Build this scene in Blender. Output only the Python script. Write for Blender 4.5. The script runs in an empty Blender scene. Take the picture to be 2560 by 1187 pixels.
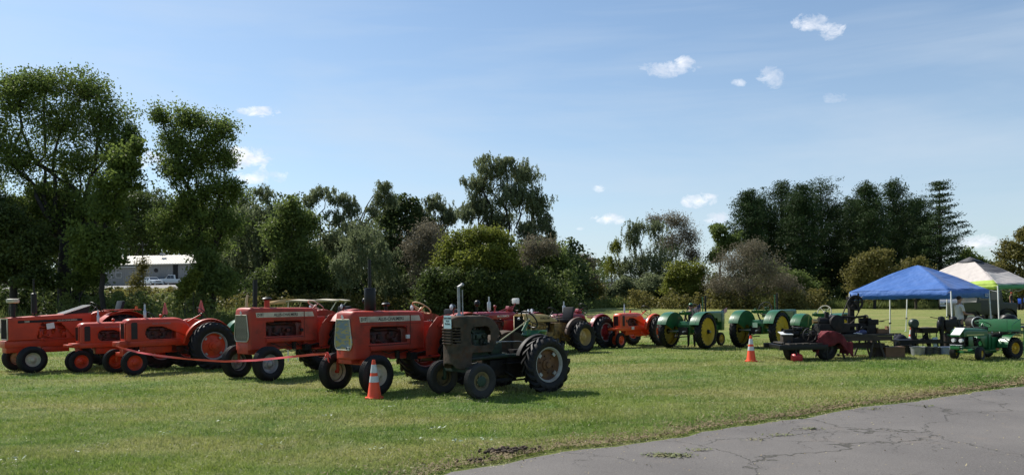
import bpy, bmesh, math, random
import numpy as np
from mathutils import Vector, Matrix, Euler
R = math.radians
PI = math.pi
scene = bpy.context.scene
col = scene.collection

# ------------------------------------------------------------------ camera, sky, sun, exposure
FPX, CX, HY, ROLL, CAMZ = 1900.0, 1280.0, 757.0, R(1.0), 1.7
cam_data = bpy.data.cameras.new('camera')
cam = bpy.data.objects.new('camera', cam_data)
col.objects.link(cam)
cam.matrix_world = Matrix.Translation((0, 0, CAMZ)) @ Matrix.Rotation(R(90), 4, 'X') @ Matrix.Rotation(-ROLL, 4, 'Z')
cam_data.sensor_width = 36
cam_data.lens = 36 * FPX / 2560
cam_data.shift_y = (HY - 593.5) / 2560
cam_data.clip_start = 0.1
cam_data.clip_end = 3000
scene.camera = cam

SUN_DIR = Vector((-0.74, 0.67, 0)).normalized() * math.cos(R(47)) + Vector((0, 0, math.sin(R(47))))
sun_data = bpy.data.lights.new('sun', 'SUN')
sun_data.energy = 5.0
sun_data.angle = R(0.53)
sun_data.color = (1.0, 0.95, 0.87)
sun = bpy.data.objects.new('sun', sun_data)
sun.rotation_euler = SUN_DIR.to_track_quat('Z', 'Y').to_euler()
sun.location = (0, 0, 30)
col.objects.link(sun)

world = bpy.data.worlds.new('World')
scene.world = world
world.use_nodes = True
wn, wl = world.node_tree.nodes, world.node_tree.links
wn.clear()
def wmath(op, a, b=None, c=None, clamp=False):
    n = wn.new('ShaderNodeMath'); n.operation = op; n.use_clamp = clamp
    for i, v in enumerate((a, b, c)):
        if v is None: continue
        if isinstance(v, (int, float)): n.inputs[i].default_value = v
        else: wl.new(v, n.inputs[i])
    return n.outputs[0]
w_out = wn.new('ShaderNodeOutputWorld')
w_bg = wn.new('ShaderNodeBackground')
w_sky = wn.new('ShaderNodeTexSky')
w_sky.sky_type = 'NISHITA'
w_sky.sun_disc = False
w_sky.sun_elevation = R(47)
w_sky.sun_rotation = math.atan2(SUN_DIR.x, SUN_DIR.y)
w_sky.air_density = 1.0
w_sky.dust_density = 0.6
w_sky.ozone_density = 1.6
w_bg.inputs['Strength'].default_value = 0.098
w_tc = wn.new('ShaderNodeTexCoord')
w_sep = wn.new('ShaderNodeSeparateXYZ')
wl.new(w_tc.outputs['Generated'], w_sep.inputs[0])
yy = wmath('MAXIMUM', w_sep.outputs[1], 0.02)
UU = wmath('DIVIDE', w_sep.outputs[0], yy)
VV = wmath('DIVIDE', w_sep.outputs[2], yy)
def wnoise(scale, detail, rough=0.55, sx=1, sz=1, dist=0.0):
    m = wn.new('ShaderNodeMapping'); m.inputs['Scale'].default_value = (sx, 1, sz)
    wl.new(w_tc.outputs['Generated'], m.inputs[0])
    n = wn.new('ShaderNodeTexNoise'); n.inputs['Scale'].default_value = scale
    n.inputs['Detail'].default_value = detail; n.inputs['Roughness'].default_value = rough
    n.inputs['Distortion'].default_value = dist
    wl.new(m.outputs[0], n.inputs['Vector'])
    return n.outputs[0]
n_edge = wnoise(48, 7, 0.68, sz=1.5, dist=0.4)
cl_total = None
shade_total = None
CLOUDS = [  # direction of each cumulus puff as tangents (right, up), half widths, density
    (-0.331, 0.258, 0.032, 0.0075, 1.2), (-0.345, 0.196, 0.034, 0.016, 1.3), (-0.338, 0.170, 0.028, 0.011, 0.9),
    (-0.305, 0.172, 0.014, 0.009, 0.6), (0.212, 0.304, 0.036, 0.012, 0.75), (0.230, 0.311, 0.016, 0.010, 0.85),
    (0.402, 0.362, 0.026, 0.012, 0.9), (0.424, 0.352, 0.022, 0.013, 1.0), (0.345, 0.290, 0.018, 0.014, 0.6), (0.305, 0.284, 0.012, 0.005, 0.5),
    (0.117, 0.148, 0.010, 0.006, 0.8), (0.131, 0.108, 0.026, 0.0075, 1.1), (0.246, 0.131, 0.026, 0.010, 1.1),
    (0.270, 0.106, 0.020, 0.010, 0.9), (0.620, 0.068, 0.034, 0.012, 1.2), (0.430, 0.262, 0.016, 0.008, 0.35),
    (0.091, 0.096, 0.007, 0.003, 0.6), (-0.47, 0.197, 0.03, 0.012, 0.9)]
for (u, v, ru, rv, dn) in CLOUDS:
    a = wmath('MULTIPLY', wmath('SUBTRACT', UU, u), 1.12 / ru)
    b = wmath('MULTIPLY', wmath('SUBTRACT', VV, v), 1.12 / rv)
    d2 = wmath('ADD', wmath('MULTIPLY', a, a), wmath('MULTIPLY', b, b))
    m = wmath('SUBTRACT', 1.0, wmath('MULTIPLY', d2, 0.42), clamp=True)
    # billowy top, flatter soft base: the noise eats into the rim
    e = wmath('ADD', wmath('MULTIPLY', wmath('SUBTRACT', n_edge, 0.5), 4.0), wmath('SUBTRACT', wmath('MULTIPLY', m, 1.6), 0.85))
    val = wmath('MULTIPLY', wmath('MULTIPLY', wmath('MULTIPLY', e, 0.8, clamp=True), dn), wmath('MULTIPLY', m, 2.5, clamp=True), clamp=True)
    cl_total = val if cl_total is None else wmath('MAXIMUM', cl_total, val)
front = wmath('GREATER_THAN', w_sep.outputs[1], 0.05)
cl_total = wmath('MULTIPLY', wmath('POWER', cl_total, 0.8), front, clamp=True)
# thin cirrus streaks and milky veil
c1 = wnoise(1.5, 5, 0.55, sx=0.9, sz=4.2, dist=1.0)
c2 = wnoise(3.6, 5, 0.62, sx=0.5, sz=7.0, dist=0.7)
cir = wmath('MULTIPLY', wmath('SUBTRACT', wmath('ADD', wmath('MULTIPLY', c1, 0.7), wmath('MULTIPLY', c2, 0.3)), 0.46), 3.2, clamp=True)
upz = wmath('MAXIMUM', w_sep.outputs[2], 0.0)
low = wmath('POWER', wmath('SUBTRACT', 1.0, wmath('MULTIPLY', upz, 1.45), clamp=True), 2.2)
veil = wmath('ADD', wmath('MULTIPLY', cir, 0.40), wmath('MULTIPLY', low, 0.52), clamp=True)
mixv = wn.new('ShaderNodeMix'); mixv.data_type = 'RGBA'
wl.new(veil, mixv.inputs['Factor'])
tint = wn.new('ShaderNodeMix'); tint.data_type = 'RGBA'; tint.blend_type = 'MULTIPLY'
tint.inputs['Factor'].default_value = 1.0
tint.inputs['B'].default_value = (0.84, 0.965, 1.02, 1)
wl.new(w_sky.outputs[0], tint.inputs['A'])
wl.new(tint.outputs['Result'], mixv.inputs['A'])
mixv.inputs['B'].default_value = (5.2, 5.9, 6.7, 1)
mixc = wn.new('ShaderNodeMix'); mixc.data_type = 'RGBA'
wl.new(wmath('MULTIPLY', cl_total, 0.92), mixc.inputs['Factor'])
wl.new(mixv.outputs['Result'], mixc.inputs['A'])
shd = wn.new('ShaderNodeMix'); shd.data_type = 'RGBA'
wl.new(wmath('MULTIPLY', wmath('SUBTRACT', wnoise(30, 4, 0.6, sz=2.0), 0.42), 5.0, clamp=True), shd.inputs['Factor'])
shd.inputs['A'].default_value = (6.4, 6.8, 7.6, 1); shd.inputs['B'].default_value = (9.0, 9.0, 9.2, 1)
wl.new(shd.outputs['Result'], mixc.inputs['B'])
wl.new(mixc.outputs['Result'], w_bg.inputs['Color'])
wl.new(w_bg.outputs[0], w_out.inputs[0])

vs = scene.view_settings
vs.view_transform = 'Standard'
vs.look = 'None'
vs.exposure = 0.42
vs.gamma = 1.0
vs.use_curve_mapping = False
scene.render.engine = 'CYCLES'
scene.cycles.max_bounces = 6
scene.cycles.transparent_max_bounces = 6
scene.cycles.use_denoising = True

# ------------------------------------------------------------------ helpers
def unroll(px, py):
    u, v = (px - CX) / FPX, (HY - py) / FPX
    c, s = math.cos(ROLL), math.sin(ROLL)
    return u * c + v * s, -u * s + v * c
def G(px, py, z=0.0):
    u, v = unroll(px, py)
    t = (z - CAMZ) / v
    return Vector((u * t, t, z))
def AT(px, py, d):
    u, v = unroll(px, py)
    return Vector((u * d, d, CAMZ + v * d))
def terr(x, y):
    def ss(t):
        t = np.clip(t, 0, 1); return t * t * (3 - 2 * t)
    x = np.asarray(x, float); y = np.asarray(y, float)
    f = np.clip((56 - x) / 46, 0, 1)
    z = 1.1 * ss((y - 42) / 53) * f
    z = z + 4.75 * ss((y - 97) / 36) * np.clip((-x - 22) / 18, 0, 1)
    return z
def TZ(x, y): return float(terr(x, y))

_mats = {}
def mat(name, c, rough=0.5, metal=0.0, var=0.0, scale=6.0, bump=0.0, c2=None, dirt=0.0, dirtc=(0.09, 0.07, 0.05), coat=0.0, spec=0.5, dscale=3.0):
    if name in _mats: return _mats[name]
    m = bpy.data.materials.new(name); m.use_nodes = True
    n, l = m.node_tree.nodes, m.node_tree.links
    b = n['Principled BSDF']
    b.inputs['Roughness'].default_value = rough
    b.inputs['Metallic'].default_value = metal
    b.inputs['Specular IOR Level'].default_value = spec
    b.inputs['Coat Weight'].default_value = coat
    tc = n.new('ShaderNodeTexCoord')
    nz = n.new('ShaderNodeTexNoise'); nz.inputs['Scale'].default_value = scale; nz.inputs['Detail'].default_value = 6
    l.new(tc.outputs['Object'], nz.inputs['Vector'])
    mx = n.new('ShaderNodeMix'); mx.data_type = 'RGBA'
    cc2 = c2 if c2 else tuple(max(0, x * (1 - var)) for x in c)
    mx.inputs['A'].default_value = (*c, 1); mx.inputs['B'].default_value = (*cc2, 1)
    rp = n.new('ShaderNodeMapRange'); rp.inputs[1].default_value = 0.38; rp.inputs[2].default_value = 0.66
    l.new(nz.outputs[0], rp.inputs[0]); l.new(rp.outputs[0], mx.inputs['Factor'])
    last = mx.outputs['Result']
    if dirt > 0:
        nd = n.new('ShaderNodeTexNoise'); nd.inputs['Scale'].default_value = dscale; nd.inputs['Detail'].default_value = 8; nd.inputs['Roughness'].default_value = 0.7
        l.new(tc.outputs['Object'], nd.inputs['Vector'])
        rd = n.new('ShaderNodeMapRange'); rd.inputs[1].default_value = 0.5; rd.inputs[2].default_value = 0.68; rd.inputs[4].default_value = dirt
        l.new(nd.outputs[0], rd.inputs[0])
        md = n.new('ShaderNodeMix'); md.data_type = 'RGBA'
        l.new(rd.outputs[0], md.inputs['Factor']); l.new(last, md.inputs['A']); md.inputs['B'].default_value = (*dirtc, 1)
        last = md.outputs['Result']
        rr = n.new('ShaderNodeMapRange'); rr.inputs[3].default_value = rough; rr.inputs[4].default_value = min(1, rough + 0.35)
        l.new(rd.outputs[0], rr.inputs[0]); l.new(rr.outputs[0], b.inputs['Roughness'])
    l.new(last, b.inputs['Base Color'])
    if bump > 0:
        nb = n.new('ShaderNodeTexNoise'); nb.inputs['Scale'].default_value = scale * 5; nb.inputs['Detail'].default_value = 5
        l.new(tc.outputs['Object'], nb.inputs['Vector'])
        bp = n.new('ShaderNodeBump'); bp.inputs['Strength'].default_value = bump; bp.inputs['Distance'].default_value = 0.02
        l.new(nb.outputs[0], bp.inputs['Height']); l.new(bp.outputs[0], b.inputs['Normal'])
    _mats[name] = m
    return m

class MB:
    def __init__(s): s.v = []; s.f = []
    def add(s, vs_, fs_):
        k = len(s.v); s.v += [tuple(p) for p in vs_]; s.f += [tuple(i + k for i in f) for f in fs_]; return s
    def box(s, c, d, rot=None, taper=1.0):
        hx, hy, hz = d[0] / 2, d[1] / 2, d[2] / 2
        P = [Vector((x * (taper if z > 0 else 1), y * (taper if z > 0 else 1), z)) for z in (-hz, hz) for x, y in ((-hx, -hy), (hx, -hy), (hx, hy), (-hx, hy))]
        if rot is not None:
            M = rot if isinstance(rot, Matrix) else Euler(rot).to_matrix()
            P = [M @ p for p in P]
        c = Vector(c)
        return s.add([p + c for p in P], [(0, 3, 2, 1), (4, 5, 6, 7), (0, 1, 5, 4), (1, 2, 6, 5), (2, 3, 7, 6), (3, 0, 4, 7)])
    def tube(s, pts, r, n=8, closed=False, caps=True):
        pts = [Vector(p) for p in pts]; m = len(pts)
        rs = r if isinstance(r, (list, tuple)) else [r] * m
        k0 = len(s.v); prev = None
        for i, p in enumerate(pts):
            if closed: t = (pts[(i + 1) % m] - pts[i - 1])
            else: t = pts[min(i + 1, m - 1)] - pts[max(i - 1, 0)]
            t = t.normalized() if t.length > 1e-9 else Vector((0, 0, 1))
            if prev is None:
                a = t.orthogonal().normalized()
            else:
                a = (prev - t * prev.dot(t));  a = a.normalized() if a.length > 1e-6 else t.orthogonal().normalized()
            prev = a; b = t.cross(a)
            for j in range(n):
                w = 2 * PI * j / n
                s.v.append(tuple(p + (a * math.cos(w) + b * math.sin(w)) * rs[i]))
        mm = m if closed else m - 1
        for i in range(mm):
            i2 = (i + 1) % m
            for j in range(n):
                j2 = (j + 1) % n
                s.f.append((k0 + i * n + j, k0 + i * n + j2, k0 + i2 * n + j2, k0 + i2 * n + j))
        if caps and not closed:
            s.f.append(tuple(k0 + j for j in range(n))[::-1])
            s.f.append(tuple(k0 + (m - 1) * n + j for j in range(n)))
        return s
    def cyl(s, p0, p1, r0, r1=None, n=14): return s.tube([p0, p1], [r0, r0 if r1 is None else r1], n)
    def lathe(s, prof, c=(0, 0, 0), axis='Z', n=24, closed=False):
        # prof: (radius, height along axis)
        k0 = len(s.v); m = len(prof); c = Vector(c)
        for (r, h) in prof:
            for j in range(n):
                w = 2 * PI * j / n; a, b = r * math.cos(w), r * math.sin(w)
                if axis == 'Z': p = (a, b, h)
                elif axis == 'Y': p = (b, h, a)
                else: p = (h, a, b)
                s.v.append(tuple(Vector(p) + c))
        for i in range(m if closed else m - 1):
            i2 = (i + 1) % m
            for j in range(n):
                j2 = (j + 1) % n
                s.f.append((k0 + i * n + j, k0 + i * n + j2, k0 + i2 * n + j2, k0 + i2 * n + j))
        return s
    def prism(s, poly, y0, y1, axis='Y'):
        # poly in (x,z); extruded along y
        n = len(poly)
        f3 = {'Y': lambda a, b, h: (a, h, b), 'Z': lambda a, b, h: (a, b, h), 'X': lambda a, b, h: (h, a, b)}[axis]
        V_ = [f3(a, b, y0) for a, b in poly] + [f3(a, b, y1) for a, b in poly]
        F_ = [tuple(range(n)), tuple(range(2 * n - 1, n - 1, -1))] + [(i, n + i, n + (i + 1) % n, (i + 1) % n) for i in range(n)]
        return s.add(V_, F_)
    def ball(s, c, r, n=12, m=8, half=False):
        if not isinstance(r, (tuple, list)): r = (r, r, r)
        c = Vector(c); k0 = len(s.v); mm = m
        for i in range(m + 1):
            ph = -PI / 2 + PI * i / m if not half else PI / 2 * i / m
            for j in range(n):
                w = 2 * PI * j / n
                s.v.append((c.x + r[0] * math.cos(ph) * math.cos(w), c.y + r[1] * math.cos(ph) * math.sin(w), c.z + r[2] * math.sin(ph)))
        for i in range(m):
            for j in range(n):
                j2 = (j + 1) % n
                s.f.append((k0 + i * n + j, k0 + i * n + j2, k0 + (i + 1) * n + j2, k0 + (i + 1) * n + j))
        return s
    def ring(s, c, axis, R_, r, n=28, k=6):
        a = Vector(axis).normalized(); u = a.orthogonal().normalized(); w = a.cross(u); c = Vector(c)
        pts = [c + (u * math.cos(2 * PI * i / n) + w * math.sin(2 * PI * i / n)) * R_ for i in range(n)]
        return s.tube(pts, r, k, closed=True)
    def mesh(s, name, m, bevel=0.0, ang=38, smooth=True):
        me = bpy.data.meshes.new(name)
        me.from_pydata(s.v, [], s.f)
        bm = bmesh.new(); bm.from_mesh(me)
        bmesh.ops.remove_doubles(bm, verts=bm.verts, dist=1e-5)
        bmesh.ops.recalc_face_normals(bm, faces=bm.faces)
        if bevel > 0:
            es = [e for e in bm.edges if len(e.link_faces) == 2 and e.calc_face_angle(0) > 0.6]
            bmesh.ops.bevel(bm, geom=es, offset=bevel, segments=2, affect='EDGES', profile=0.6, clamp_overlap=True)
        bm.to_mesh(me); bm.free()
        if smooth:
            me.polygons.foreach_set('use_smooth', [True] * len(me.polygons))
            me.set_sharp_from_angle(angle=R(ang))
        ms = m if isinstance(m, (list, tuple)) else [m]
        for q in ms: me.materials.append(q)
        return me
    def build(s, name, m, parent=None, bevel=0.0, ang=38, smooth=True, loc=None, rot=None):
        return link(name, s.mesh(name, m, bevel, ang, smooth), parent, loc, rot)

def link(name, me, parent=None, loc=None, rot=None):
    o = bpy.data.objects.new(name, me); col.objects.link(o)
    if parent is not None: o.parent = parent
    if loc is not None: o.location = loc
    if rot is not None: o.rotation_euler = rot
    return o
def tag(o, label, cat, group=None):
    o['label'] = label; o['category'] = cat
    if group: o['group'] = group
    return o
def thing(name, label, cat, loc=(0, 0, 0), rz=0.0, group=None):
    o = bpy.data.objects.new(name, None); col.objects.link(o)
    o.location = loc; o.rotation_euler = (0, 0, rz); o.empty_display_size = 0.2
    return tag(o, label, cat, group)
def structure(o): o['kind'] = 'structure'; return o
def stuff(o, label=None, cat=None):
    o['kind'] = 'stuff'
    if label: o['label'] = label
    if cat: o['category'] = cat
    return o
def copy_tree(o, parent=None):
    c = o.copy(); col.objects.link(c); c.parent = parent
    for ch in list(o.children): copy_tree(ch, c)
    return c
def textobj(body, size, m, parent, loc, rot, name='lettering', bold=0.0, depth=0.001, sx=1.0, align='CENTER'):
    cu = bpy.data.curves.new('lettering', 'FONT'); cu.body = body; cu.size = size; cu.offset = bold; cu.extrude = depth
    cu.align_x = align; cu.align_y = 'CENTER'; cu.resolution_u = 2
    tmp = bpy.data.objects.new('tmp', cu); col.objects.link(tmp)
    dg = bpy.context.evaluated_depsgraph_get()
    me = bpy.data.meshes.new_from_object(tmp.evaluated_get(dg))
    bpy.data.objects.remove(tmp); bpy.data.curves.remove(cu)
    me.materials.clear(); me.materials.append(m)
    o = link(name, me, parent, loc)
    o.rotation_euler = rot; o.scale = (sx, 1, 1)
    return o
SIDE_L = Matrix(((-1, 0, 0), (0, 0, 1), (0, 1, 0))).to_euler()     # print on a left flank (+y), read towards -x

# ------------------------------------------------------------------ shared materials
M_tyre = mat('tyre_rubber', (0.012, 0.012, 0.013), 0.6, var=0.4, scale=9, dirt=0.3, dirtc=(0.035, 0.032, 0.028), bump=0.12, spec=0.28)
M_tyre_old = mat('old_tyre_rubber', (0.024, 0.023, 0.022), 0.75, var=0.4, scale=9, dirt=0.5, dirtc=(0.07, 0.06, 0.05), bump=0.2)
M_blk = mat('black_paint', (0.008, 0.008, 0.009), 0.45, var=0.3, spec=0.3)
M_iron = mat('dark_iron', (0.016, 0.015, 0.015), 0.6, spec=0.3, metal=0.2, var=0.5, scale=14, dirt=0.5, dirtc=(0.07, 0.045, 0.03))
M_silver = mat('aluminium_paint', (0.5, 0.51, 0.53), 0.4, metal=0.6, var=0.2)
M_chrome = mat('polished_metal', (0.7, 0.7, 0.72), 0.18, metal=1.0, var=0.1)
M_cream = mat('cream_paint', (0.55, 0.50, 0.38), 0.45, var=0.2, dirt=0.35, dirtc=(0.2, 0.15, 0.1))
M_white = mat('white_paint', (0.72, 0.72, 0.70), 0.45, var=0.1, dirt=0.2, dirtc=(0.3, 0.27, 0.22))
M_lens = mat('lamp_glass', (0.62, 0.63, 0.66), 0.1, var=0.15, spec=0.8)
M_acred = mat('faded_red_orange_paint', (0.42, 0.038, 0.016), 0.5, c2=(0.30, 0.040, 0.022), spec=0.35, scale=2.5, dirt=0.6, dirtc=(0.085, 0.035, 0.022), coat=0.05, dscale=4)
M_acor = mat('orange_red_paint', (0.56, 0.048, 0.012), 0.42, c2=(0.42, 0.038, 0.012), spec=0.4, scale=2.5, dirt=0.35, dirtc=(0.13, 0.04, 0.02), coat=0.08)
M_acbright = mat('bright_orange_paint', (0.72, 0.085, 0.022), 0.34, var=0.12, scale=2.5, dirt=0.15, dirtc=(0.2, 0.06, 0.03), coat=0.2)
M_farm = mat('crimson_paint', (0.26, 0.016, 0.022), 0.34, var=0.25, scale=3, dirt=0.3, dirtc=(0.07, 0.025, 0.02), coat=0.2)
M_jd = mat('green_paint', (0.016, 0.115, 0.035), 0.32, var=0.2, scale=3, dirt=0.2, dirtc=(0.03, 0.05, 0.025), coat=0.3)
M_jdy = mat('yellow_paint', (0.62, 0.40, 0.03), 0.42, var=0.15, scale=5, dirt=0.25, dirtc=(0.2, 0.13, 0.04))
M_fordy = mat('dull_yellow_paint', (0.50, 0.34, 0.12), 0.45, var=0.2, scale=5, dirt=0.4, dirtc=(0.15, 0.1, 0.05))
M_rust = mat('rusted_green_paint', (0.090, 0.066, 0.048), 0.85, spec=0.2, c2=(0.036, 0.034, 0.025), scale=5, dirt=0.85, dirtc=(0.095, 0.040, 0.020), bump=0.25, dscale=6)
M_rustrim = mat('rusted_orange_rim', (0.16, 0.075, 0.025), 0.75, c2=(0.07, 0.035, 0.02), scale=6, bump=0.2)
M_galv = mat('galvanised_rim', (0.36, 0.37, 0.38), 0.5, metal=0.4, var=0.3, scale=8, dirt=0.4, dirtc=(0.2, 0.16, 0.12))
M_enginer = mat('greasy_red_engine', (0.10, 0.016, 0.010), 0.6, c2=(0.015, 0.010, 0.009), scale=7, dirt=0.7, dirtc=(0.02, 0.015, 0.012), dscale=9)
M_engineg = mat('greasy_green_engine', (0.012, 0.035, 0.018), 0.6, c2=(0.010, 0.012, 0.010), scale=7, dirt=0.7, dirtc=(0.02, 0.015, 0.012), dscale=9)
M_enginey = mat('greasy_yellow_engine', (0.34, 0.21, 0.06), 0.5, c2=(0.08, 0.05, 0.02), scale=7, dirt=0.6, dirtc=(0.04, 0.03, 0.015), dscale=9)
M_ink = mat('black_lettering', (0.01, 0.01, 0.01), 0.5)
M_wink = mat('white_lettering', (0.75, 0.73, 0.68), 0.5)
M_sink = mat('silver_lettering', (0.32, 0.13, 0.12), 0.5)
M_vinyl = mat('black_vinyl', (0.010, 0.010, 0.012), 0.5, var=0.2, spec=0.25)
M_tan = mat('tan_steering_rim', (0.55, 0.38, 0.2), 0.45, var=0.1)
# ------------------------------------------------------------------ ground, road, grass
def grass_color(n, l):
    """shared colour field of the turf: greener and straw patches, mowing stripes; returns a socket"""
    tc = n.new('ShaderNodeTexCoord')
    def noise(scale, detail, sx=1, sy=1, rough=0.55):
        mp = n.new('ShaderNodeMapping'); mp.inputs['Scale'].default_value = (sx, sy, 0.0)
        l.new(tc.outputs['Object'], mp.inputs[0])
        t = n.new('ShaderNodeTexNoise'); t.inputs['Scale'].default_value = scale; t.inputs['Detail'].default_value = detail
        t.inputs['Roughness'].default_value = rough
        l.new(mp.outputs[0], t.inputs['Vector']); return t.outputs[0]
    def mr(x, a, b, c=0.0, d=1.0):
        q = n.new('ShaderNodeMapRange'); q.inputs[1].default_value = a; q.inputs[2].default_value = b
        q.inputs[3].default_value = c; q.inputs[4].default_value = d; l.new(x, q.inputs[0]); return q.outputs[0]
    def mix(f, a, b):
        q = n.new('ShaderNodeMix'); q.data_type = 'RGBA'; l.new(f, q.inputs['Factor'])
        for k, v in (('A', a), ('B', b)):
            if isinstance(v, tuple): q.inputs[k].default_value = (*v, 1)
            else: l.new(v, q.inputs[k])
        return q.outputs['Result']
    c = mix(mr(noise(0.45, 6), 0.38, 0.62), (0.100, 0.178, 0.026), (0.198, 0.242, 0.052))
    c = mix(mr(noise(0.16, 4, 1, 2.6), 0.46, 0.62, 0, 0.8), c, (0.310, 0.285, 0.110))
    c = mix(mr(noise(2.6, 5, 1, 1.5, 0.65), 0.52, 0.70, 0, 0.65), c, (0.330, 0.310, 0.150))
    c = mix(mr(noise(9.0, 4, 1, 1, 0.7), 0.35, 0.5, 0.45, 0), c, (0.060, 0.095, 0.020))
    # far part of the field is drier
    sp = n.new('ShaderNodeSeparateXYZ'); l.new(tc.outputs['Object'], sp.inputs[0])
    c = mix(mr(sp.outputs[1], 30, 60, 0, 0.45), c, (0.270, 0.260, 0.095))
    return c, tc
def grass_mats():
    m = bpy.data.materials.new('turf'); m.use_nodes = True
    n, l = m.node_tree.nodes, m.node_tree.links
    b = n['Principled BSDF']; b.inputs['Roughness'].default_value = 0.9; b.inputs['Specular IOR Level'].default_value = 0.15
    c, tc = grass_color(n, l)
    l.new(c, b.inputs['Base Color'])
    nb = n.new('ShaderNodeTexNoise'); nb.inputs['Scale'].default_value = 14; nb.inputs['Detail'].default_value = 7; nb.inputs['Roughness'].default_value = 0.75
    l.new(tc.outputs['Object'], nb.inputs['Vector'])
    bp = n.new('ShaderNodeBump'); bp.inputs['Strength'].default_value = 0.9; bp.inputs['Distance'].default_value = 0.12
    l.new(nb.outputs[0], bp.inputs['Height']); l.new(bp.outputs[0], b.inputs['Normal'])
    m2 = bpy.data.materials.new('grass_blades'); m2.use_nodes = True
    n, l = m2.node_tree.nodes, m2.node_tree.links
    b = n['Principled BSDF']; b.inputs['Roughness'].default_value = 0.55; b.inputs['Specular IOR Level'].default_value = 0.3
    c, tc = grass_color(n, l)
    at = n.new('ShaderNodeAttribute'); at.attribute_name = 'tint'
    q = n.new('ShaderNodeMix'); q.data_type = 'RGBA'
    l.new(at.outputs['Fac'], q.inputs['Factor']); l.new(c, q.inputs['A']); q.inputs['B'].default_value = (0.42, 0.39, 0.20, 1)
    g = n.new('ShaderNodeMix'); g.data_type = 'RGBA'; g.blend_type = 'MULTIPLY'; g.inputs['Factor'].default_value = 1
    l.new(q.outputs['Result'], g.inputs['A']); g.inputs['B'].default_value = (1.15, 1.2, 1.05, 1)
    l.new(g.outputs['Result'], b.inputs['Base Color'])
    tr = n.new('ShaderNodeBsdfTranslucent'); l.new(g.outputs['Result'], tr.inputs[0])
    ms = n.new('ShaderNodeMixShader'); ms.inputs[0].default_value = 0.42
    l.new(b.outputs[0], ms.inputs[1]); l.new(tr.outputs[0], ms.inputs[2]); l.new(ms.outputs[0], n['Material Output'].inputs[0])
    return m, m2
M_turf, M_blades = grass_mats()

def grid_mesh(name, xs, ys, zf, m):
    X, Y = np.meshgrid(xs, ys); Z = zf(X, Y)
    v = np.stack([X, Y, Z], -1).reshape(-1, 3)
    nx, ny = len(xs), len(ys)
    i = np.arange(nx - 1)[None, :] + nx * np.arange(ny - 1)[:, None]
    f = np.stack([i, i + 1, i + 1 + nx, i + nx], -1).reshape(-1, 4)
    me = np_mesh(name, v, f, m, smooth=True)
    return link(name, me)
def np_mesh(name, v, f, m, smooth=False, tint=None):
    me = bpy.data.meshes.new(name)
    k = f.shape[1]
    me.vertices.add(len(v)); me.vertices.foreach_set('co', np.ascontiguousarray(v, dtype=np.float32).ravel())
    me.loops.add(f.size); me.loops.foreach_set('vertex_index', np.ascontiguousarray(f, dtype=np.int32).ravel())
    me.polygons.add(len(f)); me.polygons.foreach_set('loop_start', np.arange(0, f.size, k, dtype=np.int32))
    me.polygons.foreach_set('use_smooth', np.full(len(f), smooth))
    me.update(calc_edges=True)
    if tint is not None:
        a = me.attributes.new('tint', 'FLOAT', 'POINT'); a.data.foreach_set('value', np.ascontiguousarray(tint, dtype=np.float32))
    me.materials.append(m)
    return me
xs = np.concatenate([np.linspace(-700, -120, 15)[:-1], np.linspace(-120, 120, 121), np.linspace(120, 700, 15)[1:]])
ys = np.concatenate([np.linspace(-80, 4, 8)[:-1], np.linspace(4, 150, 110), np.linspace(150, 1500, 25)[1:]])
field = structure(grid_mesh('grass_field', xs, ys, lambda X, Y: terr(X, Y), M_turf))

# asphalt drive: its ragged edge, from the bottom of the view to the right
EDGE_PX = [(700, 1300), (860, 1240), (1010, 1212), (1130, 1178), (1250, 1160), (1330, 1140), (1400, 1127), (1500, 1115), (1600, 1103), (1690, 1090), (1750, 1077), (1830, 1066), (1900, 1056), (1980, 1046), (2060, 1033), (2150, 1016), (2230, 1008), (2300, 1000), (2370, 990), (2450, 977), (2560, 962), (2800, 928), (3200, 872)]
EDGE = [G(px, py) for px, py in EDGE_PX]
rg = np.random.default_rng(5)
ed = []
for a, b in zip(EDGE[:-1], EDGE[1:]):
    L = (b - a).length; k = max(2, int(L / 0.12))
    for i in range(k):
        p = a.lerp(b, i / k); ed.append((p.x, p.y))
ed = np.array(ed)
j = rg.normal(0, 1, len(ed)); j = np.convolve(j, np.ones(3) / 3, 'same') * 0.05 + np.convolve(rg.normal(0, 1, len(ed)), np.ones(15) / 15, 'same') * 0.16
tn = np.gradient(ed, axis=0); tn /= np.linalg.norm(tn, axis=1)[:, None]
nr = np.stack([tn[:, 1], -tn[:, 0]], 1)      # to the right of the edge: towards the asphalt
ed = ed + nr * j[:, None]
rows = [0.0, 0.15, 0.5, 1.5, 4, 10, 25, 60]
V_ = []
off = np.array([0.55, -0.84])
for k, r_ in enumerate(rows):
    q = ed + off * r_
    V_.append(np.column_stack([q, np.full(len(q), -0.012 if k == 0 else 0.014)]))
V_ = np.concatenate(V_); nx = len(ed)
i = np.arange(nx - 1)[None, :] + nx * np.arange(len(rows) - 1)[:, None]
F_ = np.stack([i, i + nx, i + nx + 1, i + 1], -1).reshape(-1, 4)
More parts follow.
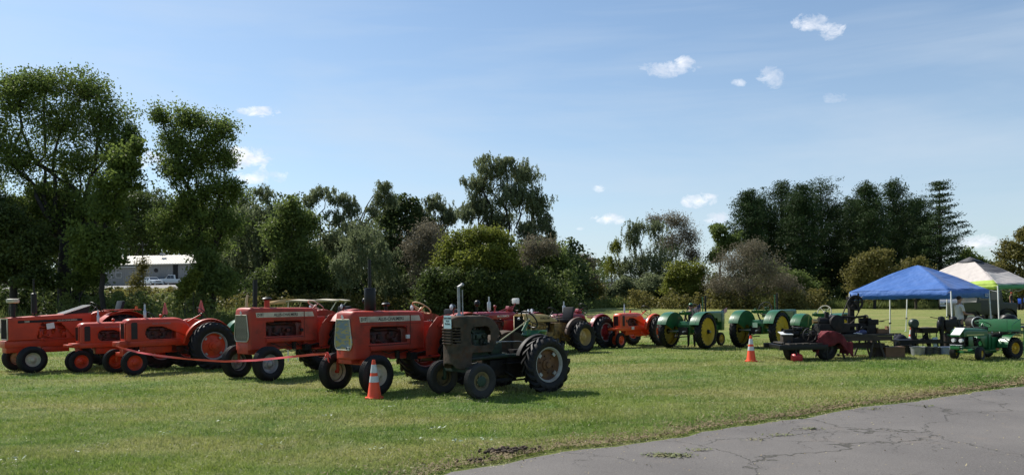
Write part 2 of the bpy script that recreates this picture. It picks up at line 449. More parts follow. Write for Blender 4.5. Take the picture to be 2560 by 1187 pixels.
def asphalt():
    m = bpy.data.materials.new('weathered_asphalt'); m.use_nodes = True
    n, l = m.node_tree.nodes, m.node_tree.links
    b = n['Principled BSDF']; b.inputs['Roughness'].default_value = 0.82; b.inputs['Specular IOR Level'].default_value = 0.35
    tc = n.new('ShaderNodeTexCoord')
    def noise(scale, detail, rough=0.6):
        t = n.new('ShaderNodeTexNoise'); t.inputs['Scale'].default_value = scale; t.inputs['Detail'].default_value = detail; t.inputs['Roughness'].default_value = rough
        l.new(tc.outputs['Object'], t.inputs['Vector']); return t
    def mr(x, a, b_, c=0.0, d=1.0):
        q = n.new('ShaderNodeMapRange'); q.inputs[1].default_value = a; q.inputs[2].default_value = b_
        q.inputs[3].default_value = c; q.inputs[4].default_value = d; l.new(x, q.inputs[0]); return q.outputs[0]
    def mix(f, a, b_):
        q = n.new('ShaderNodeMix'); q.data_type = 'RGBA'; l.new(f, q.inputs['Factor'])
        for k, v in (('A', a), ('B', b_)):
            if isinstance(v, tuple): q.inputs[k].default_value = (*v, 1)
            else: l.new(v, q.inputs[k])
        return q.outputs['Result']
    c = mix(mr(noise(0.5, 5).outputs[0], 0.35, 0.65), (0.100, 0.090, 0.082), (0.146, 0.132, 0.119))
    c = mix(mr(noise(90, 3, 0.8).outputs[0], 0.45, 0.75, 0, 0.7), c, (0.23, 0.215, 0.20))
    c = mix(mr(noise(60, 2, 0.8).outputs[0], 0.28, 0.44, 0.8, 0), c, (0.045, 0.042, 0.042))
    c = mix(mr(noise(1.4, 6, 0.7).outputs[0], 0.58, 0.72, 0, 0.5), c, (0.19, 0.155, 0.125))
    # cracks: two sizes, warped
    nz = noise(0.9, 6, 0.65)
    crack = None
    for sc, wd, lim in ((0.27, 0.0040, 0.0), (1.25, 0.008, 0.54)):
        ad = n.new('ShaderNodeVectorMath'); ad.operation = 'MULTIPLY_ADD'
        ad.inputs[1].default_value = (1.6, 1.6, 0); l.new(nz.outputs['Color'], ad.inputs[0]); l.new(tc.outputs['Object'], ad.inputs[2])
        vo = n.new('ShaderNodeTexVoronoi'); vo.feature = 'DISTANCE_TO_EDGE'; vo.inputs['Scale'].default_value = sc
        l.new(ad.outputs[0], vo.inputs['Vector'])
        k = mr(vo.outputs['Distance'], wd * 0.35, wd, 1, 0)
        if lim:
            mk = mr(noise(0.35, 2).outputs[0], lim, lim + 0.06)
            mu = n.new('ShaderNodeMath'); mu.operation = 'MULTIPLY'; l.new(k, mu.inputs[0]); l.new(mk, mu.inputs[1]); k = mu.outputs[0]
        if crack is None: crack = k
        else:
            mx = n.new('ShaderNodeMath'); mx.operation = 'MAXIMUM'; l.new(crack, mx.inputs[0]); l.new(k, mx.inputs[1]); crack = mx.outputs[0]
    c = mix(crack, c, (0.062, 0.056, 0.045))
    l.new(c, b.inputs['Base Color'])
    hs = n.new('ShaderNodeMath'); hs.operation = 'SUBTRACT'; l.new(noise(45, 4, 0.7).outputs[0], hs.inputs[0]); l.new(crack, hs.inputs[1])
    bp = n.new('ShaderNodeBump'); bp.inputs['Strength'].default_value = 0.7; bp.inputs['Distance'].default_value = 0.012
    l.new(hs.outputs[0], bp.inputs['Height']); l.new(bp.outputs[0], b.inputs['Normal'])
    return m
M_asph = asphalt()
road = structure(link('asphalt_drive', np_mesh('asphalt_drive', V_, F_, M_asph)))
def on_road(P, margin=0.0):
    """True where points (n,2) lie on the asphalt side of the edge"""
    out = np.zeros(len(P), bool)
    e = ed[::3]
    for s0 in range(0, len(P), 20000):
        Q = P[s0:s0 + 20000]
        k = np.argmin(((Q[:, None, :] - e[None]) ** 2).sum(-1), 1)
        nn = nr[::3][k]
        out[s0:s0 + 20000] = ((Q - e[k]) * nn).sum(-1) > margin
    return out

def vnoise(x, y, sc, seed):
    r_ = np.random.default_rng(seed); out = 0
    for k in range(5):
        a = r_.uniform(0, 2 * PI); f = sc * (1.6 ** k); p = r_.uniform(0, 9, 3)
        out = out + np.sin(f * (x * math.cos(a) + y * math.sin(a)) + p[0] + 1.7 * np.sin(f * 0.7 * (y * math.cos(a) - x * math.sin(a)) + p[1])) / (1.25 ** k)
    return out / 3.4
def blades():
    r_ = np.random.default_rng(11)
    P = []
    for (y0, y1, dens) in ((6.6, 9, 2600), (9, 12, 1700), (12, 16, 900), (16, 22, 420), (22, 32, 170)):
        xm = 0.72 * y1 + 0.6
        k = int((y1 - y0) * 2 * xm * dens)
        q = np.column_stack([r_.uniform(-xm, xm, k), r_.uniform(y0, y1, k)])
        q = q[np.abs(q[:, 0]) < 0.72 * q[:, 1] + 0.5]
        P.append(q)
    P = np.concatenate(P)
    P = P[~on_road(P, -0.02)]
    clump = vnoise(P[:, 0], P[:, 1], 5.0, 3) * 0.5 + vnoise(P[:, 0], P[:, 1], 1.3, 4) * 0.5
    # bare, thin strip along the asphalt
    k = np.argmin(((P[:, None, :] - ed[None, ::9]) ** 2).sum(-1), 1) if len(P) < 1000 else None
    keep = r_.uniform(0, 1, len(P)) < np.clip(0.75 + 0.5 * clump, 0.25, 1)
    P = P[keep]; clump = clump[keep]
    n_ = len(P); y = P[:, 1]
    h = (0.030 + 0.018 * clump + r_.exponential(0.010, n_)) * (0.9 + y * 0.012)
    w = 0.0022 + 0.00042 * y
    a = r_.uniform(0, 2 * PI, n_)
    u = np.stack([np.cos(a), np.sin(a), np.zeros(n_)], 1)
    ln = np.stack([r_.normal(0, 0.55, n_), r_.normal(0, 0.55, n_), np.ones(n_)], 1)
    b = np.column_stack([P, terr(P[:, 0], P[:, 1]) - 0.004])
    v = np.empty((n_, 3, 3)); v[:, 0] = b - u * w[:, None]; v[:, 1] = b + u * w[:, None]; v[:, 2] = b + ln * h[:, None]
    tint = np.clip(0.05 + 0.35 * vnoise(P[:, 0], P[:, 1], 0.9, 8) + 0.3 * vnoise(P[:, 0], P[:, 1], 7, 9) + r_.normal(0, 0.14, n_), 0, 1)
    f = np.arange(n_ * 3).reshape(-1, 3)
    me = np_mesh('grass', v.reshape(-1, 3), f, M_blades, tint=np.repeat(tint, 3))
    stuff(link('grass', me), 'short mown grass, green with straw coloured patches, covering the show field', 'grass')
blades()
def scatter_bits():
    """dry clippings lying on the turf and bits of leaf on the drive"""
    r_ = np.random.default_rng(21)
    M_straw = mat('dry_clippings', (0.46, 0.42, 0.28), 0.8, var=0.5, scale=1.5)
    M_leafb = mat('dead_leaf_bits', (0.30, 0.22, 0.11), 0.8, c2=(0.42, 0.38, 0.22), scale=2)
    def bits(name, P, size, m, label, z0, elong=2.2):
        n_ = len(P); a = r_.uniform(0, 2 * PI, n_); s = size * r_.uniform(0.4, 1.3, n_) * (0.7 + P[:, 1] * 0.03)
        u = np.stack([np.cos(a), np.sin(a), r_.normal(0, 0.35, n_)], 1); w = np.stack([-np.sin(a), np.cos(a), r_.normal(0, 0.35, n_)], 1)
        b = np.column_stack([P, np.full(n_, z0) + r_.uniform(0, 0.01, n_)])
        v = np.empty((n_, 4, 3)); e = (s / elong)[:, None]; s = s[:, None]
        v[:, 0] = b - u * s; v[:, 1] = b - w * e; v[:, 2] = b + u * s; v[:, 3] = b + w * e
        stuff(link(name, np_mesh(name, v.reshape(-1, 3), np.arange(n_ * 4).reshape(-1, 4), m)), label, 'debris')
    q = []
    for k in range(70):          # small heaps of clippings
        y = 6.8 + 18 * r_.uniform() ** 1.3; x = r_.uniform(-0.7, 0.7) * y
        n_ = int(r_.uniform(6, 40)); q.append(np.column_stack([r_.normal(x, 0.13, n_), r_.normal(y, 0.10, n_)]))
    q = np.concatenate(q); k = 8000; y = 6.8 + 20 * r_.uniform(0, 1, k) ** 1.2
    q = np.concatenate([q, np.column_stack([r_.uniform(-0.72, 0.72, k) * y, y])]); q = q[~on_road(q, -0.03)]
    bits('grass_clippings', q, 0.016, M_straw, 'pale dry grass clippings lying on the turf', 0.03, 4.5)
    k = 1500; y = 5.5 + 15 * r_.uniform(0, 1, k) ** 1.4; q = np.column_stack([r_.uniform(-0.1, 0.75, k) * y, y])
    q2 = ed[r_.integers(0, len(ed), 2600)] + r_.exponential(0.16, 2600)[:, None] * off * 0.6 + r_.normal(0, 0.06, (2600, 2))
    q = np.concatenate([q, q2]); q = q[on_road(q, 0.0)]
    bits('leaf_litter', q, 0.012, M_leafb, 'small dead leaves and straw scattered over the asphalt drive', 0.017, 2.2)
    # straw strip along the edge of the drive
    k = 26000; q = ed[r_.integers(0, len(ed), k)] - off * (r_.exponential(0.20, k))[:, None] + r_.normal(0, 0.05, (k, 2))
    q = q[~on_road(q, 0.01)]; q = q[(q[:, 1] < 26)]
    bits('dead_grass_edge', q, 0.028, mat('dead_grass', (0.25, 0.185, 0.095), 0.85, c2=(0.13, 0.09, 0.045), scale=2), 'brown dead grass along the ragged edge of the asphalt', 0.032, 5)
    # crumbled soil at the edge
    soil = mat('crumbled_soil', (0.045, 0.030, 0.020), 0.95, c2=(0.085, 0.058, 0.035), scale=20, bump=0.4)
    mb = MB(); spots = [(1245, 1134, 40, 0.10), (1275, 1130, 22, 0.09), (1318, 1128, 8, 0.08), (1195, 1155, 8, 0.08)]
    rr = random.Random(4)
    for (px, py, n_, sp) in spots:
        c = G(px, py)
        for k in range(n_ * 2):
            x, y = c.x + rr.gauss(0, sp), c.y + rr.gauss(0, sp * 0.55); s = rr.uniform(0.007, 0.028)
            mb.ball((x, y, 0.03 + s * rr.uniform(-0.2, 0.9)), (s * rr.uniform(.7, 1.3), s * rr.uniform(.7, 1.3), s * rr.uniform(.5, 1)), 5, 3)
    stuff(mb.build('crumbled_soil', soil, smooth=False), 'dark crumbled soil torn up at the corner of the asphalt', 'soil')
    # weeds growing in the cracks and low clover leaves in the turf
    wv = []
    for (px, py, n_, sp) in [(1655, 1140, 90, 0.10), (1690, 1143, 80, 0.10), (1750, 1128, 24, 0.07), (2020, 1075, 30, 0.09), (1950, 1090, 26, 0.10), (1890, 1102, 16, 0.1), (2180, 1025, 20, 0.12), (2310, 1018, 10, 0.1)]:
        c = G(px, py); wv.append(np.column_stack([r_.normal(c.x, sp, n_ * 3), r_.normal(c.y, sp * 0.5, n_ * 3)]))
    q = np.concatenate(wv); bits('crack_weeds', q, 0.02, mat('weed_leaf', (0.12, 0.15, 0.05), 0.8, c2=(0.22, 0.20, 0.09), scale=4), 'small weeds growing in cracks of the asphalt', 0.022, 2.5)
    wv = []
    for (px, py, n_, sp) in [(982, 1022, 8, 0.07), (1095, 1076, 12, 0.07), (1225, 1106, 12, 0.08), (955, 1130, 16, 0.08), (1140, 1110, 9, 0.06), (820, 1045, 6, 0.1), (560, 1060, 6, 0.1), (700, 1120, 7, .1), (400, 1090, 6, .1), (190, 1140, 8, .1), (30, 1155, 8, .1), (1020, 1105, 9, .2)]:
        c = G(px, py); wv.append(np.column_stack([r_.normal(c.x, sp, n_), r_.normal(c.y, sp * 0.6, n_)]))
    q = np.concatenate(wv); bits('clover_tufts', q, 0.024, mat('grey_green_leaf', (0.26, 0.31, 0.20), 0.6, c2=(0.16, 0.22, 0.11), scale=4), 'pale broad leaved tufts in the mown grass', 0.05, 1.6)
scatter_bits()
# ------------------------------------------------------------------ trees
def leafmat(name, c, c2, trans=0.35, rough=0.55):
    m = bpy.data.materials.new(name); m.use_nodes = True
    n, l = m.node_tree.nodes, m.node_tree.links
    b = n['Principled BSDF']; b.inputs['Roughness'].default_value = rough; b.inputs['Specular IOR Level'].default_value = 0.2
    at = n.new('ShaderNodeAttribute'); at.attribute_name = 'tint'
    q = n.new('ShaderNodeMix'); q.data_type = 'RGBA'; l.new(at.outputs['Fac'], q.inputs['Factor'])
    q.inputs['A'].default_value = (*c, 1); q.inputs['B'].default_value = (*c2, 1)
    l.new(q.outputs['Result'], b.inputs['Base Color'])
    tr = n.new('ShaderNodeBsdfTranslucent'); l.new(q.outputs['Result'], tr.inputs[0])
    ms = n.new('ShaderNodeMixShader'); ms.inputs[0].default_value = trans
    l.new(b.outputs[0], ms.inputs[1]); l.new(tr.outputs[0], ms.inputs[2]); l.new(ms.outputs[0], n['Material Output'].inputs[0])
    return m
L_cotton = leafmat('cottonwood_leaf', (0.080, 0.122, 0.032), (0.175, 0.225, 0.052), 0.55)
L_willow = leafmat('willow_leaf', (0.120, 0.150, 0.070), (0.210, 0.240, 0.125), 0.5)
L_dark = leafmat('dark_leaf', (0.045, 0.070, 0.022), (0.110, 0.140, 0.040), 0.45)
L_mid = leafmat('mid_leaf', (0.088, 0.132, 0.036), (0.180, 0.225, 0.060), 0.52)
L_bright = leafmat('yellow_green_leaf', (0.115, 0.145, 0.026), (0.215, 0.230, 0.042), 0.5)
L_brown = leafmat('brown_twig_leaf', (0.140, 0.125, 0.080), (0.230, 0.200, 0.140), 0.4)
L_olive = leafmat('olive_leaf', (0.110, 0.110, 0.032), (0.21, 0.185, 0.055), 0.45)
L_pine = leafmat('pine_needles', (0.022, 0.046, 0.016), (0.058, 0.092, 0.026), 0.2, 0.7)
L_weed = leafmat('weed_green', (0.095, 0.140, 0.036), (0.23, 0.25, 0.085), 0.45)
M_bark = mat('grey_bark', (0.060, 0.050, 0.042), 0.9, var=0.5, scale=8, bump=0.6)
M_barkd = mat('dark_bark', (0.034, 0.028, 0.024), 0.9, var=0.5, scale=8, bump=0.6)

def leaf_quads(P, size, r_, vert=0.0, elong=1.6, up=0.0):
    """one little diamond per point; vert: how much it hangs; returns verts"""
    n_ = len(P)
    u = r_.normal(0, 1, (n_, 3)); u[:, 2] = u[:, 2] * (1 + vert * 4) - vert * 1.5
    u /= np.linalg.norm(u, axis=1)[:, None] + 1e-9
    w = r_.normal(0, 1, (n_, 3)); w = np.cross(u, w); w /= np.linalg.norm(w, axis=1)[:, None] + 1e-9
    s = size * r_.uniform(0.6, 1.35, n_)[:, None]
    v = np.empty((n_, 4, 3))
    v[:, 0] = P - u * s; v[:, 1] = P - w * s / elong - u * s * 0.1; v[:, 2] = P + u * s; v[:, 3] = P + w * s / elong - u * s * 0.1
    return v.reshape(-1, 3)
def crown_obj(name, P, size, m, tint, r_, parent=None, vert=0.0, elong=1.6):
    v = leaf_quads(P, size, r_, vert, elong)
    return link(name, np_mesh(name, v, np.arange(len(v)).reshape(-1, 4), m, tint=np.repeat(np.clip(tint, 0, 1), 4)), parent)

def limb(mb, a, b, r0, r1, rr, sag=0.0, k=5, n=6, wob=0.06):
    a, b = Vector(a), Vector(b); L = (b - a).length; pts = []; rs = []
    for i in range(k + 1):
        t = i / k; p = a.lerp(b, t)
        if 0 < i < k: p = p + Vector((rr.gauss(0, wob), rr.gauss(0, wob), rr.gauss(0, wob))) * L
        p.z += sag * L * math.sin(PI * t)
        pts.append(p); rs.append(r0 + (r1 - r0) * t ** 0.8)
    mb.tube(pts, rs, n, caps=False)
    return pts

def tree(name, label, px, d, lobes, nleaf, size, lm, kind='broad', trunk=0.3, fork=0.35, bark=None, seed=1, group=None, base_px=None, sparse=0.55, cl=14, sub=True, trunks=None, depthf=0.85, cat='tree', z0=None, swell=1.0):
    """lobes: (px, py, half width px, half height px) as seen from the camera, each given real depth"""
    r_ = np.random.default_rng(seed); rr = random.Random(seed)
    b = AT(px, 700, d); bz = TZ(b.x, d) if z0 is None else z0
    root = thing(name, label, cat, (b.x, d, bz), 0, group)
    ppm = FPX / d
    L = []
    for (lx, ly, rx, rz) in lobes:
        c = AT(lx, ly, d); L.append((c.x - b.x, rr.uniform(-0.35, 0.35) * rx / ppm, c.z - bz, swell * rx / ppm, swell * rz / ppm))
    tot = sum(l_[3] * l_[4] for l_ in L)
    mb = MB()
    top = max(l_[2] for l_ in L)
    forks = []
    starts = trunks if trunks else [(0, 0, 0)]
    for (dx, lean, s_) in starts:
        fk = Vector((dx + lean, rr.uniform(-0.2, 0.2), fork * top))
        limb(mb, (dx, 0, -0.15), fk, trunk * (1 if s_ == 0 else s_), trunk * 0.75 * (1 if s_ == 0 else s_), rr, 0, 5, 9, 0.015)
        forks.append(fk)
    P = []; T = []
    for (x, y, z, rx, rz) in L:
        ry = rx * depthf
        fk = min(forks, key=lambda q: abs(q.x - x))
        c = Vector((x, y, z - rz * 0.35))
        if kind != 'bush' and c.z > fk.z * 0.8:
            limb(mb, fk, c, trunk * 0.36, trunk * 0.10, rr, 0.05 if kind != 'willow' else 0.12, 6, 7, 0.05)
        elif kind == 'bush':
            limb(mb, (x * 0.5, y * 0.4, 0), c, trunk * 0.6, trunk * 0.2, rr, 0.03, 5, 6, 0.05)
        n_l = int(nleaf * 1.7 * rx * rz / tot)
        K = max(4, int(cl * (rx * rz / (tot / len(L))) ** 0.5 + 2))
        # cluster centres pushed to the shell, so that light and sky get in between
        C = r_.normal(0, 1, (K, 3)); C /= np.linalg.norm(C, axis=1)[:, None]
        rad = r_.uniform(0, 1, K) ** (1 / 2.2)
        C = C * rad[:, None] * np.array([rx, ry, rz]) * 0.86 + np.array([x, y, z])
        cr = np.minimum(rx, rz) * r_.uniform(0.16, 0.48, K) * (1.15 if kind != 'willow' else 1.0)
        if sub:
            for k in range(K):
                if rr.random() < 0.75:
                    limb(mb, c, C[k], trunk * 0.10, trunk * 0.02, rr, 0.06, 3, 4, 0.07)
        which = r_.integers(0, K, n_l)
        Q = r_.normal(0, 0.5, (n_l, 3)); 
        ln = np.linalg.norm(Q, axis=1)[:, None]; Q = Q / (ln + 1e-6) * (r_.uniform(0, 1, n_l)[:, None] ** 0.6) * 1.05 + r_.normal(0, 0.17, (n_l, 3))
        sc_ = np.stack([cr * 1.25, cr * 1.25, cr * 0.85], 1)[which]
        Q = Q * sc_ + C[which] + r_.normal(0, 0.12, (n_l, 3)) * cr[which][:, None] * 2
        lo_ = r_.uniform(0, 1, n_l) < (0.50 if kind == 'broad' else 0.5 if kind == 'willow' else 0.6)
        U = r_.normal(0, 1, (n_l, 3)); U /= np.linalg.norm(U, axis=1)[:, None]; U = U * (r_.uniform(0.05, 1.0, n_l) ** 0.5 * (1 + r_.normal(0, 0.14, n_l)))[:, None] * np.array([rx, ry, rz]) + np.array([x, y, z])
        Q[lo_] = Q[lo_] * 0.35 + U[lo_] * 0.65
        if kind == 'willow':
            st = 0.45 * cr[which]
            ang = np.arctan2(Q[:, 1] - C[which][:, 1], Q[:, 0] - C[which][:, 0])
            Q[:, 2] -= np.abs(r_.exponential(1, n_l)) * st
            # leaves hang on strands: each strand keeps its own plan position
            ns = max(6, n_l // 14); sid = r_.integers(0, ns, n_l); base = Q[r_.integers(0, n_l, ns)]
            Q = base[sid] * 0.75 + Q * 0.0 + base[sid] * 0.25
            dn_ = r_.uniform(0, 1, n_l) ** 1.2 * (0.5 + 0.9 * st)
            Q = Q + np.column_stack([r_.normal(0, .07, n_l) + np.sin(sid) * dn_ * .25, r_.normal(0, .07, n_l) + np.cos(sid) * dn_ * .25, -dn_ + r_.normal(0, .05, n_l)])
        if kind == 'twiggy':
            ang = r_.normal(0, 1, (n_l, 3)); Q += ang * cr[which][:, None] * 0.45
        tk = r_.uniform(0, 1, K)[which] * 0.55 + r_.uniform(0, 1, n_l) * 0.45
        P.append(Q); T.append(tk)
    P = np.concatenate(P); T = np.concatenate(T)
    ok = P[:, 2] > 0.25; P = P[ok]; T = T[ok]
    mb.build('trunk', bark or M_bark, root, ang=60)
    crown_obj('crown', P, size * 0.64, lm, T, r_, root, vert=0.55 if kind == 'willow' else 0.0, elong=2.6 if kind in ('willow', 'twiggy') else 1.5)
    return root

def pine(name, label, px, topy, d, halfw, seed, bare=0.25, group=None, nleaf=7000, lean=0.0, tier=False):
    r_ = np.random.default_rng(seed); rr = random.Random(seed)
    b = AT(px, 700, d); bz = TZ(b.x, d)
    root = thing(name, label, 'tree', (b.x, d, bz), 0, group)
    Ht = AT(px, topy, d).z - bz; W_ = halfw * d / FPX
    mb = MB(); mb.tube([(0, 0, -0.1), (lean * .3, 0, Ht * .4), (lean, 0, Ht * 0.97)], [0.34, 0.24, 0.05], 8)
    pads = []
    z = Ht * bare
    while z < Ht * 0.98:
        t = (z - Ht * bare) / (Ht * (1 - bare))
        prof = W_ * min(1.0, ((1 - t) * (1.55 if tier else 2.0)) ** (0.8 if tier else 0.68) + 0.05) * (0.7 + 0.4 * min(1, t * 3)) * rr.uniform(0.82, 1.12)
        nb = rr.randint(5, 7) if tier else rr.randint(3, 5); a0 = rr.uniform(0, 6.28)
        for k in range(nb):
            a = a0 + 2 * PI * k / nb + rr.gauss(0, 0.25); ln = prof * (rr.uniform(0.55, 1.12) if tier else rr.uniform(0.40, 1.18))
            e = Vector((lean * z / Ht + math.cos(a) * ln, math.sin(a) * ln, z + ln * (rr.uniform(0.0, 0.22) + 0.30 * t + (0 if tier else rr.uniform(0.05, 0.55)))))
            s = Vector((lean * z / Ht, 0, z))
            mb.tube([s, s.lerp(e, 0.55) - Vector((0, 0, ln * 0.05)), e], [0.07 * (1 - t) + 0.02, 0.04, 0.012], 4, caps=False)
            m_ = max(3, int(ln * 2.6))
            for q in range(m_):
                f = 0.28 + 0.76 * (q + rr.random()) / m_
                pads.append((*(s.lerp(e, f) + Vector((rr.gauss(0, .22), rr.gauss(0, .22), rr.uniform(0, 0.22 if tier else 0.9 * f)))), (0.36 + 0.34 * (1 - f)) * rr.uniform(0.8, 1.5), rr.random()))
        z += Ht * (rr.uniform(0.038, 0.058) if tier else rr.uniform(0.010, 0.034))
    pads = np.array(pads); w = r_.integers(0, len(pads), nleaf)
    Q = r_.normal(0, 1, (nleaf, 3)) * pads[w, 3][:, None] * np.array([0.80, 0.80, 0.26 if tier else 0.42]) + pads[w, :3]
    mb.build('trunk', M_barkd, root, ang=60)
    crown_obj('crown', Q, 0.14, L_pine, pads[w, 4] * 0.5 + r_.uniform(0, .5, nleaf), r_, root, elong=3.0)
    return root

# tall cottonwoods on the left
tree('cottonwood_tree', 'tallest cottonwood, broad open crown and thick dark trunk, at the far left', 160, 66,
     [(120, 215, 75, 50), (215, 225, 75, 55), (50, 250, 70, 60), (150, 300, 95, 70), (260, 300, 75, 65), (0, 330, 60, 80), (60, 400, 80, 70), (185, 400, 90, 60), (300, 380, 55, 60), (-30, 470, 60, 60), (25, 215, 35, 40), (330, 330, 26, 40), (110, 470, 90, 45), (60, 520, 80, 45), (150, 540, 85, 50), (235, 510, 60, 50)],
     40000, 0.155, L_cotton, trunk=0.62, fork=0.36, bark=M_barkd, seed=3, cl=22, swell=1.16, trunks=[(0, 0.2, 1), (0.5, 1.6, 0.7)])
tree('cottonwood_tree', 'slender cottonwood with a forked trunk, second tallest of the trees on the left', 505, 64,
     [(405, 290, 32, 38), (470, 300, 55, 40), (545, 330, 50, 48), (430, 350, 55, 45), (500, 385, 70, 50), (555, 400, 40, 40), (450, 430, 60, 40), (545, 470, 60, 40), (410, 560, 55, 40), (430, 610, 45, 28), (580, 470, 35, 30), (480, 500, 50, 40), (520, 545, 65, 42), (570, 560, 45, 45), (455, 530, 45, 36), (510, 605, 60, 42)],
     26000, 0.155, L_cotton, trunk=0.42, fork=0.42, bark=M_barkd, seed=5, cl=16, swell=1.22, trunks=[(0, -0.1, 1), (0.3, 1.2, 0.8)])
tree('poplar_tree', 'thin dark poplar between the two tall cottonwoods', 255, 60,
     [(320, 400, 50, 45), (300, 460, 60, 40), (270, 520, 60, 45), (345, 365, 25, 30), (240, 600, 70, 50), (215, 650, 45, 45), (280, 640, 55, 35)],
     11000, 0.19, L_cotton, trunk=0.22, fork=0.5, bark=M_barkd, seed=7, cl=14, swell=1.15)
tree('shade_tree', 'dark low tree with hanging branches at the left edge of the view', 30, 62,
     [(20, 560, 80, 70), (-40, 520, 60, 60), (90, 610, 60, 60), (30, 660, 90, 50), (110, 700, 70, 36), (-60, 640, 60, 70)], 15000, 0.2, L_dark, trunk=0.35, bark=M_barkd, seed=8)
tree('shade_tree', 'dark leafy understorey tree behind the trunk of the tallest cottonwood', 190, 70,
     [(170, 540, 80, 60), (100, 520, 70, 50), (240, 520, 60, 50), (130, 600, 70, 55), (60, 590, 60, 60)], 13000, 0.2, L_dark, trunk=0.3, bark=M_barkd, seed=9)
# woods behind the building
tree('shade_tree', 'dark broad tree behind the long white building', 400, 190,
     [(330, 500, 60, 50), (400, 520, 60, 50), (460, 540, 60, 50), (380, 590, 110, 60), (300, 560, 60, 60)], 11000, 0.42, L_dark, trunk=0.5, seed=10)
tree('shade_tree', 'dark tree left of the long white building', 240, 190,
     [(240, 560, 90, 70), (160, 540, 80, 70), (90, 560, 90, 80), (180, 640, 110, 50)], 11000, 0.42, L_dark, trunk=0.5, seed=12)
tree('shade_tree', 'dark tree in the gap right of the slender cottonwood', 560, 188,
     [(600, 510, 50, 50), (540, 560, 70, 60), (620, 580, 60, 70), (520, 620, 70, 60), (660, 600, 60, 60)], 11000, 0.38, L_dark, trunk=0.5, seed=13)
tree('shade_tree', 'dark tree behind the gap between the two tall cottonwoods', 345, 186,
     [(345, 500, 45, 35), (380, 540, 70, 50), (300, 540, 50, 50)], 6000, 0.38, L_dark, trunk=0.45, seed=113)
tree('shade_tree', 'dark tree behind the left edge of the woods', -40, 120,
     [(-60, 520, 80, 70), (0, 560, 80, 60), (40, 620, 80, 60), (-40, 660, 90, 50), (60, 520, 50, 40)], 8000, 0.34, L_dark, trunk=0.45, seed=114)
# shrubs under the cottonwoods
tree('shrub', 'yellow green sapling beside the trunk of the thin poplar', 215, 62, [(205, 640, 30, 40), (230, 690, 45, 40), (190, 700, 35, 34)], 3500, 0.17, L_mid, 'bush', trunk=0.08, seed=14, cat='shrub')
tree('shrub', 'brown leaning sapling in front of the white building', 365, 70, [(352, 665, 18, 30), (345, 705, 24, 28)], 1300, 0.15, L_olive, 'twiggy', trunk=0.08, seed=15, cat='shrub')
tree('shrub', 'leafy shrub at the foot of the slender cottonwood', 500, 62, [(515, 655, 42, 42), (505, 705, 40, 36), (550, 700, 55, 45)], 6500, 0.17, L_mid, 'bush', trunk=0.1, seed=16, cat='shrub')
tree('shrub', 'sunlit yellow shrub right of the parked cars', 462, 58, [(468, 712, 24, 26), (455, 736, 28, 14), (482, 690, 20, 24)], 2300, 0.15, L_bright, 'bush', trunk=0.06, seed=17, cat='shrub')
# willows and mixed trees, centre
tree('willow_tree', 'rounded grey green willow, first right of the slender cottonwood', 660, 84,
     [(655, 480, 42, 28), (640, 530, 60, 40), (700, 540, 60, 45), (600, 560, 50, 50), (660, 600, 80, 60), (590, 640, 60, 70), (680, 690, 80, 55)],
     16000, 0.22, L_willow, 'willow', trunk=0.4, fork=0.3, seed=18, cl=12)
tree('young_tree', 'mid green full tree between two willows', 735, 78,
     [(720, 520, 50, 35), (760, 560, 55, 50), (700, 590, 60, 60), (760, 640, 70, 60), (700, 690, 70, 50), (790, 700, 50, 45)],
     15000, 0.19, L_mid, trunk=0.28, fork=0.2, seed=19, cl=12)
tree('willow_tree', 'willow with an open domed top on a bare forked stem', 845, 82,
     [(800, 470, 48, 24), (850, 490, 45, 26), (770, 495, 28, 22), (880, 515, 36, 24), (840, 540, 40, 25), (830, 600, 55, 45), (880, 620, 60, 55), (840, 690, 70, 50)],
     14000, 0.2, L_willow, 'willow', trunk=0.3, fork=0.45, seed=20, cl=11, bark=M_barkd, trunks=[(-0.4, -1.2, 0.8), (0.4, 1.4, 1.0)])
tree('willow_tree', 'willow limb leaning right with a small tuft crown against the sky', 905, 80,
     [(960, 462, 28, 22), (945, 490, 24, 20), (975, 492, 24, 22), (930, 520, 22, 16), (900, 570, 50, 35)],
     6500, 0.18, L_willow, 'willow', trunk=0.26, fork=0.52, seed=21, cl=9, bark=M_barkd, trunks=[(-0.3, -0.6, 1.0)])
tree('willow_tree', 'low olive willow behind the tan canopy', 920, 74,
     [(900, 590, 60, 45), (950, 640, 60, 50), (880, 670, 60, 50), (950, 705, 60, 40)], 9000, 0.19, L_willow, 'willow', trunk=0.22, fork=0.3, seed=22, cl=11)
tree('shade_tree', 'dark dense tree behind the black muffler of the middle tractor', 985, 90,
     [(1015, 510, 45, 30), (980, 540, 55, 45), (1040, 560, 50, 50), (990, 620, 60, 60), (1010, 690, 70, 55)], 13000, 0.24, L_dark, trunk=0.35, bark=M_barkd, seed=23)
tree('willow_tree', 'small willow left of the big domed willow', 1085, 92,
     [(1085, 500, 40, 26), (1050, 525, 40, 30), (1120, 530, 38, 32), (1080, 570, 50, 35)], 8500, 0.22, L_willow, 'willow', trunk=0.3, fork=0.45, seed=24, cl=9)
tree('willow_tree', 'biggest willow, tall domed crown with visible limbs, centre of the tree line', 1255, 88,
     [(1240, 415, 60, 34), (1310, 425, 46, 36), (1195, 450, 50, 34), (1290, 480, 75, 42), (1200, 500, 55, 34), (1345, 500, 42, 40), (1165, 530, 40, 22), (1250, 540, 60, 34), (1360, 545, 34, 34), (1320, 570, 40, 30), (1375, 585, 22, 30), (1215, 395, 30, 12), (1270, 396, 30, 12), (1330, 620, 60, 40)],
     36000, 0.20, L_willow, 'willow', trunk=0.48, fork=0.40, seed=25, cl=12, bark=M_barkd, trunks=[(-0.5, -0.9, 0.7), (0.2, 0.2, 1.0), (0.9, 2.2, 0.6)])
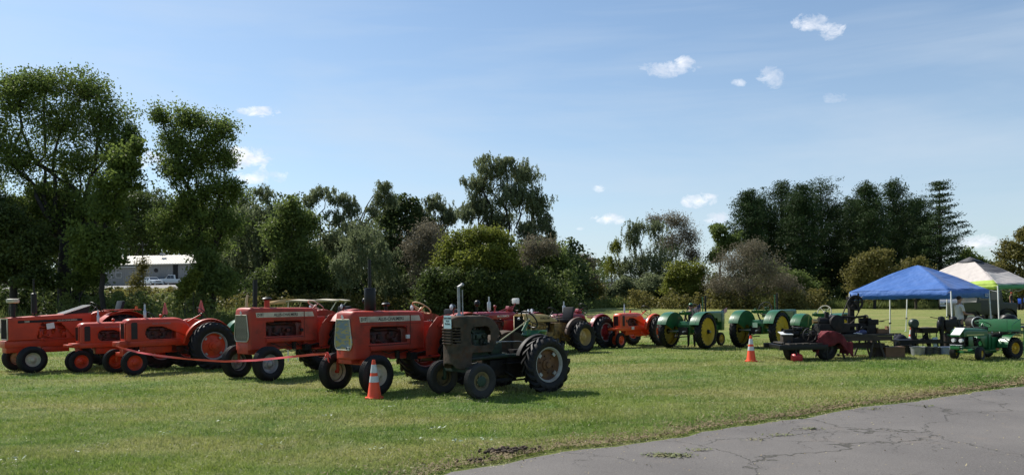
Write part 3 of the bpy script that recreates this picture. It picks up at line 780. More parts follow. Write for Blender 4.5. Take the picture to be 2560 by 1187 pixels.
tree('twiggy_tree', 'grey brown half bare tree left of the yellow green round tree', 1062, 76,
     [(1070, 580, 45, 38), (1040, 630, 45, 50), (1085, 650, 45, 50), (1060, 600, 55, 45), (1050, 700, 40, 40)], 8500, 0.15, L_brown, 'twiggy', trunk=0.16, fork=0.25, seed=26, cl=18, cat='tree')
tree('round_tree', 'yellow green round tree in front of the biggest willow', 1195, 72,
     [(1180, 590, 60, 34), (1240, 600, 50, 36), (1130, 620, 50, 40), (1195, 650, 80, 45), (1265, 650, 45, 48), (1110, 660, 40, 40), (1290, 690, 30, 40)],
     19000, 0.17, L_bright, trunk=0.25, fork=0.15, seed=27, cl=22)
tree('shade_tree', 'dark lower tree under the yellow green round tree', 1190, 70,
     [(1120, 705, 60, 40), (1200, 710, 70, 42), (1270, 715, 60, 40)], 12000, 0.18, L_dark, trunk=0.2, seed=28, bark=M_barkd)
tree('shade_tree', 'dark green tree right of the yellow green round tree', 1365, 78,
     [(1340, 640, 50, 50), (1390, 650, 45, 50), (1350, 700, 60, 45), (1410, 700, 40, 45)], 12000, 0.19, L_mid, trunk=0.22, seed=29, bark=M_barkd)
tree('twiggy_tree', 'thin grey brown tree leaning against the dark green tree', 1330, 75, [(1330, 625, 45, 34), (1370, 615, 36, 30), (1310, 670, 30, 40)], 4500, 0.15, L_brown, 'twiggy', trunk=0.12, fork=0.3, seed=30, cl=12)
tree('shade_tree', 'dark clump of distant trees at the left of the gap in the tree line', 1420, 150,
     [(1400, 650, 35, 30), (1440, 655, 34, 30), (1425, 700, 50, 35)], 6000, 0.36, L_dark, trunk=0.3, seed=31)
tree('twiggy_tree', 'small rusty brown tree at the left of the gap in the tree line', 1468, 110,
     [(1466, 655, 24, 26), (1455, 690, 26, 24), (1480, 700, 22, 24)], 3600, 0.22, L_brown, 'twiggy', trunk=0.16, seed=32, cl=9)
tree('shrub', 'olive shrub with yellowing leaves left of the gap', 1450, 88, [(1440, 735, 40, 22), (1480, 725, 40, 24), (1400, 740, 30, 20)], 5000, 0.18, L_olive, 'bush', trunk=0.06, seed=33, cat='shrub')
tree('young_tree', 'pale yellow green young tree at the right of the gap', 1535, 98,
     [(1540, 610, 22, 26), (1525, 650, 24, 30), (1555, 660, 26, 30)], 3600, 0.18, L_bright, 'willow', trunk=0.14, seed=34, cl=8)
tree('willow_tree', 'round topped tree with thin twigs and two dark stems right of the gap', 1620, 96,
     [(1580, 590, 34, 40), (1640, 560, 40, 30), (1600, 560, 36, 24), (1590, 650, 48, 50), (1650, 640, 60, 60)],
     10000, 0.2, L_willow, 'willow', trunk=0.28, fork=0.35, bark=M_barkd, seed=35, cl=11, trunks=[(-0.3, -0.6, 1.0), (0.9, 1.2, 0.7)])
tree('twiggy_tree', 'wide twiggy dome of a half bare tree against the sky', 1685, 100,
     [(1690, 555, 52, 28), (1640, 550, 30, 18), (1725, 590, 34, 34), (1680, 610, 60, 40), (1730, 640, 30, 36)],
     9500, 0.17, L_brown, 'twiggy', trunk=0.22, fork=0.25, seed=36, cl=26)
tree('shrub', 'grey green brush along the foot of the trees right of the gap', 1580, 90, [(1560, 715, 36, 28), (1620, 715, 46, 34), (1530, 730, 24, 20), (1660, 730, 40, 24)], 7500, 0.18, L_willow, 'bush', trunk=0.08, seed=37, cat='shrub')
tree('round_tree', 'small yellow green round tree between two grey brown ones', 1712, 86,
     [(1700, 680, 44, 36), (1740, 690, 36, 40), (1680, 715, 30, 30), (1720, 725, 46, 28)], 8500, 0.17, L_bright, trunk=0.14, seed=38)
tree('young_tree', 'small oak with open branches left of the pines', 1800, 96,
     [(1795, 575, 30, 22), (1815, 610, 38, 32), (1785, 640, 24, 26)], 5500, 0.2, L_mid, trunk=0.18, fork=0.5, seed=39, cl=9, bark=M_barkd)
tree('twiggy_tree', 'large grey brown bush tree in front of the pines', 1865, 82,
     [(1880, 620, 46, 30), (1830, 660, 50, 44), (1905, 670, 56, 46), (1800, 710, 46, 36), (1870, 720, 60, 36), (1960, 710, 46, 34), (1990, 730, 26, 24)],
     15000, 0.14, L_brown, 'twiggy', trunk=0.16, fork=0.15, seed=40, cl=26, bark=M_barkd)
tree('shade_tree', 'green brown underwood between the bush tree and the pines', 1950, 88, [(1930, 690, 50, 44), (1990, 700, 40, 36), (1900, 720, 50, 34), (2030, 725, 34, 28)], 7000, 0.18, L_mid, 'bush', trunk=0.1, seed=41)
# pines
PG = 'tall white pines standing in a row on the right'
for k, (px, ty, hw, lab) in enumerate([(1868, 482, 46, 'leftmost white pine of the row, behind the grey brown bush tree'), (1912, 500, 50, 'shorter white pine just right of the leftmost pine'), (1950, 462, 56, 'white pine with two rounded tops, left part of the row'),
        (2008, 470, 46, 'narrow white pine between two taller tops'), (2060, 456, 60, 'dense white pine with the broadest top, middle of the row'), (2130, 500, 46, 'lower white pine behind the middle of the row'),
        (2180, 470, 50, 'white pine left of the blue tent roof peak, in the row'), (2232, 462, 54, 'white pine with a flat top, right half of the row'), (2290, 500, 44, 'white pine standing second from the right end'), (2352, 457, 62, 'rightmost white pine with layered branches seen against the sky')]):
    pine('pine_tree', lab, px, ty, 98 + (k % 3) * 5, hw, 50 + k, bare=0.22 if k < 9 else 0.18, group=PG, nleaf=23000 if k < 9 else 17000, tier=(k == 9), lean=[.3, -.4, .5, 0, -.3, .4, -.5, .3, .2, 0][k])
for k, (px, ty, hw) in enumerate([(1985, 520, 50), (2095, 520, 55), (2160, 530, 50), (2255, 525, 50), (2320, 545, 46)]):
    pine('pine_tree', ['shaded pine in the second line behind the narrow pine', 'shaded pine in the second line behind the middle of the row', 'shaded pine in the second line behind the lower pine', 'shaded pine in the second line behind the flat topped pine', 'shaded pine in the second line behind the right end'][k], px, ty, 116, hw, 70 + k, bare=0.12, group=PG, nleaf=13000)
tree('shade_tree', 'dark undergrowth tree under the middle pines', 2080, 104, [(2050, 690, 60, 50), (2110, 680, 60, 60), (2010, 720, 60, 40), (2150, 720, 60, 40)], 9000, 0.24, L_dark, 'bush', trunk=0.12, seed=81)
tree('shade_tree', 'olive brown tree in front of the pines, left of the blue tent peak', 2185, 84,
     [(2190, 645, 46, 36), (2150, 680, 46, 44), (2220, 690, 50, 40), (2180, 720, 60, 36)], 9500, 0.18, L_olive, trunk=0.18, seed=82, bark=M_barkd)
tree('shade_tree', 'small olive tree right of the blue tent peak', 2288, 86, [(2285, 665, 34, 26), (2310, 700, 40, 40), (2260, 715, 40, 30)], 6000, 0.18, L_olive, trunk=0.15, seed=83)
tree('shade_tree', 'pale green loose tree behind the white tent', 2440, 110,
     [(2415, 640, 30, 26), (2450, 660, 40, 28), (2490, 668, 34, 24), (2400, 690, 40, 34), (2470, 710, 60, 30)], 8000, 0.24, L_mid, trunk=0.2, seed=84)
tree('shade_tree', 'brownish tree at the right edge of the view', 2555, 84,
     [(2560, 585, 30, 28), (2540, 630, 44, 36), (2590, 640, 50, 50), (2520, 680, 40, 36), (2560, 710, 60, 40)], 11000, 0.19, L_olive, trunk=0.28, seed=85)
tree('shade_tree', 'dark hedge tree behind the people at the right', 2510, 92, [(2460, 745, 60, 26), (2540, 745, 60, 28), (2400, 745, 60, 26), (2600, 740, 50, 30)], 9000, 0.2, L_dark, 'bush', trunk=0.1, seed=86)
tree('shade_tree', 'dark hedge tree behind the pickup truck', 2270, 96, [(2200, 735, 60, 26), (2280, 735, 60, 28), (2340, 738, 50, 26), (2130, 735, 50, 24)], 9000, 0.2, L_dark, 'bush', trunk=0.1, seed=87)

# thickets that close the gaps under the crowns
def thicket(label, px0, px1, y0, y1, d0, d1, n_, size, lm, seed, name='undergrowth'):
    r_ = np.random.default_rng(seed)
    K = int((px1 - px0) / 7); cx_ = r_.uniform(px0, px1, K); cd = r_.uniform(d0, d1, K)
    X = (cx_ - CX) / FPX * cd; Z0 = terr(X, cd)
    top = np.array([AT(a, r_.uniform(y0, y1), b_).z for a, b_ in zip(cx_, cd)])
    w = r_.integers(0, K, n_); hgt = np.maximum(top - Z0, 0.5)[w]
    t = r_.uniform(0, 1, n_)
    rad = (0.5 + 0.22 * hgt) * np.sqrt(np.clip(1 - t ** 2.5, 0.05, 1))
    P = np.column_stack([X[w] + r_.normal(0, 0.55, n_) * rad, cd[w] + r_.normal(0, 0.55, n_) * rad, Z0[w] + t * hgt])
    o = crown_obj(name, P, size, lm, r_.uniform(0, 1, K)[w] * 0.6 + r_.uniform(0, .4, n_), r_)
    stuff(o, label, 'undergrowth')
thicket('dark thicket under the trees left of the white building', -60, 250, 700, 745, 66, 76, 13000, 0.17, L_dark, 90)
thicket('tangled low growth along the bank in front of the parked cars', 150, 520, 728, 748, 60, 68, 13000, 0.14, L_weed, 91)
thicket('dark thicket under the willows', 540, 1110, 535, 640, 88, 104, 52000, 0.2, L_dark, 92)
thicket('shaded dark brush in front of the willows', 540, 1130, 655, 735, 76, 84, 34000, 0.15, L_dark, 192)  # dark leaf colour stands in for the shade low along the willows
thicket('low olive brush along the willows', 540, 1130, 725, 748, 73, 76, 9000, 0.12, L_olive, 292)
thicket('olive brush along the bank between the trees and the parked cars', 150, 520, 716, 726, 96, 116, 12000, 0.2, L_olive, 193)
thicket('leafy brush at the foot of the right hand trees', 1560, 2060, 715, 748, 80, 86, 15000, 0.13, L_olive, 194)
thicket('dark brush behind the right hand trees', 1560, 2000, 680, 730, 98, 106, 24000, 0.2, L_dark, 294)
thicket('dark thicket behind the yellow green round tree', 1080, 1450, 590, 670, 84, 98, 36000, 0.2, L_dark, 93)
thicket('shaded dark brush under the yellow green round tree', 1060, 1420, 665, 735, 69, 77, 34000, 0.14, L_dark, 195)  # shade beneath the round tree is put into the dark leaf colour
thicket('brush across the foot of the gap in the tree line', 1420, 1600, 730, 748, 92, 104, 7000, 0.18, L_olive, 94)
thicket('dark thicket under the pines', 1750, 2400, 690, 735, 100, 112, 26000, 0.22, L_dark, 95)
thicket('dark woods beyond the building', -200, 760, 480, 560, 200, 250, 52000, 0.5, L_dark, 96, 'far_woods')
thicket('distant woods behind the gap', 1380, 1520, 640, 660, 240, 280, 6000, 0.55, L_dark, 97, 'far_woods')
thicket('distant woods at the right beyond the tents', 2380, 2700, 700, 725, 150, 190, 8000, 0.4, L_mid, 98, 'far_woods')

def weeds():
    """tall grass and goldenrod where the mown field ends"""
    r_ = np.random.default_rng(31)
    n_ = 60000
    px = r_.uniform(-120, 2700, n_)
    edge = np.interp(px, [-100, 200, 520, 760, 1000, 1400, 1600, 1900, 2150, 2350, 2700], [57, 56, 57, 72, 74, 78, 88, 84, 86, 92, 96])
    dd = edge + r_.exponential(2.2, n_)
    X = (px - CX) / FPX * dd; Z = terr(X, dd)
    h = (0.35 + 0.45 * np.clip(vnoise(X, dd, 0.5, 5) + 0.5, 0, 1.3) + r_.exponential(0.2, n_)) * (0.8 + 0.3 * np.clip((dd - edge) / 3, 0, 1.5))
    a = r_.uniform(0, 2 * PI, n_); u = np.stack([np.cos(a), np.sin(a), np.zeros(n_)], 1) * 0.045
    b = np.column_stack([X, dd, Z - 0.02]); ln = np.stack([r_.normal(0, .28, n_), r_.normal(0, .28, n_), np.ones(n_)], 1) * h[:, None]
    v = np.empty((n_, 3, 3)); v[:, 0] = b - u; v[:, 1] = b + u; v[:, 2] = b + ln
    tint = np.clip(vnoise(X, dd, 0.3, 6) * 0.5 + 0.4 + r_.normal(0, .2, n_), 0, 1)
    stuff(link('tall_weeds', np_mesh('tall_weeds', v.reshape(-1, 3), np.arange(n_ * 3).reshape(-1, 3), L_weed, tint=np.repeat(tint, 3))), 'tall weeds along the edge of the mown field', 'weeds')
    n_ = 26000; px = r_.uniform(-120, 2700, n_); edge = np.interp(px, [-100, 200, 520, 760, 1000, 1400, 1600, 1900, 2150, 2350, 2700], [57, 56, 57, 72, 74, 78, 88, 84, 86, 92, 96]); dd = edge + 0.4 + r_.exponential(2.0, n_)
    X = (px - CX) / FPX * dd; Z = terr(X, dd); hh = np.clip(0.7 + vnoise(X, dd, 0.6, 15), 0.2, 1.6) * r_.uniform(0.2, 1, n_)
    crown = crown_obj('weed_leaves', np.column_stack([X, dd, Z + hh]), 0.10, L_weed, r_.uniform(0, 1, n_), r_)
    stuff(crown, 'leafy goldenrod and brush at the edge of the mown field', 'weeds')
weeds()
# ------------------------------------------------------------------ wheels
_wc = {}
def rib_tyre(Ro, Ri, w, m):
    k = ('rib', round(Ro, 3), round(Ri, 3), round(w, 3), m.name)
    if k not in _wc:
        h = w / 2; s = Ro - Ri
        pr = [(Ri, -h * .70), (Ri + .012, -h * .82), (Ri + s * .45, -h * 1.0), (Ri + s * .75, -h * .93), (Ro - .028, -h * .74)]
        for a in (-.66, -.28, .10, .48):
            pr += [(Ro - .006, h * a), (Ro, h * (a + .05)), (Ro, h * (a + .13)), (Ro - .006, h * (a + .18))]
            if a < .48: pr += [(Ro - .022, h * (a + .20)), (Ro - .022, h * (a + .36))]
        pr += [(Ro - .028, h * .74), (Ri + s * .75, h * .93), (Ri + s * .45, h), (Ri + .012, h * .82), (Ri, h * .70), (Ri + .01, 0)]
        _wc[k] = MB().lathe(pr, axis='Y', n=40, closed=True).mesh('tyre', m, ang=45)
    return _wc[k]
def lug_tyre(Ro, Ri, w, m, nl=22, lug=0.038):
    k = ('lug', round(Ro, 3), round(Ri, 3), round(w, 3), m.name, nl)
    if k not in _wc:
        h = w / 2; Rb = Ro - lug; s = Rb - Ri
        pr = [(Ri, -h * .62), (Ri + .015, -h * .74), (Ri + s * .4, -h * .98), (Ri + s * .72, -h * .98), (Rb - .03, -h * .85), (Rb, -h * .45), (Rb + .004, 0), (Rb, h * .45), (Rb - .03, h * .85), (Ri + s * .72, h * .98), (Ri + s * .4, h * .98), (Ri + .015, h * .74), (Ri, h * .62), (Ri + .01, 0)]
        mb = MB().lathe(pr, axis='Y', n=44, closed=True)
        dth = 2 * PI / nl
        for side in (-1, 1):
            for i in range(nl):
                t0 = i * dth + (dth / 2 if side > 0 else 0)
                pts = [(0.00, 0.02), (0.42, 0.45), (0.80, 0.80), (1.02, 0.98)]   # (across, sweep)
                th = dth * 0.19
                vv = []
                for q, (ac, sw) in enumerate(pts):
                    ang = t0 - sw * dth * 0.95
                    rt = Ro if q < 2 else (Ro - .004 if q == 2 else Ro - .055); rb = Rb - .02 if q < 3 else Rb - .09
                    for (rr_, da) in ((rb, -th), (rb, th), (rt, th * .8), (rt, -th * .8)):
                        a = ang + da; vv.append((rr_ * math.cos(a), side * h * ac, rr_ * math.sin(a)))
                ff = [(0, 1, 2, 3), (12, 15, 14, 13)]
                for q in range(3):
                    for c in range(4):
                        ff.append((q * 4 + c, q * 4 + (c + 1) % 4, q * 4 + 4 + (c + 1) % 4, q * 4 + 4 + c))
                mb.add(vv, ff)
        _wc[k] = mb.mesh('tyre', m, ang=40)
    return _wc[k]
def rim_mesh(Ri, w, m, style='dish'):
    k = ('rim', round(Ri, 3), round(w, 3), m.name, style)
    if k not in _wc:
        h = w / 2; mb = MB()
        r = Ri + .012
        if style == 'flat':     # big pressed disc, nearly flush
            pr = [(r, -h * .6), (r - .02, -h * .55), (r - .03, h * .1), (r - .005, h * .60), (r - .02, h * .66), (r - .05, h * .45), (Ri * .80, h * .38), (Ri * .74, h * .30), (Ri * .40, h * .34), (Ri * .22, h * .42), (Ri * .20, h * .7), (0.0, h * .74)]
        elif style == 'deep':
            pr = [(r, -h * .62), (r - .02, -h * .6), (r - .05, -h * .2), (r - .06, h * .1), (r - .02, h * .5), (r, h * .62), (r - .014, h * .68), (r - .035, h * .42), (r - .065, h * .0), (Ri * .78, -h * .10), (Ri * .55, h * .02), (Ri * .36, h * .10), (Ri * .34, h * .34), (Ri * .20, h * .40), (Ri * .18, h * .62), (0, h * .64)]
        else:
            pr = [(r, -h * .62), (r - .02, -h * .6), (r - .03, h * .1), (r - .01, h * .5), (r, h * .62), (r - .014, h * .69), (r - .032, h * .45), (Ri * .80, h * .05), (Ri * .62, -h * .02), (Ri * .42, h * .22), (Ri * .30, h * .28), (Ri * .28, h * .62), (Ri * .16, h * .72), (0, h * .74)]
        mb.lathe(pr, axis='Y', n=36)
        nb = 6 if style != 'flat' else 8; rb = Ri * (.50 if style != 'flat' else .60)
        for i in range(nb):
            a = 2 * PI * i / nb + .3; y = h * (.14 if style == 'dish' else .32 if style == 'flat' else .06)
            mb.cyl((rb * math.cos(a), y - .02, rb * math.sin(a)), (rb * math.cos(a), y + .028, rb * math.sin(a)), .016, n=6)
        _wc[k] = mb.mesh('rim', m, ang=35)
    return _wc[k]
def wheel(parent, name, loc, side, Ro, Ri, w, rim, tyre=None, kind='rib', style='dish', nl=22, rim2=None, lug=0.038, steer=0.0):
    tyre = tyre or M_tyre
    tm = rib_tyre(Ro, Ri, w, tyre) if kind == 'rib' else lug_tyre(Ro, Ri, w, tyre, nl, lug)
    o = link(name, rim_mesh(Ri * (1 if not rim2 else 1), w, rim, style), parent, loc, (0, 0, (0 if side > 0 else PI) + steer))
    o.rotation_mode = 'XYZ'
    t = link('tyre', tm, o)
    if kind == 'lug' and side < 0: t.scale = (-1, 1, 1)
    if rim2:       # separate outer rim band with clamps
        h = w / 2; mb = MB().lathe([(Ri + .014, -h * .62), (Ri - .02, -h * .5), (Ri - .03, h * .2), (Ri + .0, h * .60), (Ri + .018, h * .70), (Ri + .004, h * .74), (Ri - .022, h * .55), (Ri - .030, h * .34), (Ri - .036, h * .1)], axis='Y', n=40)
        for i in range(4 if style == 'deep' else 6):
            a = 2 * PI * i / (4 if style == 'deep' else 6) + .75
            c = ((Ri - .075) * math.cos(a), h * .24, (Ri - .075) * math.sin(a))
            mb.box(c, (.05, .03, .07), (0, -a, 0))
        mb.build('rim_band', rim2, o)
    return o

# ------------------------------------------------------------------ body shells
def hood_shell(name, parent, m, x0, x1, ztop, zbot, hw, cr=0.07, hole=None, nx=None, dz=0.028, thick=0.012, front=True, rear=False, step=0.03):
    nx = nx or max(6, int((x1 - x0) / step)); mb = MB(); rings = []
    nzr = max(3, int((ztop((x0 + x1) / 2) - zbot((x0 + x1) / 2)) / dz))
    for i in range(nx + 1):
        x = x0 + (x1 - x0) * i / nx; zt_, zb_, h = ztop(x), zbot(x), hw(x); c = min(cr, h * .9, (zt_ - zb_) * .6)
        pts = []
        for k in range(nzr + 1): pts.append((x, h, zb_ + (zt_ - c - zb_) * k / nzr))
        for k in range(1, 6):
            a = PI / 2 * k / 5; pts.append((x, h - c + c * math.cos(a), zt_ - c + c * math.sin(a)))
        half = pts
        other = [(p[0], -p[1], p[2]) for p in reversed(half)]
        mid = [(x, (h - c) * 0.0, zt_ + 0.008)]
        rings.append(half + mid + other)
    n = len(rings[0])
    for rg_ in rings: mb.v += rg_
    for i in range(nx):
        xc = (rings[i][0][0] + rings[i + 1][0][0]) / 2
        for j in range(n - 1):
            zc = (rings[i][j][2] + rings[i][j + 1][2] + rings[i + 1][j][2] + rings[i + 1][j + 1][2]) / 4
            if hole and (j < nzr or j >= n - 1 - nzr) and hole(xc, zc): continue
            mb.f.append((i * n + j, (i + 1) * n + j, (i + 1) * n + j + 1, i * n + j + 1))
    if front: mb.f.append(tuple(nx * n + j for j in range(n)))
    if rear: mb.f.append(tuple(j for j in range(n))[::-1])
    o = mb.build(name, m, parent, ang=50)
    if thick:
        md = o.modifiers.new('thickness', 'SOLIDIFY'); md.thickness = thick; md.offset = -1
    return o
def rrect(x0, x1, z0, z1, r, sx=0.0):
    def f(x, z):
        xx = x - sx * (z - z0)
        if not (x0 < xx < x1 and z0 < z < z1): return False
        cx_ = min(max(xx, x0 + r), x1 - r); cz_ = min(max(z, z0 + r), z1 - r)
        return (xx - cx_) ** 2 + (z - cz_) ** 2 <= r * r
    return f
def engine(parent, x0, x1, z0, z1, w, m, seed=1, pipes=True):
    rr = random.Random(seed); mb = MB(); L = x1 - x0; Hh = z1 - z0
    mb.box(((x0 + x1) / 2, 0, z0 + Hh * .35), (L * .92, w * .62, Hh * .70))
    mb.box(((x0 + x1) / 2, 0, z0 + Hh * .82), (L * .80, w * .42, Hh * .24))
    for k in range(4):
        x = x0 + L * (.16 + .22 * k)
        mb.cyl((x, w * .30, z0 + Hh * .45), (x, w * .36, z0 + Hh * .62), .045, .04, 8)
        mb.cyl((x, 0, z1 - .08), (x, 0, z1 + .0), .03, .03, 8)
    mb.tube([(x0 + L * .1, w * .38, z0 + Hh * .72), (x0 + L * .35, w * .42, z0 + Hh * .80), (x0 + L * .7, w * .42, z0 + Hh * .78), (x0 + L * .86, w * .36, z0 + Hh * .95)], .028, 8)
    mb.tube([(x0 + L * .2, w * .36, z0 + Hh * .2), (x0 + L * .5, w * .44, z0 + Hh * .28), (x0 + L * .9, w * .40, z0 + Hh * .58)], .022, 7)
    for k in range(9):
        x, z = x0 + L * rr.uniform(.08, .92), z0 + Hh * rr.uniform(.1, .8)
        if k % 3 == 0: mb.cyl((x, w * .28, z), (x, w * rr.uniform(.40, .48), z), rr.uniform(.025, .055), n=10)
        else: mb.box((x, w * .36, z), (rr.uniform(.04, .12), rr.uniform(.08, .16), rr.uniform(.04, .12)))
    mb.cyl((x0 + L * .75, w * .40, z0 + Hh * .25), (x0 + L * .75, w * .40, z0 + Hh * .6), .05, n=12)
    # fan and pulley towards the radiator
    mb.cyl((x1, 0, z0 + Hh * .55), (x1 + .06, 0, z0 + Hh * .55), .09, n=14)
    for k in range(4):
        a = PI / 4 + k * PI / 2
        mb.box((x1 + .05, math.cos(a) * .13, z0 + Hh * .55 + math.sin(a) * .13), (.012, .08, .16), (a - PI / 2, 0, 0))
    return mb.build('engine', m, parent, bevel=0.006)
def steering(parent, loc, tilt, Rw, m_rim, m_col, base, spokes=3, r=0.014, colr=0.02):
    """wheel at loc, tilted back; base = lower end of the column"""
    loc, base = Vector(loc), Vector(base); ax = Vector((math.sin(tilt) * -1, 0, math.cos(tilt)))
    mb = MB(); mb.ring((0, 0, 0), ax, Rw, r, 30, 7)
    u = ax.orthogonal().normalized(); v = ax.cross(u)
    for k in range(spokes):
        a = 2 * PI * k / spokes + .5; p = (u * math.cos(a) + v * math.sin(a)) * Rw
        mb.tube([-ax * .035, p * .5 - ax * .02, p], [.010, .009, .008], 6)
    mb.cyl(-ax * .05, ax * .012, .035, .025, 12)
    mb.build('steering_wheel', m_rim, parent, loc=loc)
    MB().tube([base, loc - ax * .03], [colr * 1.2, colr], 10).build('steering_column', m_col, parent)
def clam_fender(parent, xc, zc, Rf, y0, y1, a0, a1, m, inner=None, ri=0.3, edge=.012, name='fender'):
    """a curved mudguard over the wheel, open on the wheel side, with a vertical sheet at y=inner"""
    mb = MB(); n = 22; pts = []
    for i in range(n + 1):
        a = a0 + (a1 - a0) * i / n; pts.append((xc + Rf * math.cos(a), zc + Rf * math.sin(a)))
    for t in (0, edge):
        pass
    k0 = len(mb.v)
    for i, (x, z) in enumerate(pts):
        a = a0 + (a1 - a0) * i / n; dx, dz = math.cos(a) * edge, math.sin(a) * edge
        drop = .02
        mb.v += [(x, y0, z), (x, y1, z), (x + dx - math.cos(a) * drop * 0, y1, z + dz), (x + dx, y0, z + dz), (x + dx * .6 + math.cos(a) * .012, (y0 + y1) / 2, z + dz + math.sin(a) * .018)]
    for i in range(n):
        a, b = k0 + i * 5, k0 + i * 5 + 5
        mb.f += [(a, a + 1, b + 1, b), (a + 1, a + 2, b + 2, b + 1), (a + 2, a + 4, b + 4, b + 2), (a + 4, a + 3, b + 3, b + 4), (a + 3, a, b, b + 3)]
    if inner is not None:
        poly = [(xc + (Rf + .004) * math.cos(a0 + (a1 - a0) * i / n), zc + (Rf + .004) * math.sin(a0 + (a1 - a0) * i / n)) for i in range(n + 1)]
        poly2 = [(xc + ri * math.cos(a0 + (a1 - a0) * i / n), zc + ri * math.sin(a0 + (a1 - a0) * i / n)) for i in range(n, -1, -1)]
        for i in range(n):
            q = [poly[i], poly[i + 1], poly2[n - i - 1], poly2[n - i]]
            mb.prism(q, inner - .004, inner + .004)
    return mb.build(name, m, parent, ang=40)
def pan_seat(parent, loc, m, w=.42, l=.40, rim=.07, name='seat'):
    mb = MB(); n = 24; rings = [(0, 0.0), (.45, .004), (.75, .02), (.93, .05), (1.0, rim), (1.02, rim - .004), (.94, .040), (.75, .008), (.45, -.008), (0, -.012)]
    for (f, z) in rings:
        for j in range(n):
            a = 2 * PI * j / n; x, y = math.cos(a) * l / 2 * f, math.sin(a) * w / 2 * f
            zz = z * (1.0 if math.cos(a) < 0.3 else 0.45)
            mb.v.append((x, y, zz))
    for i in range(len(rings) - 1):
        for j in range(n):
            mb.f.append((i * n + j, i * n + (j + 1) % n, (i + 1) * n + (j + 1) % n, (i + 1) * n + j))
    return mb.build(name, m, parent, loc=loc, ang=60)
def cushion_seat(parent, loc, m, w=.5, back=.3):
    x, y, z = loc
    MB().box((x, y, z), (.42, w, .10)).build('seat', m, parent, bevel=.03)
    if back: MB().box((x - .24, y, z + back * .6), (.09, w * .95, back), (0, -.15, 0)).build('seat_back', m, parent, bevel=.03)
def lamp(parent, loc, r, body, face=1, tilt=0.0, name='headlight'):
    """round headlight looking forward (face=1) or back"""
    o = MB().lathe([(0, -.10), (r * .45, -.09), (r * .82, -.05), (r, 0), (r * 1.04, .012), (r * .98, .02), (r * .9, .016)], axis='X', n=20).build(name, body, parent, loc=loc, rot=(0, tilt, 0 if face > 0 else PI))
    MB().lathe([(r * .93, .014), (r * .6, .026), (0, .034)], axis='X', n=20).build('lens', M_lens, o)
    return o
def bars_grille(parent, x, y0, y1, z0, z1, nb, m_frame, m_back, m_bar, tilt=0.0, horizontal=False, fr=.02):
    """a framed radiator grille facing forward: backing, frame and single bars"""
    g = MB().box((x, (y0 + y1) / 2, (z0 + z1) / 2), (.012, y1 - y0, z1 - z0)).build('grille', m_back, parent)
    mb = MB()
    mb.box((x + .012, y0, (z0 + z1) / 2), (.024, fr, z1 - z0 + fr)); mb.box((x + .012, y1, (z0 + z1) / 2), (.024, fr, z1 - z0 + fr))
    mb.box((x + .013, (y0 + y1) / 2, z0), (.022, y1 - y0 - fr, fr)); mb.box((x + .013, (y0 + y1) / 2, z1), (.022, y1 - y0 - fr, fr))
    mb.build('grille_frame', m_frame, g, bevel=.004)
    bm_ = MB().box((0, 0, 0), (.012, .008, z1 - z0 - fr) if not horizontal else (.012, y1 - y0 - fr, .012)).mesh('grille_bar', m_bar)
    for i in range(nb):
        t = (i + .5) / nb
        loc = (x + .014, y0 + (y1 - y0) * t, (z0 + z1) / 2) if not horizontal else (x + .014, (y0 + y1) / 2, z0 + (z1 - z0) * t)
        link('grille_bar', bm_, g, loc)
    return g
def place(name_label, group, near_front, alpha, wb, tf, cat='tractor', away=False, front_anchor=True):
    """tractor heading (left, towards the camera); near_front = pixel under the near front wheel -> Empty at ground under rear axle"""
    c, s = math.cos(alpha), math.sin(alpha); p = G(*near_front)
    h = Vector((-c, -s, 0)); n = Vector((s, -c, 0))
    if away: h, n = Vector((c, s, 0)), Vector((s, -c, 0))
    o = p - n * tf / 2 - (h * wb if front_anchor else h * 0)
    rz = math.atan2(h.y, h.x)
    return thing('tractor', name_label, cat, (o.x, o.y, 0), rz, group)
def front_axle(parent, xf, tf, Rf, zb, m, pivot=.12, bow=0.0):
    mb = MB(); h = tf / 2
    mb.box((xf, 0, zb), (.11, tf - .30, .10))
    for s in (-1, 1):
        mb.tube([(xf, s * (h - .17), zb), (xf, s * (h - .10), zb - .01), (xf, s * (h - .085), zb - .08), (xf, s * (h - .085), Rf)], [.04, .04, .034, .034], 8)
        mb.cyl((xf, s * (h - .09), Rf), (xf, s * (h - .01), Rf), .035, n=10)
        mb.tube([(xf - .14, s * (h - .14), zb - .02), (xf - .5, s * .12, zb + .08)], .016, 6)
    mb.cyl((xf - .14, -(h - .14), zb - .02), (xf - .14, h - .14, zb - .02), .014, n=6)
    mb.box((xf, 0, zb + .08), (.16, .24, .14))
    return mb.build('front_axle', m, parent, bevel=.006)
def rear_axle(parent, tr, Rr, m, wd=.3, tube=.075, xr=0.0, body_x1=.9, zc=None, seed=0):
    """transmission, final drives, axle tubes, drawbar"""
    zc = zc or Rr; mb = MB()
    mb.box((.18, 0, zc + .02), (.62, .36, .42)); mb.box((.62, 0, zc + .02), (.50, .26, .30))
    mb.box((-.12, 0, zc + .05), (.25, .30, .30))
    mb.cyl((0, -(tr / 2 - wd * .2), Rr), (0, tr / 2 - wd * .2, Rr), tube, n=14)
    for s in (-1, 1):
        mb.cyl((0, s * .2, Rr), (0, s * .36, Rr), .17, .13, 16)
        mb.box((.25, s * .30, zc - .22), (.5, .05, .03)); mb.tube([(.55, s * .16, zc - .05), (.50, s * .30, zc - .12), (.42, s * .34, zc - .2)], .016, 6)
    mb.box((-.45, 0, zc - .25), (.75, .06, .03)); mb.box((-.78, 0, zc - .25), (.04, .5, .025))
    for s in (-1, 1): mb.tube([(-.2, s * .18, zc - .1), (-.72, s * .30, zc - .24)], .018, 6)
    mb.box((.10, 0, zc + .28), (.34, .20, .12))
    return mb.build('transmission', m, parent, bevel=.012)
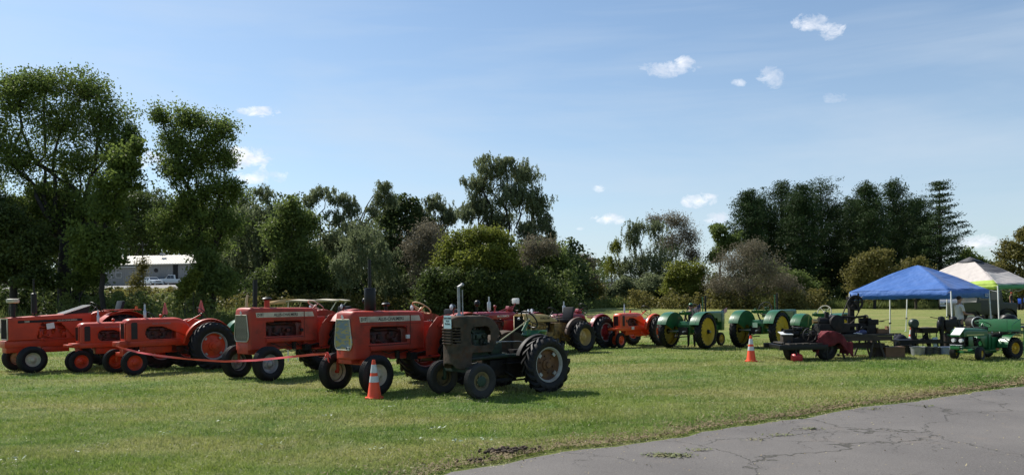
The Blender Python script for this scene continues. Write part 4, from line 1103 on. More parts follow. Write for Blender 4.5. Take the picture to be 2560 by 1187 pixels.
def levers(parent, x, z, m, n=3, seed=0, hgt=.32):
    rr = random.Random(seed); mb = MB()
    for k in range(n):
        y = rr.uniform(-.14, .14); dx = rr.uniform(-.15, .1)
        mb.tube([(x, y, z), (x + dx * .4, y, z + hgt * .6), (x + dx, y, z + hgt)], .008, 6); mb.ball((x + dx, y, z + hgt), .02, 8, 5)
    return mb.build('control_lever', m, parent)
def muffler(parent, x, y, z0, z1, r, m, body=None, cap=True, thin=.025, name='exhaust_pipe'):
    """thin pipe, fat body between body[0] and body[1], rain cap"""
    mb = MB(); pr = [(0.0, z0), (thin * 1.15, z0)]
    if body: pr += [(thin, body[0]), (r, body[0] + .02), (r, body[1] - .02), (thin, body[1])]
    pr += [(thin, z1), (thin * .8, z1), (thin * .8, z1 - .05), (0, z1 - .05)]
    mb.lathe([(a, b) for a, b in pr], (x, y, 0), 'Z', 16)
    if cap: mb.box((x - .01, y, z1 + .018), (thin * 2.6, thin * 2.2, .008), (0, -.4, 0))
    return mb.build(name, m, parent)

# ------------------------------------------------------------------ boxy tractors (two big faded ones, middle of the front row)
def boxy_tractor(label, near_front, alpha, S, model, grille_backing, hood_h, tape=False, Rf=.38, wf=.19, tf=1.42, muff='black', rimf=None, steerc=None, seat=True):
    wb = 2.28 * S
    T = place(label, 'old tractors in the front row', near_front, alpha, wb, tf)
    hw_ = .31 * S; x1 = wb + .25; x0 = x1 - 1.72 * S; zt0 = hood_h; zbot_ = .80 * S
    def ztp(x):
        z = zt0 - .03 * (x1 - x) / 1.7; d_ = x1 - x
        if d_ < .12: z -= .07 * (1 - math.sqrt(max(0, 1 - ((.12 - d_) / .12) ** 2)))
        e = x - x0
        if e < .14: z -= .09 * (1 - math.sqrt(max(0, 1 - ((.14 - e) / .14) ** 2)))
        return z
    def hwf(x):
        d_ = x1 - x
        return hw_ - (.05 * (1 - math.sqrt(max(0, 1 - ((.09 - d_) / .09) ** 2))) if d_ < .09 else 0)
    win = rrect(x1 - 1.30 * S, x1 - .40 * S, .94 * S, 1.27 * S, .035)
    def zb(x): return zbot_ - (.14 * S * max(0, min(1, (x - (x1 - .42 * S)) / .08)))
    hood = hood_shell('hood', T, M_acred, x0, x1, ztp, zb, hwf, cr=.085, hole=win, thick=.014)
    # seams, decal band and side print on both flanks
    for s in (1, -1):
        y = s * (hw_ + .004)
        bandz0, bandz1 = 1.375 * hood_h / 1.6, 1.485 * hood_h / 1.6
        xa, xb = x1 - .17 * S, x1 - 1.36 * S
        b = MB().prism([(xa, bandz0 + .0), (xa + .02, bandz1), (xb, bandz1), (xb, bandz0)], y - .003, y + .003).build('name_band', M_cream, hood)
        MB().prism([(xb - .03, bandz0), (xb - .03, bandz1), (xb - .24 * S, bandz1), (xb - .28 * S, bandz0)], y - .003, y + .003).build('name_band', M_cream, hood)
        MB().box((xa - .155 * S, y + s * .004, (bandz0 + bandz1) / 2), (.006, .002, bandz1 - bandz0)).build('band_line', M_ink, hood)
        zm = (bandz0 + bandz1) / 2
        rot = SIDE_L if s > 0 else Matrix(((1, 0, 0), (0, 0, -1), (0, 1, 0))).to_euler()
        textobj('ALLIS-CHALMERS', .088 * S, M_ink, hood, (x1 - .90 * S, y + s * .005, zm - .003), rot, bold=.0016, sx=.92)
        textobj(model, .088 * S, M_ink, hood, (xa - .078 * S, y + s * .005, zm - .003), rot, bold=.003, sx=.78)
        seams = MB(); seams.box((xb - .015, y, (zt0 + zbot_) / 2), (.008, .004, zt0 - zbot_ - .2)); seams.box(((x0 + x1) / 2 - .05, y, bandz0 - .05), (1.45 * S, .004, .006))
        seams.box((x1 - .85 * S, y, .915 * S), (.98 * S, .012, .012)); seams.build('panel_seam', M_enginer, hood)
        MB().box((x1 - .85 * S, y + s * .012, .86 * S), (.92 * S, .022, .085 * S)).build('side_rail', M_acred, hood, bevel=.006)
        MB().box((x1 - 1.28 * S, y + s * .03, 1.06 * S), (.075, .05, .075)).build('regulator_box', M_white if S < 1.02 else M_iron, hood, bevel=.004)
    # radiator grille: tapering sides
    g = MB().prism([(-hw_ * .70, .855 * S), (hw_ * .70, .855 * S), (hw_ * .90, .95 * S), (hw_ * .90, 1.02 * S), (hw_ * .72, hood_h - .17 * S), (-hw_ * .72, hood_h - .17 * S), (-hw_ * .90, 1.02 * S), (-hw_ * .90, .95 * S)], x1 - .012, x1 + .012, axis='X').build('grille', grille_backing, T)
    fr = MB(); P = [(-hw_ * .70, .85 * S), (hw_ * .70, .85 * S), (hw_ * .86, .89 * S), (hw_ * .92, .96 * S), (hw_ * .91, 1.04 * S), (hw_ * .72, hood_h - .165 * S), (-hw_ * .72, hood_h - .165 * S), (-hw_ * .91, 1.04 * S), (-hw_ * .92, .96 * S), (-hw_ * .86, .89 * S)]
    for i in range(10):
        a, b = P[i], P[(i + 1) % 10]; fr.tube([(x1 + .02, a[0], a[1]), (x1 + .02, b[0], b[1])], .013, 6)
    fr.build('grille_frame', M_cream, g)
    bar = MB().box((0, 0, 0), (.006, .0035, hood_h - 1.05 * S)).mesh('grille_bar', M_cream)
    for k in range(15): link('grille_bar', bar, g, (x1 + .020, -hw_ * .68 + hw_ * 1.36 * k / 14, (hood_h + .69 * S) / 2))
    MB().box((x1 + .028, 0, hood_h - .115 * S), (.006, .06, .085), (.785, 0, 0)).build('badge', M_silver, hood)
    if grille_backing.name.startswith('blue'):
        MB().box((x1 + .03, hw_ * .62, .885 * S), (.006, .12, .055)).build('flag_badge', M_white, g)
        MB().box((x1 + .034, hw_ * .62 + .045, .885 * S), (.004, .03, .05)).build('flag_badge', M_ink, g)
        MB().box((x1 + .034, hw_ * .62 - .045, .885 * S), (.004, .03, .05)).build('flag_badge', M_ink, g)
        MB().box((x1 + .034, hw_ * .62, .885 * S), (.004, .022, .026), (.785, 0, 0)).build('flag_badge', M_ink, g)
    engine(T, x1 - 1.32 * S, x1 - .30 * S, .78 * S, 1.34 * S, .40 * S, M_enginer, seed=int(S * 100))
    ch = MB()     # nose casting, frame and bell housing
    ch.box((x1 - .20, 0, .70 * S), (.38 * S, .46 * S, .24 * S)); ch.box((x1 - .9 * S, 0, .72 * S), (1.3 * S, .34 * S, .16 * S))
    ch.box((x0 + .1, 0, .98 * S), (.46 * S, .50 * S, .52 * S)); ch.box((x0 - .12 * S, 0, 1.05 * S), (.36 * S, .42 * S, .60 * S))
    ch.cyl((x1 - .75 * S, .24 * S, .66 * S), (x1 - .40 * S, .24 * S, .66 * S), .05, n=10); ch.box((x0 + .55, .20, .64 * S), (.5, .04, .05))
    ch.build('frame', M_acred, T, bevel=.02)
    front_axle(T, wb, tf, Rf, .60 * S, M_acred)
    Rr, wr, tr = .70 * S, .34, 1.50
    rear_axle(T, tr, Rr, M_enginer)
    for s in (1, -1):
        wheel(T, 'front_wheel', (wb, s * (tf / 2), Rf), s, Rf, Rf * .54, wf, rimf or M_cream, steer=.10)
        wheel(T, 'rear_wheel', (0, s * tr / 2, Rr), s, Rr, Rr * .56, wr, M_acred, kind='lug', style='deep', rim2=M_galv, nl=20)
        clam_fender(T, .02, Rr, Rr + .10, s * (tr / 2 - .22), s * (tr / 2 + .12), R(42), R(145), M_acred, inner=s * (tr / 2 - .22), ri=.28)
        # forward sheet of the mudguard
        MB().prism([(.15, .70 * S), (.92, .66 * S), (.93, 1.0 * S), (.84, Rr + .52), (.62, Rr + .74), (.30, Rr + .79), (.1, Rr + .7)], s * (tr / 2 - .232) - .005, s * (tr / 2 - .232) + .005).build('fender_panel', M_acred, T)
        l_ = lamp(T, (.34, s * (tr / 2 - .08), Rr + .955 - .02 * S), .068, M_blk)
        MB().cyl((.30, s * (tr / 2 - .08), Rr + .74), (.30, s * (tr / 2 - .08), Rr + .90), .014, n=8).build('lamp_bracket', M_acred, T)
    MB().box((.55, 0, .62 * S), (.9, .95, .03)).build('platform', M_acred, T, bevel=.006)
    steering(T, (x0 - .20, 0, hood_h + .03), .62, .215, steerc or M_tan, M_acred, (x0 + .10, 0, hood_h - .22))
    MB().box((x0 - .05, 0, hood_h - .19), (.16, .34, .28)).build('dash_panel', M_acred, T, bevel=.02)
    if seat:
        MB().box((.02, 0, 1.20 * S), (.46, .50, .11)).build('seat', M_vinyl, T, bevel=.03)
        MB().box((-.24, 0, 1.44 * S), (.09, .50, .30)).build('seat_back', M_vinyl, T, bevel=.03)
        MB().box((0, 0, 1.08 * S), (.2, .2, .2)).build('seat_mount', M_iron, T)
    levers(T, .45, 1.0 * S, M_blk, 3, int(S * 10), .35)
    rl = MB().ball((0, 0, 0), (.06, .075, .075), 14, 10).build('work_lamp', M_blk, T, loc=(-.38, .66, 1.70 * S)); MB().cyl((-.38, .66, 1.50 * S), (-.38, .66, 1.66 * S), .012, n=6).build('lamp_bracket', M_blk, T)
    for q in range(3): MB().tube([(x1 - .45 - .3 * q, hw_ * .7, .98), (x1 - .55 - .3 * q, hw_ * .95, .86 + .05 * q), (x1 - .85 - .25 * q, hw_ * .9, .74), (x1 - 1.2 - .2 * q, hw_ * .8, .80)], .010, 6).build('hose', M_blk, T)
    MB().tube([(x0 + .25, hw_ + .02, .70 * S), (x0 + .05, hw_ + .10, .74 * S), (x0 - .1, hw_ + .12, .60 * S)], .018, 7).box((x0 + .3, hw_ - .02, .66 * S), (.18, .14, .14)).cyl((x0 + .62, hw_ - .08, .62 * S), (x0 + .62, hw_ - .08, .80 * S), .05, n=12).build('linkage', M_iron, T)
    return T, x0, x1, hw_

M_blueg = bpy.data.materials.new('blue_yellow_screen'); M_blueg.use_nodes = True
def _blueg():
    n, l = M_blueg.node_tree.nodes, M_blueg.node_tree.links; b = n['Principled BSDF']; b.inputs['Roughness'].default_value = .6
    tc = n.new('ShaderNodeTexCoord'); mp = n.new('ShaderNodeMapping'); mp.inputs['Rotation'].default_value = (0.5, 0.5, 0); mp.inputs['Scale'].default_value = (3, 3, 9)
    l.new(tc.outputs['Object'], mp.inputs[0]); w = n.new('ShaderNodeTexNoise'); w.inputs['Scale'].default_value = 2.2; w.inputs['Detail'].default_value = 4
    l.new(mp.outputs[0], w.inputs['Vector']); r_ = n.new('ShaderNodeValToRGB'); l.new(w.outputs[0], r_.inputs[0])
    r_.color_ramp.elements[0].position = .47; r_.color_ramp.elements[0].color = (.03, .17, .33, 1)
    r_.color_ramp.elements[1].position = .55; r_.color_ramp.elements[1].color = (.42, .34, .04, 1)
    l.new(r_.outputs[0], b.inputs['Base Color'])
_blueg()
M_greyg = mat('grey_screen', (0.055, 0.058, 0.048), 0.7, c2=(0.09, 0.088, 0.07), scale=12)

# nearer one, with the blue and yellow screen
T17, x0, x1, hw_ = boxy_tractor('faded red tractor lettered D17 with a blue and yellow grille, behind the nearest orange cone', (942, 987), R(45), 1.0, 'D17', M_blueg, 1.60)
m_ = MB().lathe([(0, 1.55), (.045, 1.55), (.045, 1.60), (.105, 1.61), (.115, 1.63), (.115, 2.02), (.105, 2.045), (.03, 2.05), (.03, 2.62), (.022, 2.62), (.022, 2.5), (0, 2.5)], (x1 - .62, 0, 0), 'Z', 24).build('muffler', M_blk, T17)
MB().cyl((x1 - 1.0, 0, 1.58), (x1 - 1.0, 0, 1.69), .035, n=12).lathe([(.035, 1.68), (.085, 1.70), (.09, 1.725), (.06, 1.75), (0, 1.755)], (x1 - 1.0, 0, 0), 'Z', 16).build('air_cleaner', M_blk, T17)
# bigger one behind it
T19, x0, x1, hw_ = boxy_tractor('faded red tractor lettered D19 with a tall grey grille and black exhaust pipe', (672, 952), R(49), 1.07, 'D19', M_greyg, 1.70, Rf=.40, wf=.21, tf=1.40, rimf=M_galv, steerc=mat('pink_beige_rim', (.5, .36, .30), .5))
MB().tube([(x1 - .34, 0, 1.62), (x1 - .36, 0, 2.34)], [.052, .052], 16).cyl((x1 - .36, 0, 2.34), (x1 - .36, 0, 2.36), .058, n=16).build('exhaust_pipe', M_blk, T19)
MB().tube([(x1 - .10, .05, 1.64), (x1 - .10, .05, 1.90), (x1 - .13, .05, 2.0)], [.035, .032, .02], 12).build('breather_pipe', M_tan, T19)
MB().cyl((x1 - .66, 0, 1.66), (x1 - .66, 0, 1.88), .065, n=16).build('air_intake', M_acred, T19)
MB().lathe([(.03, 1.86), (.11, 1.88), (.12, 1.905), (.09, 1.93), (0, 1.94)], (x1 - .66, 0, 0), 'Z', 18).build('air_cleaner', M_blk, T19)

# ------------------------------------------------------------------ rounded tractors with the oval engine opening
def round_tractor(label, near_front, alpha, S, body, narrow, group, rimf, rimr, seat='pan', tri=True, stack=True, Rr=.62, letter='ALLIS-CHALMERS', tag_sign=None, tr=1.5, low_rear=False, wheelband=None, front_screen=None, dark_lens=False):
    wb = 2.05 * S; tf = (.36 if narrow else 1.22) * S
    T = place(label, group, near_front, alpha, wb, tf)
    hw_ = .225 * S; x1 = wb + .02 * S; x0 = x1 - 1.72 * S; zt0 = 1.46 * S; zb0 = .86 * S
    def ztp(x):
        z = zt0; d_ = x1 - x; e = x - x0
        if d_ < .16 * S: z -= .10 * S * (1 - math.sqrt(max(0, 1 - ((.16 * S - d_) / (.16 * S)) ** 2)))
        if e < .42 * S: z -= .36 * S * (1 - math.sqrt(max(0, 1 - ((.42 * S - e) / (.42 * S)) ** 2)))
        return z
    def hwf(x):
        d_ = x1 - x; return hw_ - (.05 * S * (1 - math.sqrt(max(0, 1 - ((.10 * S - d_) / (.10 * S)) ** 2))) if d_ < .10 * S else 0)
    xa, xb = x1 - .47 * S, x1 - 1.72 * S
    def hole(x, z):
        z0_, z1_ = .90 * S, 1.235 * S
        if x > xa or z < z0_ or z > z1_: return False
        r_ = .16 * S
        if x > xa - r_:
            zc = (z0_ + z1_) / 2; return ((x - (xa - r_)) / r_) ** 2 + ((z - zc) / ((z1_ - z0_) / 2)) ** 2 < 1
        drop = max(0, (xa - .45 * S - x)) * .42
        return z < z1_ - drop and x > xb + .02
    hood = hood_shell('hood', T, body, x0, x1, ztp, lambda x: zb0, hwf, cr=.13 * S, hole=hole, thick=.012, dz=.024, step=.026)
    # side opening in the radiator shell
    scr = front_screen or M_enginer
    for s in (1, -1):
        MB().prism([(x1 - .11 * S, .92 * S), (x1 - .11 * S, 1.33 * S), (x1 - .14 * S, 1.36 * S), (x1 - .25 * S, 1.36 * S), (x1 - .27 * S, 1.33 * S), (x1 - .27 * S, .92 * S)], s * (hw_ + .001), s * (hw_ + .006)).build('side_screen', M_greydk, hood)
        rot = SIDE_L if s > 0 else Matrix(((1, 0, 0), (0, 0, -1), (0, 1, 0))).to_euler()
        textobj(letter, .058 * S, M_sink, hood, (x1 - .90 * S, s * (hw_ + .004), 1.315 * S), rot, bold=.002, sx=1.1)
    g = bars_grille(T, x1 + .004, -hw_ * .62, hw_ * .62, .92 * S, 1.34 * S, 9, body, M_greydk, M_enginer, fr=.022)
    engine(T, x1 - 1.25 * S, x1 - .34 * S, .78 * S, 1.27 * S, .40 * S, M_enginer, seed=int(S * 77) + int(near_front[0]))
    ch = MB()
    for s in (1, -1):
        ch.box((x1 - .85 * S, s * .20 * S, .79 * S), (1.75 * S, .06, .15 * S))
    ch.box((x1 + .05, 0, .80 * S), (.30 * S, .46 * S, .13 * S)); ch.box((x1 - 1.55 * S, 0, .90 * S), (.5 * S, .40 * S, .42 * S)); ch.box((x1 - .9 * S, 0, .62 * S), (.9 * S, .26 * S, .20 * S))
    ch.box((x1 - 1.9 * S, 0, .98 * S), (.30 * S, .34 * S, .34 * S))
    ch.build('frame', body, T, bevel=.016)
    Rf = .325 * S; wf = .145 * S
    if narrow:
        mb = MB().cyl((wb, 0, Rf), (wb, 0, .80 * S), .085 * S, .10 * S, 16).cyl((wb, -tf / 2, Rf), (wb, tf / 2, Rf), .04, n=12).box((wb, 0, Rf + .08), (.16, .16, .16))
        mb.box((wb + .22 * S, 0, .80 * S), (.28 * S, .42 * S, .07 * S))
        mb.build('front_pedestal', body, T, bevel=.01)
    else:
        front_axle(T, wb, tf, Rf, .52 * S, body)
        MB().cyl((wb, 0, .52 * S), (wb, 0, .80 * S), .07, .09, 14).box((wb + .12, .13, .86 * S), (.16, .16, .05)).build('front_pedestal', body, T)
    for s in (1, -1):
        wheel(T, 'front_wheel', (wb, s * tf / 2, Rf), s, Rf, Rf * .60, wf, rimf, steer=.05)
        wheel(T, 'rear_wheel', (0, s * tr / 2, Rr), s, Rr, Rr * .56, .27 * S, rimr, kind='lug', style='deep', rim2=wheelband or M_galv, nl=20)
        clam_fender(T, 0, Rr, Rr + .07, s * (tr / 2 - .24), s * (tr / 2 - .13), R(8), R(165), body, inner=s * (tr / 2 - .24), ri=Rr * .35)
    rear_axle(T, tr, Rr, M_enginer if body != M_acbright else body, zc=.62 * S + .04)
    if stack:
        MB().lathe([(0, 1.42 * S), (.028, 1.42 * S), (.036 * S, 1.44 * S), (.036 * S, 1.66 * S), (.022, 1.68 * S), (.022, 1.84 * S), (.017, 1.84 * S), (0, 1.8 * S)], (x1 - .56 * S, 0, 0), 'Z', 14).build('exhaust_pipe', M_silver, T)
        MB().box((x1 - .575 * S, 0, 1.86 * S), (.09, .06, .012), (0, -.35, 0)).build('rain_cap', M_blk, T)
        MB().cyl((x1 - .98 * S, 0, 1.44 * S), (x1 - .98 * S, 0, 1.50 * S), .022, n=10).ball((x1 - .98 * S, 0, 1.53 * S), (.048, .048, .035), 12, 7).build('air_cleaner', body, T)
    sx_ = x1 - 1.98 * S
    steering(T, (sx_ - .16 * S, 0, 1.55 * S), .95, .215, M_blk, body, (x1 - 1.5 * S, 0, 1.22 * S), spokes=4, r=.012)
    if seat == 'pan': pan_seat(T, (-.18, 0, 1.12 * S), M_silver if body == M_acbright else body); MB().tube([(.25, 0, .8 * S), (.0, 0, .92 * S), (-.18, 0, 1.10 * S)], .022, 8).build('seat_spring', body, T)
    elif seat == 'cushion':
        MB().box((-.15, 0, 1.16 * S), (.42, .48, .10), (0, -.05, 0)).build('seat', M_vinyl, T, bevel=.03)
        MB().box((-.40, 0, 1.36 * S), (.07, .44, .32), (0, -.25, 0)).build('seat_back', M_vinyl, T, bevel=.03)
    levers(T, .35, .95 * S, body, 3, 5, .4)
    MB().tube([(.30, .24, 1.0 * S), (.26, .30, 1.34 * S)], .012, 6).build('hand_lever', body, T)
    return T, x0, x1
M_greydk = mat('dark_core', (0.020, 0.016, 0.015), 0.7, var=.3)
M_smv = mat('warning_red', (0.50, 0.07, 0.06), 0.5, var=.1)
def smv(T, loc):
    """slow vehicle triangle with clipped corners, seen from its back"""
    x, y, z = loc
    tri = [(-.03, .18), (.03, .18), (.20, -.12), (.17, -.18), (-.17, -.18), (-.20, -.12)]
    o = MB().prism([(a, b) for a, b in tri], -.004, .004, axis='X').build('warning_triangle', M_smv, T, loc=(x, y, z))
    MB().cyl((x, y, z - .42), (x, y, z + .10), .012, n=8).ball((x, y, z - .27), .04, 10, 6).build('triangle_post', M_iron, T)
TW2, a_, b_ = round_tractor('low orange red tractor with spread front wheels, the pink ribbon tied to its nose', (336, 938), R(48), 1.0, M_acor, False, 'old tractors in the front row', M_acor, M_acor, seat='pan', Rr=.66)
smv(TW2, (-.30, -.52, 1.76)); 
TW1, a_, b_ = round_tractor('orange red tractor with paired narrow front wheels, second from the left end of the row', (203, 931), R(46), .93, M_acor, True, 'old tractors in the front row', M_acor, M_acor, seat='cushion', Rr=.60)
smv(TW1, (-.55, -.3, 1.72))
TS1, a_, b_ = round_tractor('small bright orange tractor on the open grass left of the green ones', (1552, 869.5), R(45), .86, M_acbright, True, 'old tractors in the second row', M_acbright, M_acbright, seat='pan', Rr=.56, tr=1.25)
MB().box((1.1, .225, .70), (.16, .012, .11)).build('entry_card', M_white, TS1)

# ------------------------------------------------------------------ leftmost tractor, number 200
def tractor_200():
    wb, tf = 2.35, 1.35
    T = place('long flat sided orange tractor numbered 200 at the left end of the front row', 'old tractors in the front row', (81, 932), R(48), wb, tf)
    hw_ = .34; x1 = wb + .46; x0 = x1 - 2.10
    hole = lambda x, z: (.93 < z < 1.36) and (x1 - 1.30 - (1.36 - z) * .0 - .35 * (1.36 - z) / .43 < x < x1 - .82 + .12 * (1.36 - z) / .43 + .02)
    hood = hood_shell('hood', T, M_acor, x0, x1, lambda x: 1.53 + .10 * (x1 - x) / 2.0, lambda x: .90, lambda x: hw_, cr=.05, hole=hole, thick=.014)
    for s in (1, -1):
        y = s * (hw_ + .004); rot = SIDE_L if s > 0 else Matrix(((1, 0, 0), (0, 0, -1), (0, 1, 0))).to_euler()
        MB().prism([(x1 - .22, 1.375), (x1 - .22, 1.445), (x1 - 1.86, 1.475), (x1 - 1.86, 1.405)], y - .002, y + .003).build('name_band', M_blk, hood)
        textobj('ALLIS-CHALMERS', .062, M_cream, hood, (x1 - 1.46, y + s * .006, 1.432), (rot[0], rot[1] - .018 * s, rot[2]), bold=.001, sx=1.1)
        textobj('200', .07, M_cream, hood, (x1 - .44, y + s * .006, 1.412), (rot[0], rot[1] - .018 * s, rot[2]), bold=.002, sx=1.2)
        MB().box((x1 - 1.02, s * (hw_ + .02), 1.28), (.20, .012, .16), (0, .15, 0)).build('paper_sheet', M_white, hood)
    bars_grille(T, x1 + .006, -hw_ + .05, hw_ - .05, .93, 1.50, 13, M_cream, M_cream, M_greydk, fr=.03)
    engine(T, x1 - 1.5, x1 - .55, .80, 1.38, .58, M_acor, 9)
    ch = MB(); ch.box((x1 - .7, 0, .80), (1.55, .50, .20)); ch.box((x1 - .22, 0, .70), (.5, .42, .28)); ch.box((x1 - 1.2, 0, .62), (.7, .40, .18)); ch.box((x1 - 1.75, 0, .95), (.6, .55, .55))
    ch.build('frame', M_acor, T, bevel=.02)
    front_axle(T, wb, tf, .37, .56, M_acor)
    for s in (1, -1):
        wheel(T, 'front_wheel', (wb, s * tf / 2, .37), s, .37, .19, .22, M_cream)
        wheel(T, 'rear_wheel', (0, s * .85, .78), s, .78, .44, .40, M_cream, kind='lug', style='deep', rim2=M_galv)
        clam_fender(T, 0, .78, .88, s * .62, s * 1.05, R(30), R(150), M_acor, inner=s * .62, ri=.4)
    rear_axle(T, 1.7, .78, M_acor)
    muffler(T, x1 - .72, 0, 1.55, 2.62, .075, M_blk, body=(1.62, 2.22), cap=False, thin=.022)
    MB().cyl((x1 - .20, 0, 1.5), (x1 - .20, 0, 1.93), .06, n=16).build('air_stack', M_blk, T)
    MB().lathe([(.05, 1.93), (.15, 1.95), (.16, 2.00), (.15, 2.05), (.12, 2.06), (0, 2.06)], (x1 - .20, 0, 0), 'Z', 20).build('precleaner', M_cream, T)
    MB().prism([(x0 + .06, 1.61), (x0 + .70, 1.60), (x0 + .0, 1.83)], -.28, .28).build('cowl_panel', M_blk, T)
    MB().box((x0 + .36, 0, 1.735), (.76, .60, .02), (0, .325, 0)).build('cowl_top', M_chrome, T)
    steering(T, (x0 - .28, 0, 1.80), .7, .22, M_blk, M_blk, (x0 + .0, 0, 1.5))
    MB().box((.08, 0, 1.42), (.5, .5, .12)).build('seat', M_vinyl, T, bevel=.03)
    MB().box((-.22, 0, 1.78), (.09, .46, .40), (0, -.25, 0)).build('seat_back', M_vinyl, T, bevel=.03)
    MB().cyl((0, 0, 1.1), (0, 0, 1.40), .08, n=10).build('seat_mount', M_iron, T)
    MB().box((0, .80, 1.70), (.95, .36, .03)).build('fender_deck', M_acor, T, bevel=.01)
    MB().cyl((-.4, .8, 1.7), (-.4, .8, 1.80), .04, n=10).build('amber_lamp', mat('amber_lamp', (.5, .12, .02), .3), T)
    return T
tractor_200()

# ------------------------------------------------------------------ small rusty tractor in front
def rusty():
    wb, tf, tr = 1.46, 1.20, 1.46
    T = place('small rusty tractor with a green seat and a pale card on its nose', 'old tractors in the front row', (1201, 997), R(39), wb, tf)
    hw_ = .23; x1 = wb + .27; x0 = x1 - 1.04
    def ztp(x):
        z = 1.475; d_ = x1 - x; e = x - x0
        if d_ < .12: z -= .05 * (1 - math.sqrt(max(0, 1 - ((.12 - d_) / .12) ** 2)))
        if e < .40: z -= .38 * (1 - math.sqrt(max(0, 1 - ((.40 - e) / .40) ** 2)))
        return z
    def hwf(x):
        d_ = x1 - x; return hw_ - (.10 * (1 - math.sqrt(max(0, 1 - ((.14 - d_) / .14) ** 2))) if d_ < .14 else 0)
    def zb(x):
        d_ = x1 - x
        if d_ < .36: return .51 + (.10 * (1 - math.sqrt(max(0, 1 - ((.16 - d_) / .16) ** 2))) if d_ < .16 else 0) + max(0, (d_ - .30)) * 1.0
        return .80 if x > x0 + .20 else .80 + (x0 + .20 - x) * 1.9
    def hole(x, z): return rrect(x1 - .80, x1 - .36, .93, 1.28, .10)(x, z) or (x > x1 - .13 and .985 < z < 1.275 and ((z - .985) % .052) < .026)
    hood = hood_shell('hood', T, M_rust, x0, x1, ztp, zb, hwf, cr=.05, hole=hole, thick=.012, dz=.0125, step=.025)
    # nose sheet closed; slats built as single strips across the front
    MB().box((x1 + .004, 0, 1.13), (.012, .26, .32)).build('grille', M_greydk, T)
    sl = MB().box((0, 0, 0), (.05, .275, .022), (0, .35, 0)).mesh('grille_slat', M_rust)
    for k in range(6): link('grille_slat', sl, T, (x1 + .012, 0, .985 + .052 * k))
    MB().box((x1 - .30, 0, 1.12), (.03, .40, .34)).build('radiator', M_greydk, T)
    MB().box((x1 + .026, .04, 1.375), (.006, .235, .235), (0, 0, .0)).build('entry_card', mat('pale_blue_card', (.42, .58, .62), .5), T)
    fr = Matrix(((0, 0, 1), (1, 0, 0), (0, 1, 0))).to_euler()
    textobj('JOHN DEERE', .040, M_ink, T, (x1 + .031, .04, 1.445), fr, name='card_print', bold=.0012)
    textobj('1941 LA', .034, M_ink, T, (x1 + .031, .04, 1.395), fr, name='card_print', bold=.0008)
    textobj('Ward Rowe', .034, M_ink, T, (x1 + .031, .04, 1.345), fr, name='card_print', bold=.0012)
    engine(T, x1 - .86, x1 - .36, .72, 1.24, .32, M_engineg, 4)
    ch = MB(); ch.box((x1 - .75, 0, .70), (1.1, .20, .10)); ch.tube([(x1 - .2, .17, .68), (x0 - .1, .17, .70), (.1, .17, .68)], .045, 10); ch.tube([(x1 - .2, -.17, .68), (x0 - .1, -.17, .70), (.1, -.17, .68)], .045, 10)
    ch.box((x0 + .02, 0, .84), (.26, .26, .24)); ch.build('frame', M_engineg, T, bevel=.01)
    front_axle(T, wb, tf, .30, .50, M_engineg)
    M_lrim = mat('old_yellow_rim', (.20, .15, .06), .7, c2=(.10, .08, .05), scale=7)
    for s in (1, -1):
        w = wheel(T, 'front_wheel', (wb, s * tf / 2, .32), s, .32, .17, .155, M_lrim, tyre=M_tyre_old, style='flat')
        MB().lathe([(.10, .030), (.096, .055), (.06, .072), (0, .078)], axis='Y', n=20).build('hub_cap', mat('dull_green_hub', (0.03, 0.06, 0.035), 0.7, var=.4, dirt=.6) if s > 0 else M_rustrim, w)
        wheel(T, 'rear_wheel', (0, s * tr / 2, .53), s, .535, .32, .27, M_rustrim, kind='lug', style='deep', rim2=mat('chalky_rim_paint', (0.42, 0.42, 0.39), 0.6, var=.2, dirt=.5, dirtc=(.2, .15, .1)) if s > 0 else M_galv, nl=18, lug=.042)
    clam_fender(T, 0, .53, .545, tr / 2 - .26, tr / 2 - .16, R(20), R(165), M_iron, inner=tr / 2 - .26, ri=.28)
    clam_fender(T, .0, .54, .585, -(tr / 2 + .10), -.30, R(-25), R(170), M_rust, inner=-.30, ri=.04)
    rear_axle(T, tr, .53, M_iron, zc=.46)
    MB().tube([(x1 - .26, 0, 1.46), (x1 - .26, 0, 1.52)], [.06, .045], 14).tube([(x1 - .26, 0, 1.50), (x1 - .26, 0, 2.0)], [.027, .027], 12).box((x1 - .29, 0, 2.03), (.10, .06, .03), (0, .5, 0)).ball((x1 - .34, 0, 2.05), .035, 10, 6).build('exhaust_pipe', M_galv, T)
    MB().tube([(x1 - .30, .06, 1.47), (x1 - .30, .06, 1.96)], .012, 8).build('thin_rod', M_galv, T)
    MB().cyl((x1 - .62, .02, 1.47), (x1 - .62, .02, 1.50), .06, n=16).ring((x1 - .82, 0, 1.48), (0, 0, 1), .10, .012, 20, 6).build('fuel_cap', M_iron, T)
    steering(T, (-.12, .12, 1.37), .95, .20, M_blk, M_jd, (.05, .12, 1.14), spokes=3, r=.015, colr=.03)
    MB().tube([(.76, .18, .94), (-.12, .14, 1.38)], .013, 8).build('throttle_rod', mat('brassy_rod', (.42, .40, .24), .4, metal=.5), T)
    MB().tube([(.86, .20, .98), (.30, .28, .97), (.1, .30, .93)], .007, 6).build('brake_rod', M_galv, T)
    MB().cyl((-.10, .10, .60), (-.12, .10, 1.18), .035, n=12).build('seat_post', M_jd, T)
    pan_seat(T, (-.24, .12, 1.02), M_jd, w=.52, l=.48, rim=.13)
    MB().box((.35, .24, .56), (.46, .16, .02)).build('foot_rest', M_iron, T)
    levers(T, .42, .80, M_iron, 2, 8, .3)
    MB().box((-.2, .22, .62), (.02, .02, .5)).box((-.18, .26, .62), (.02, .02, .46)).build('lift_link', M_galv, T)
    return T
rusty()

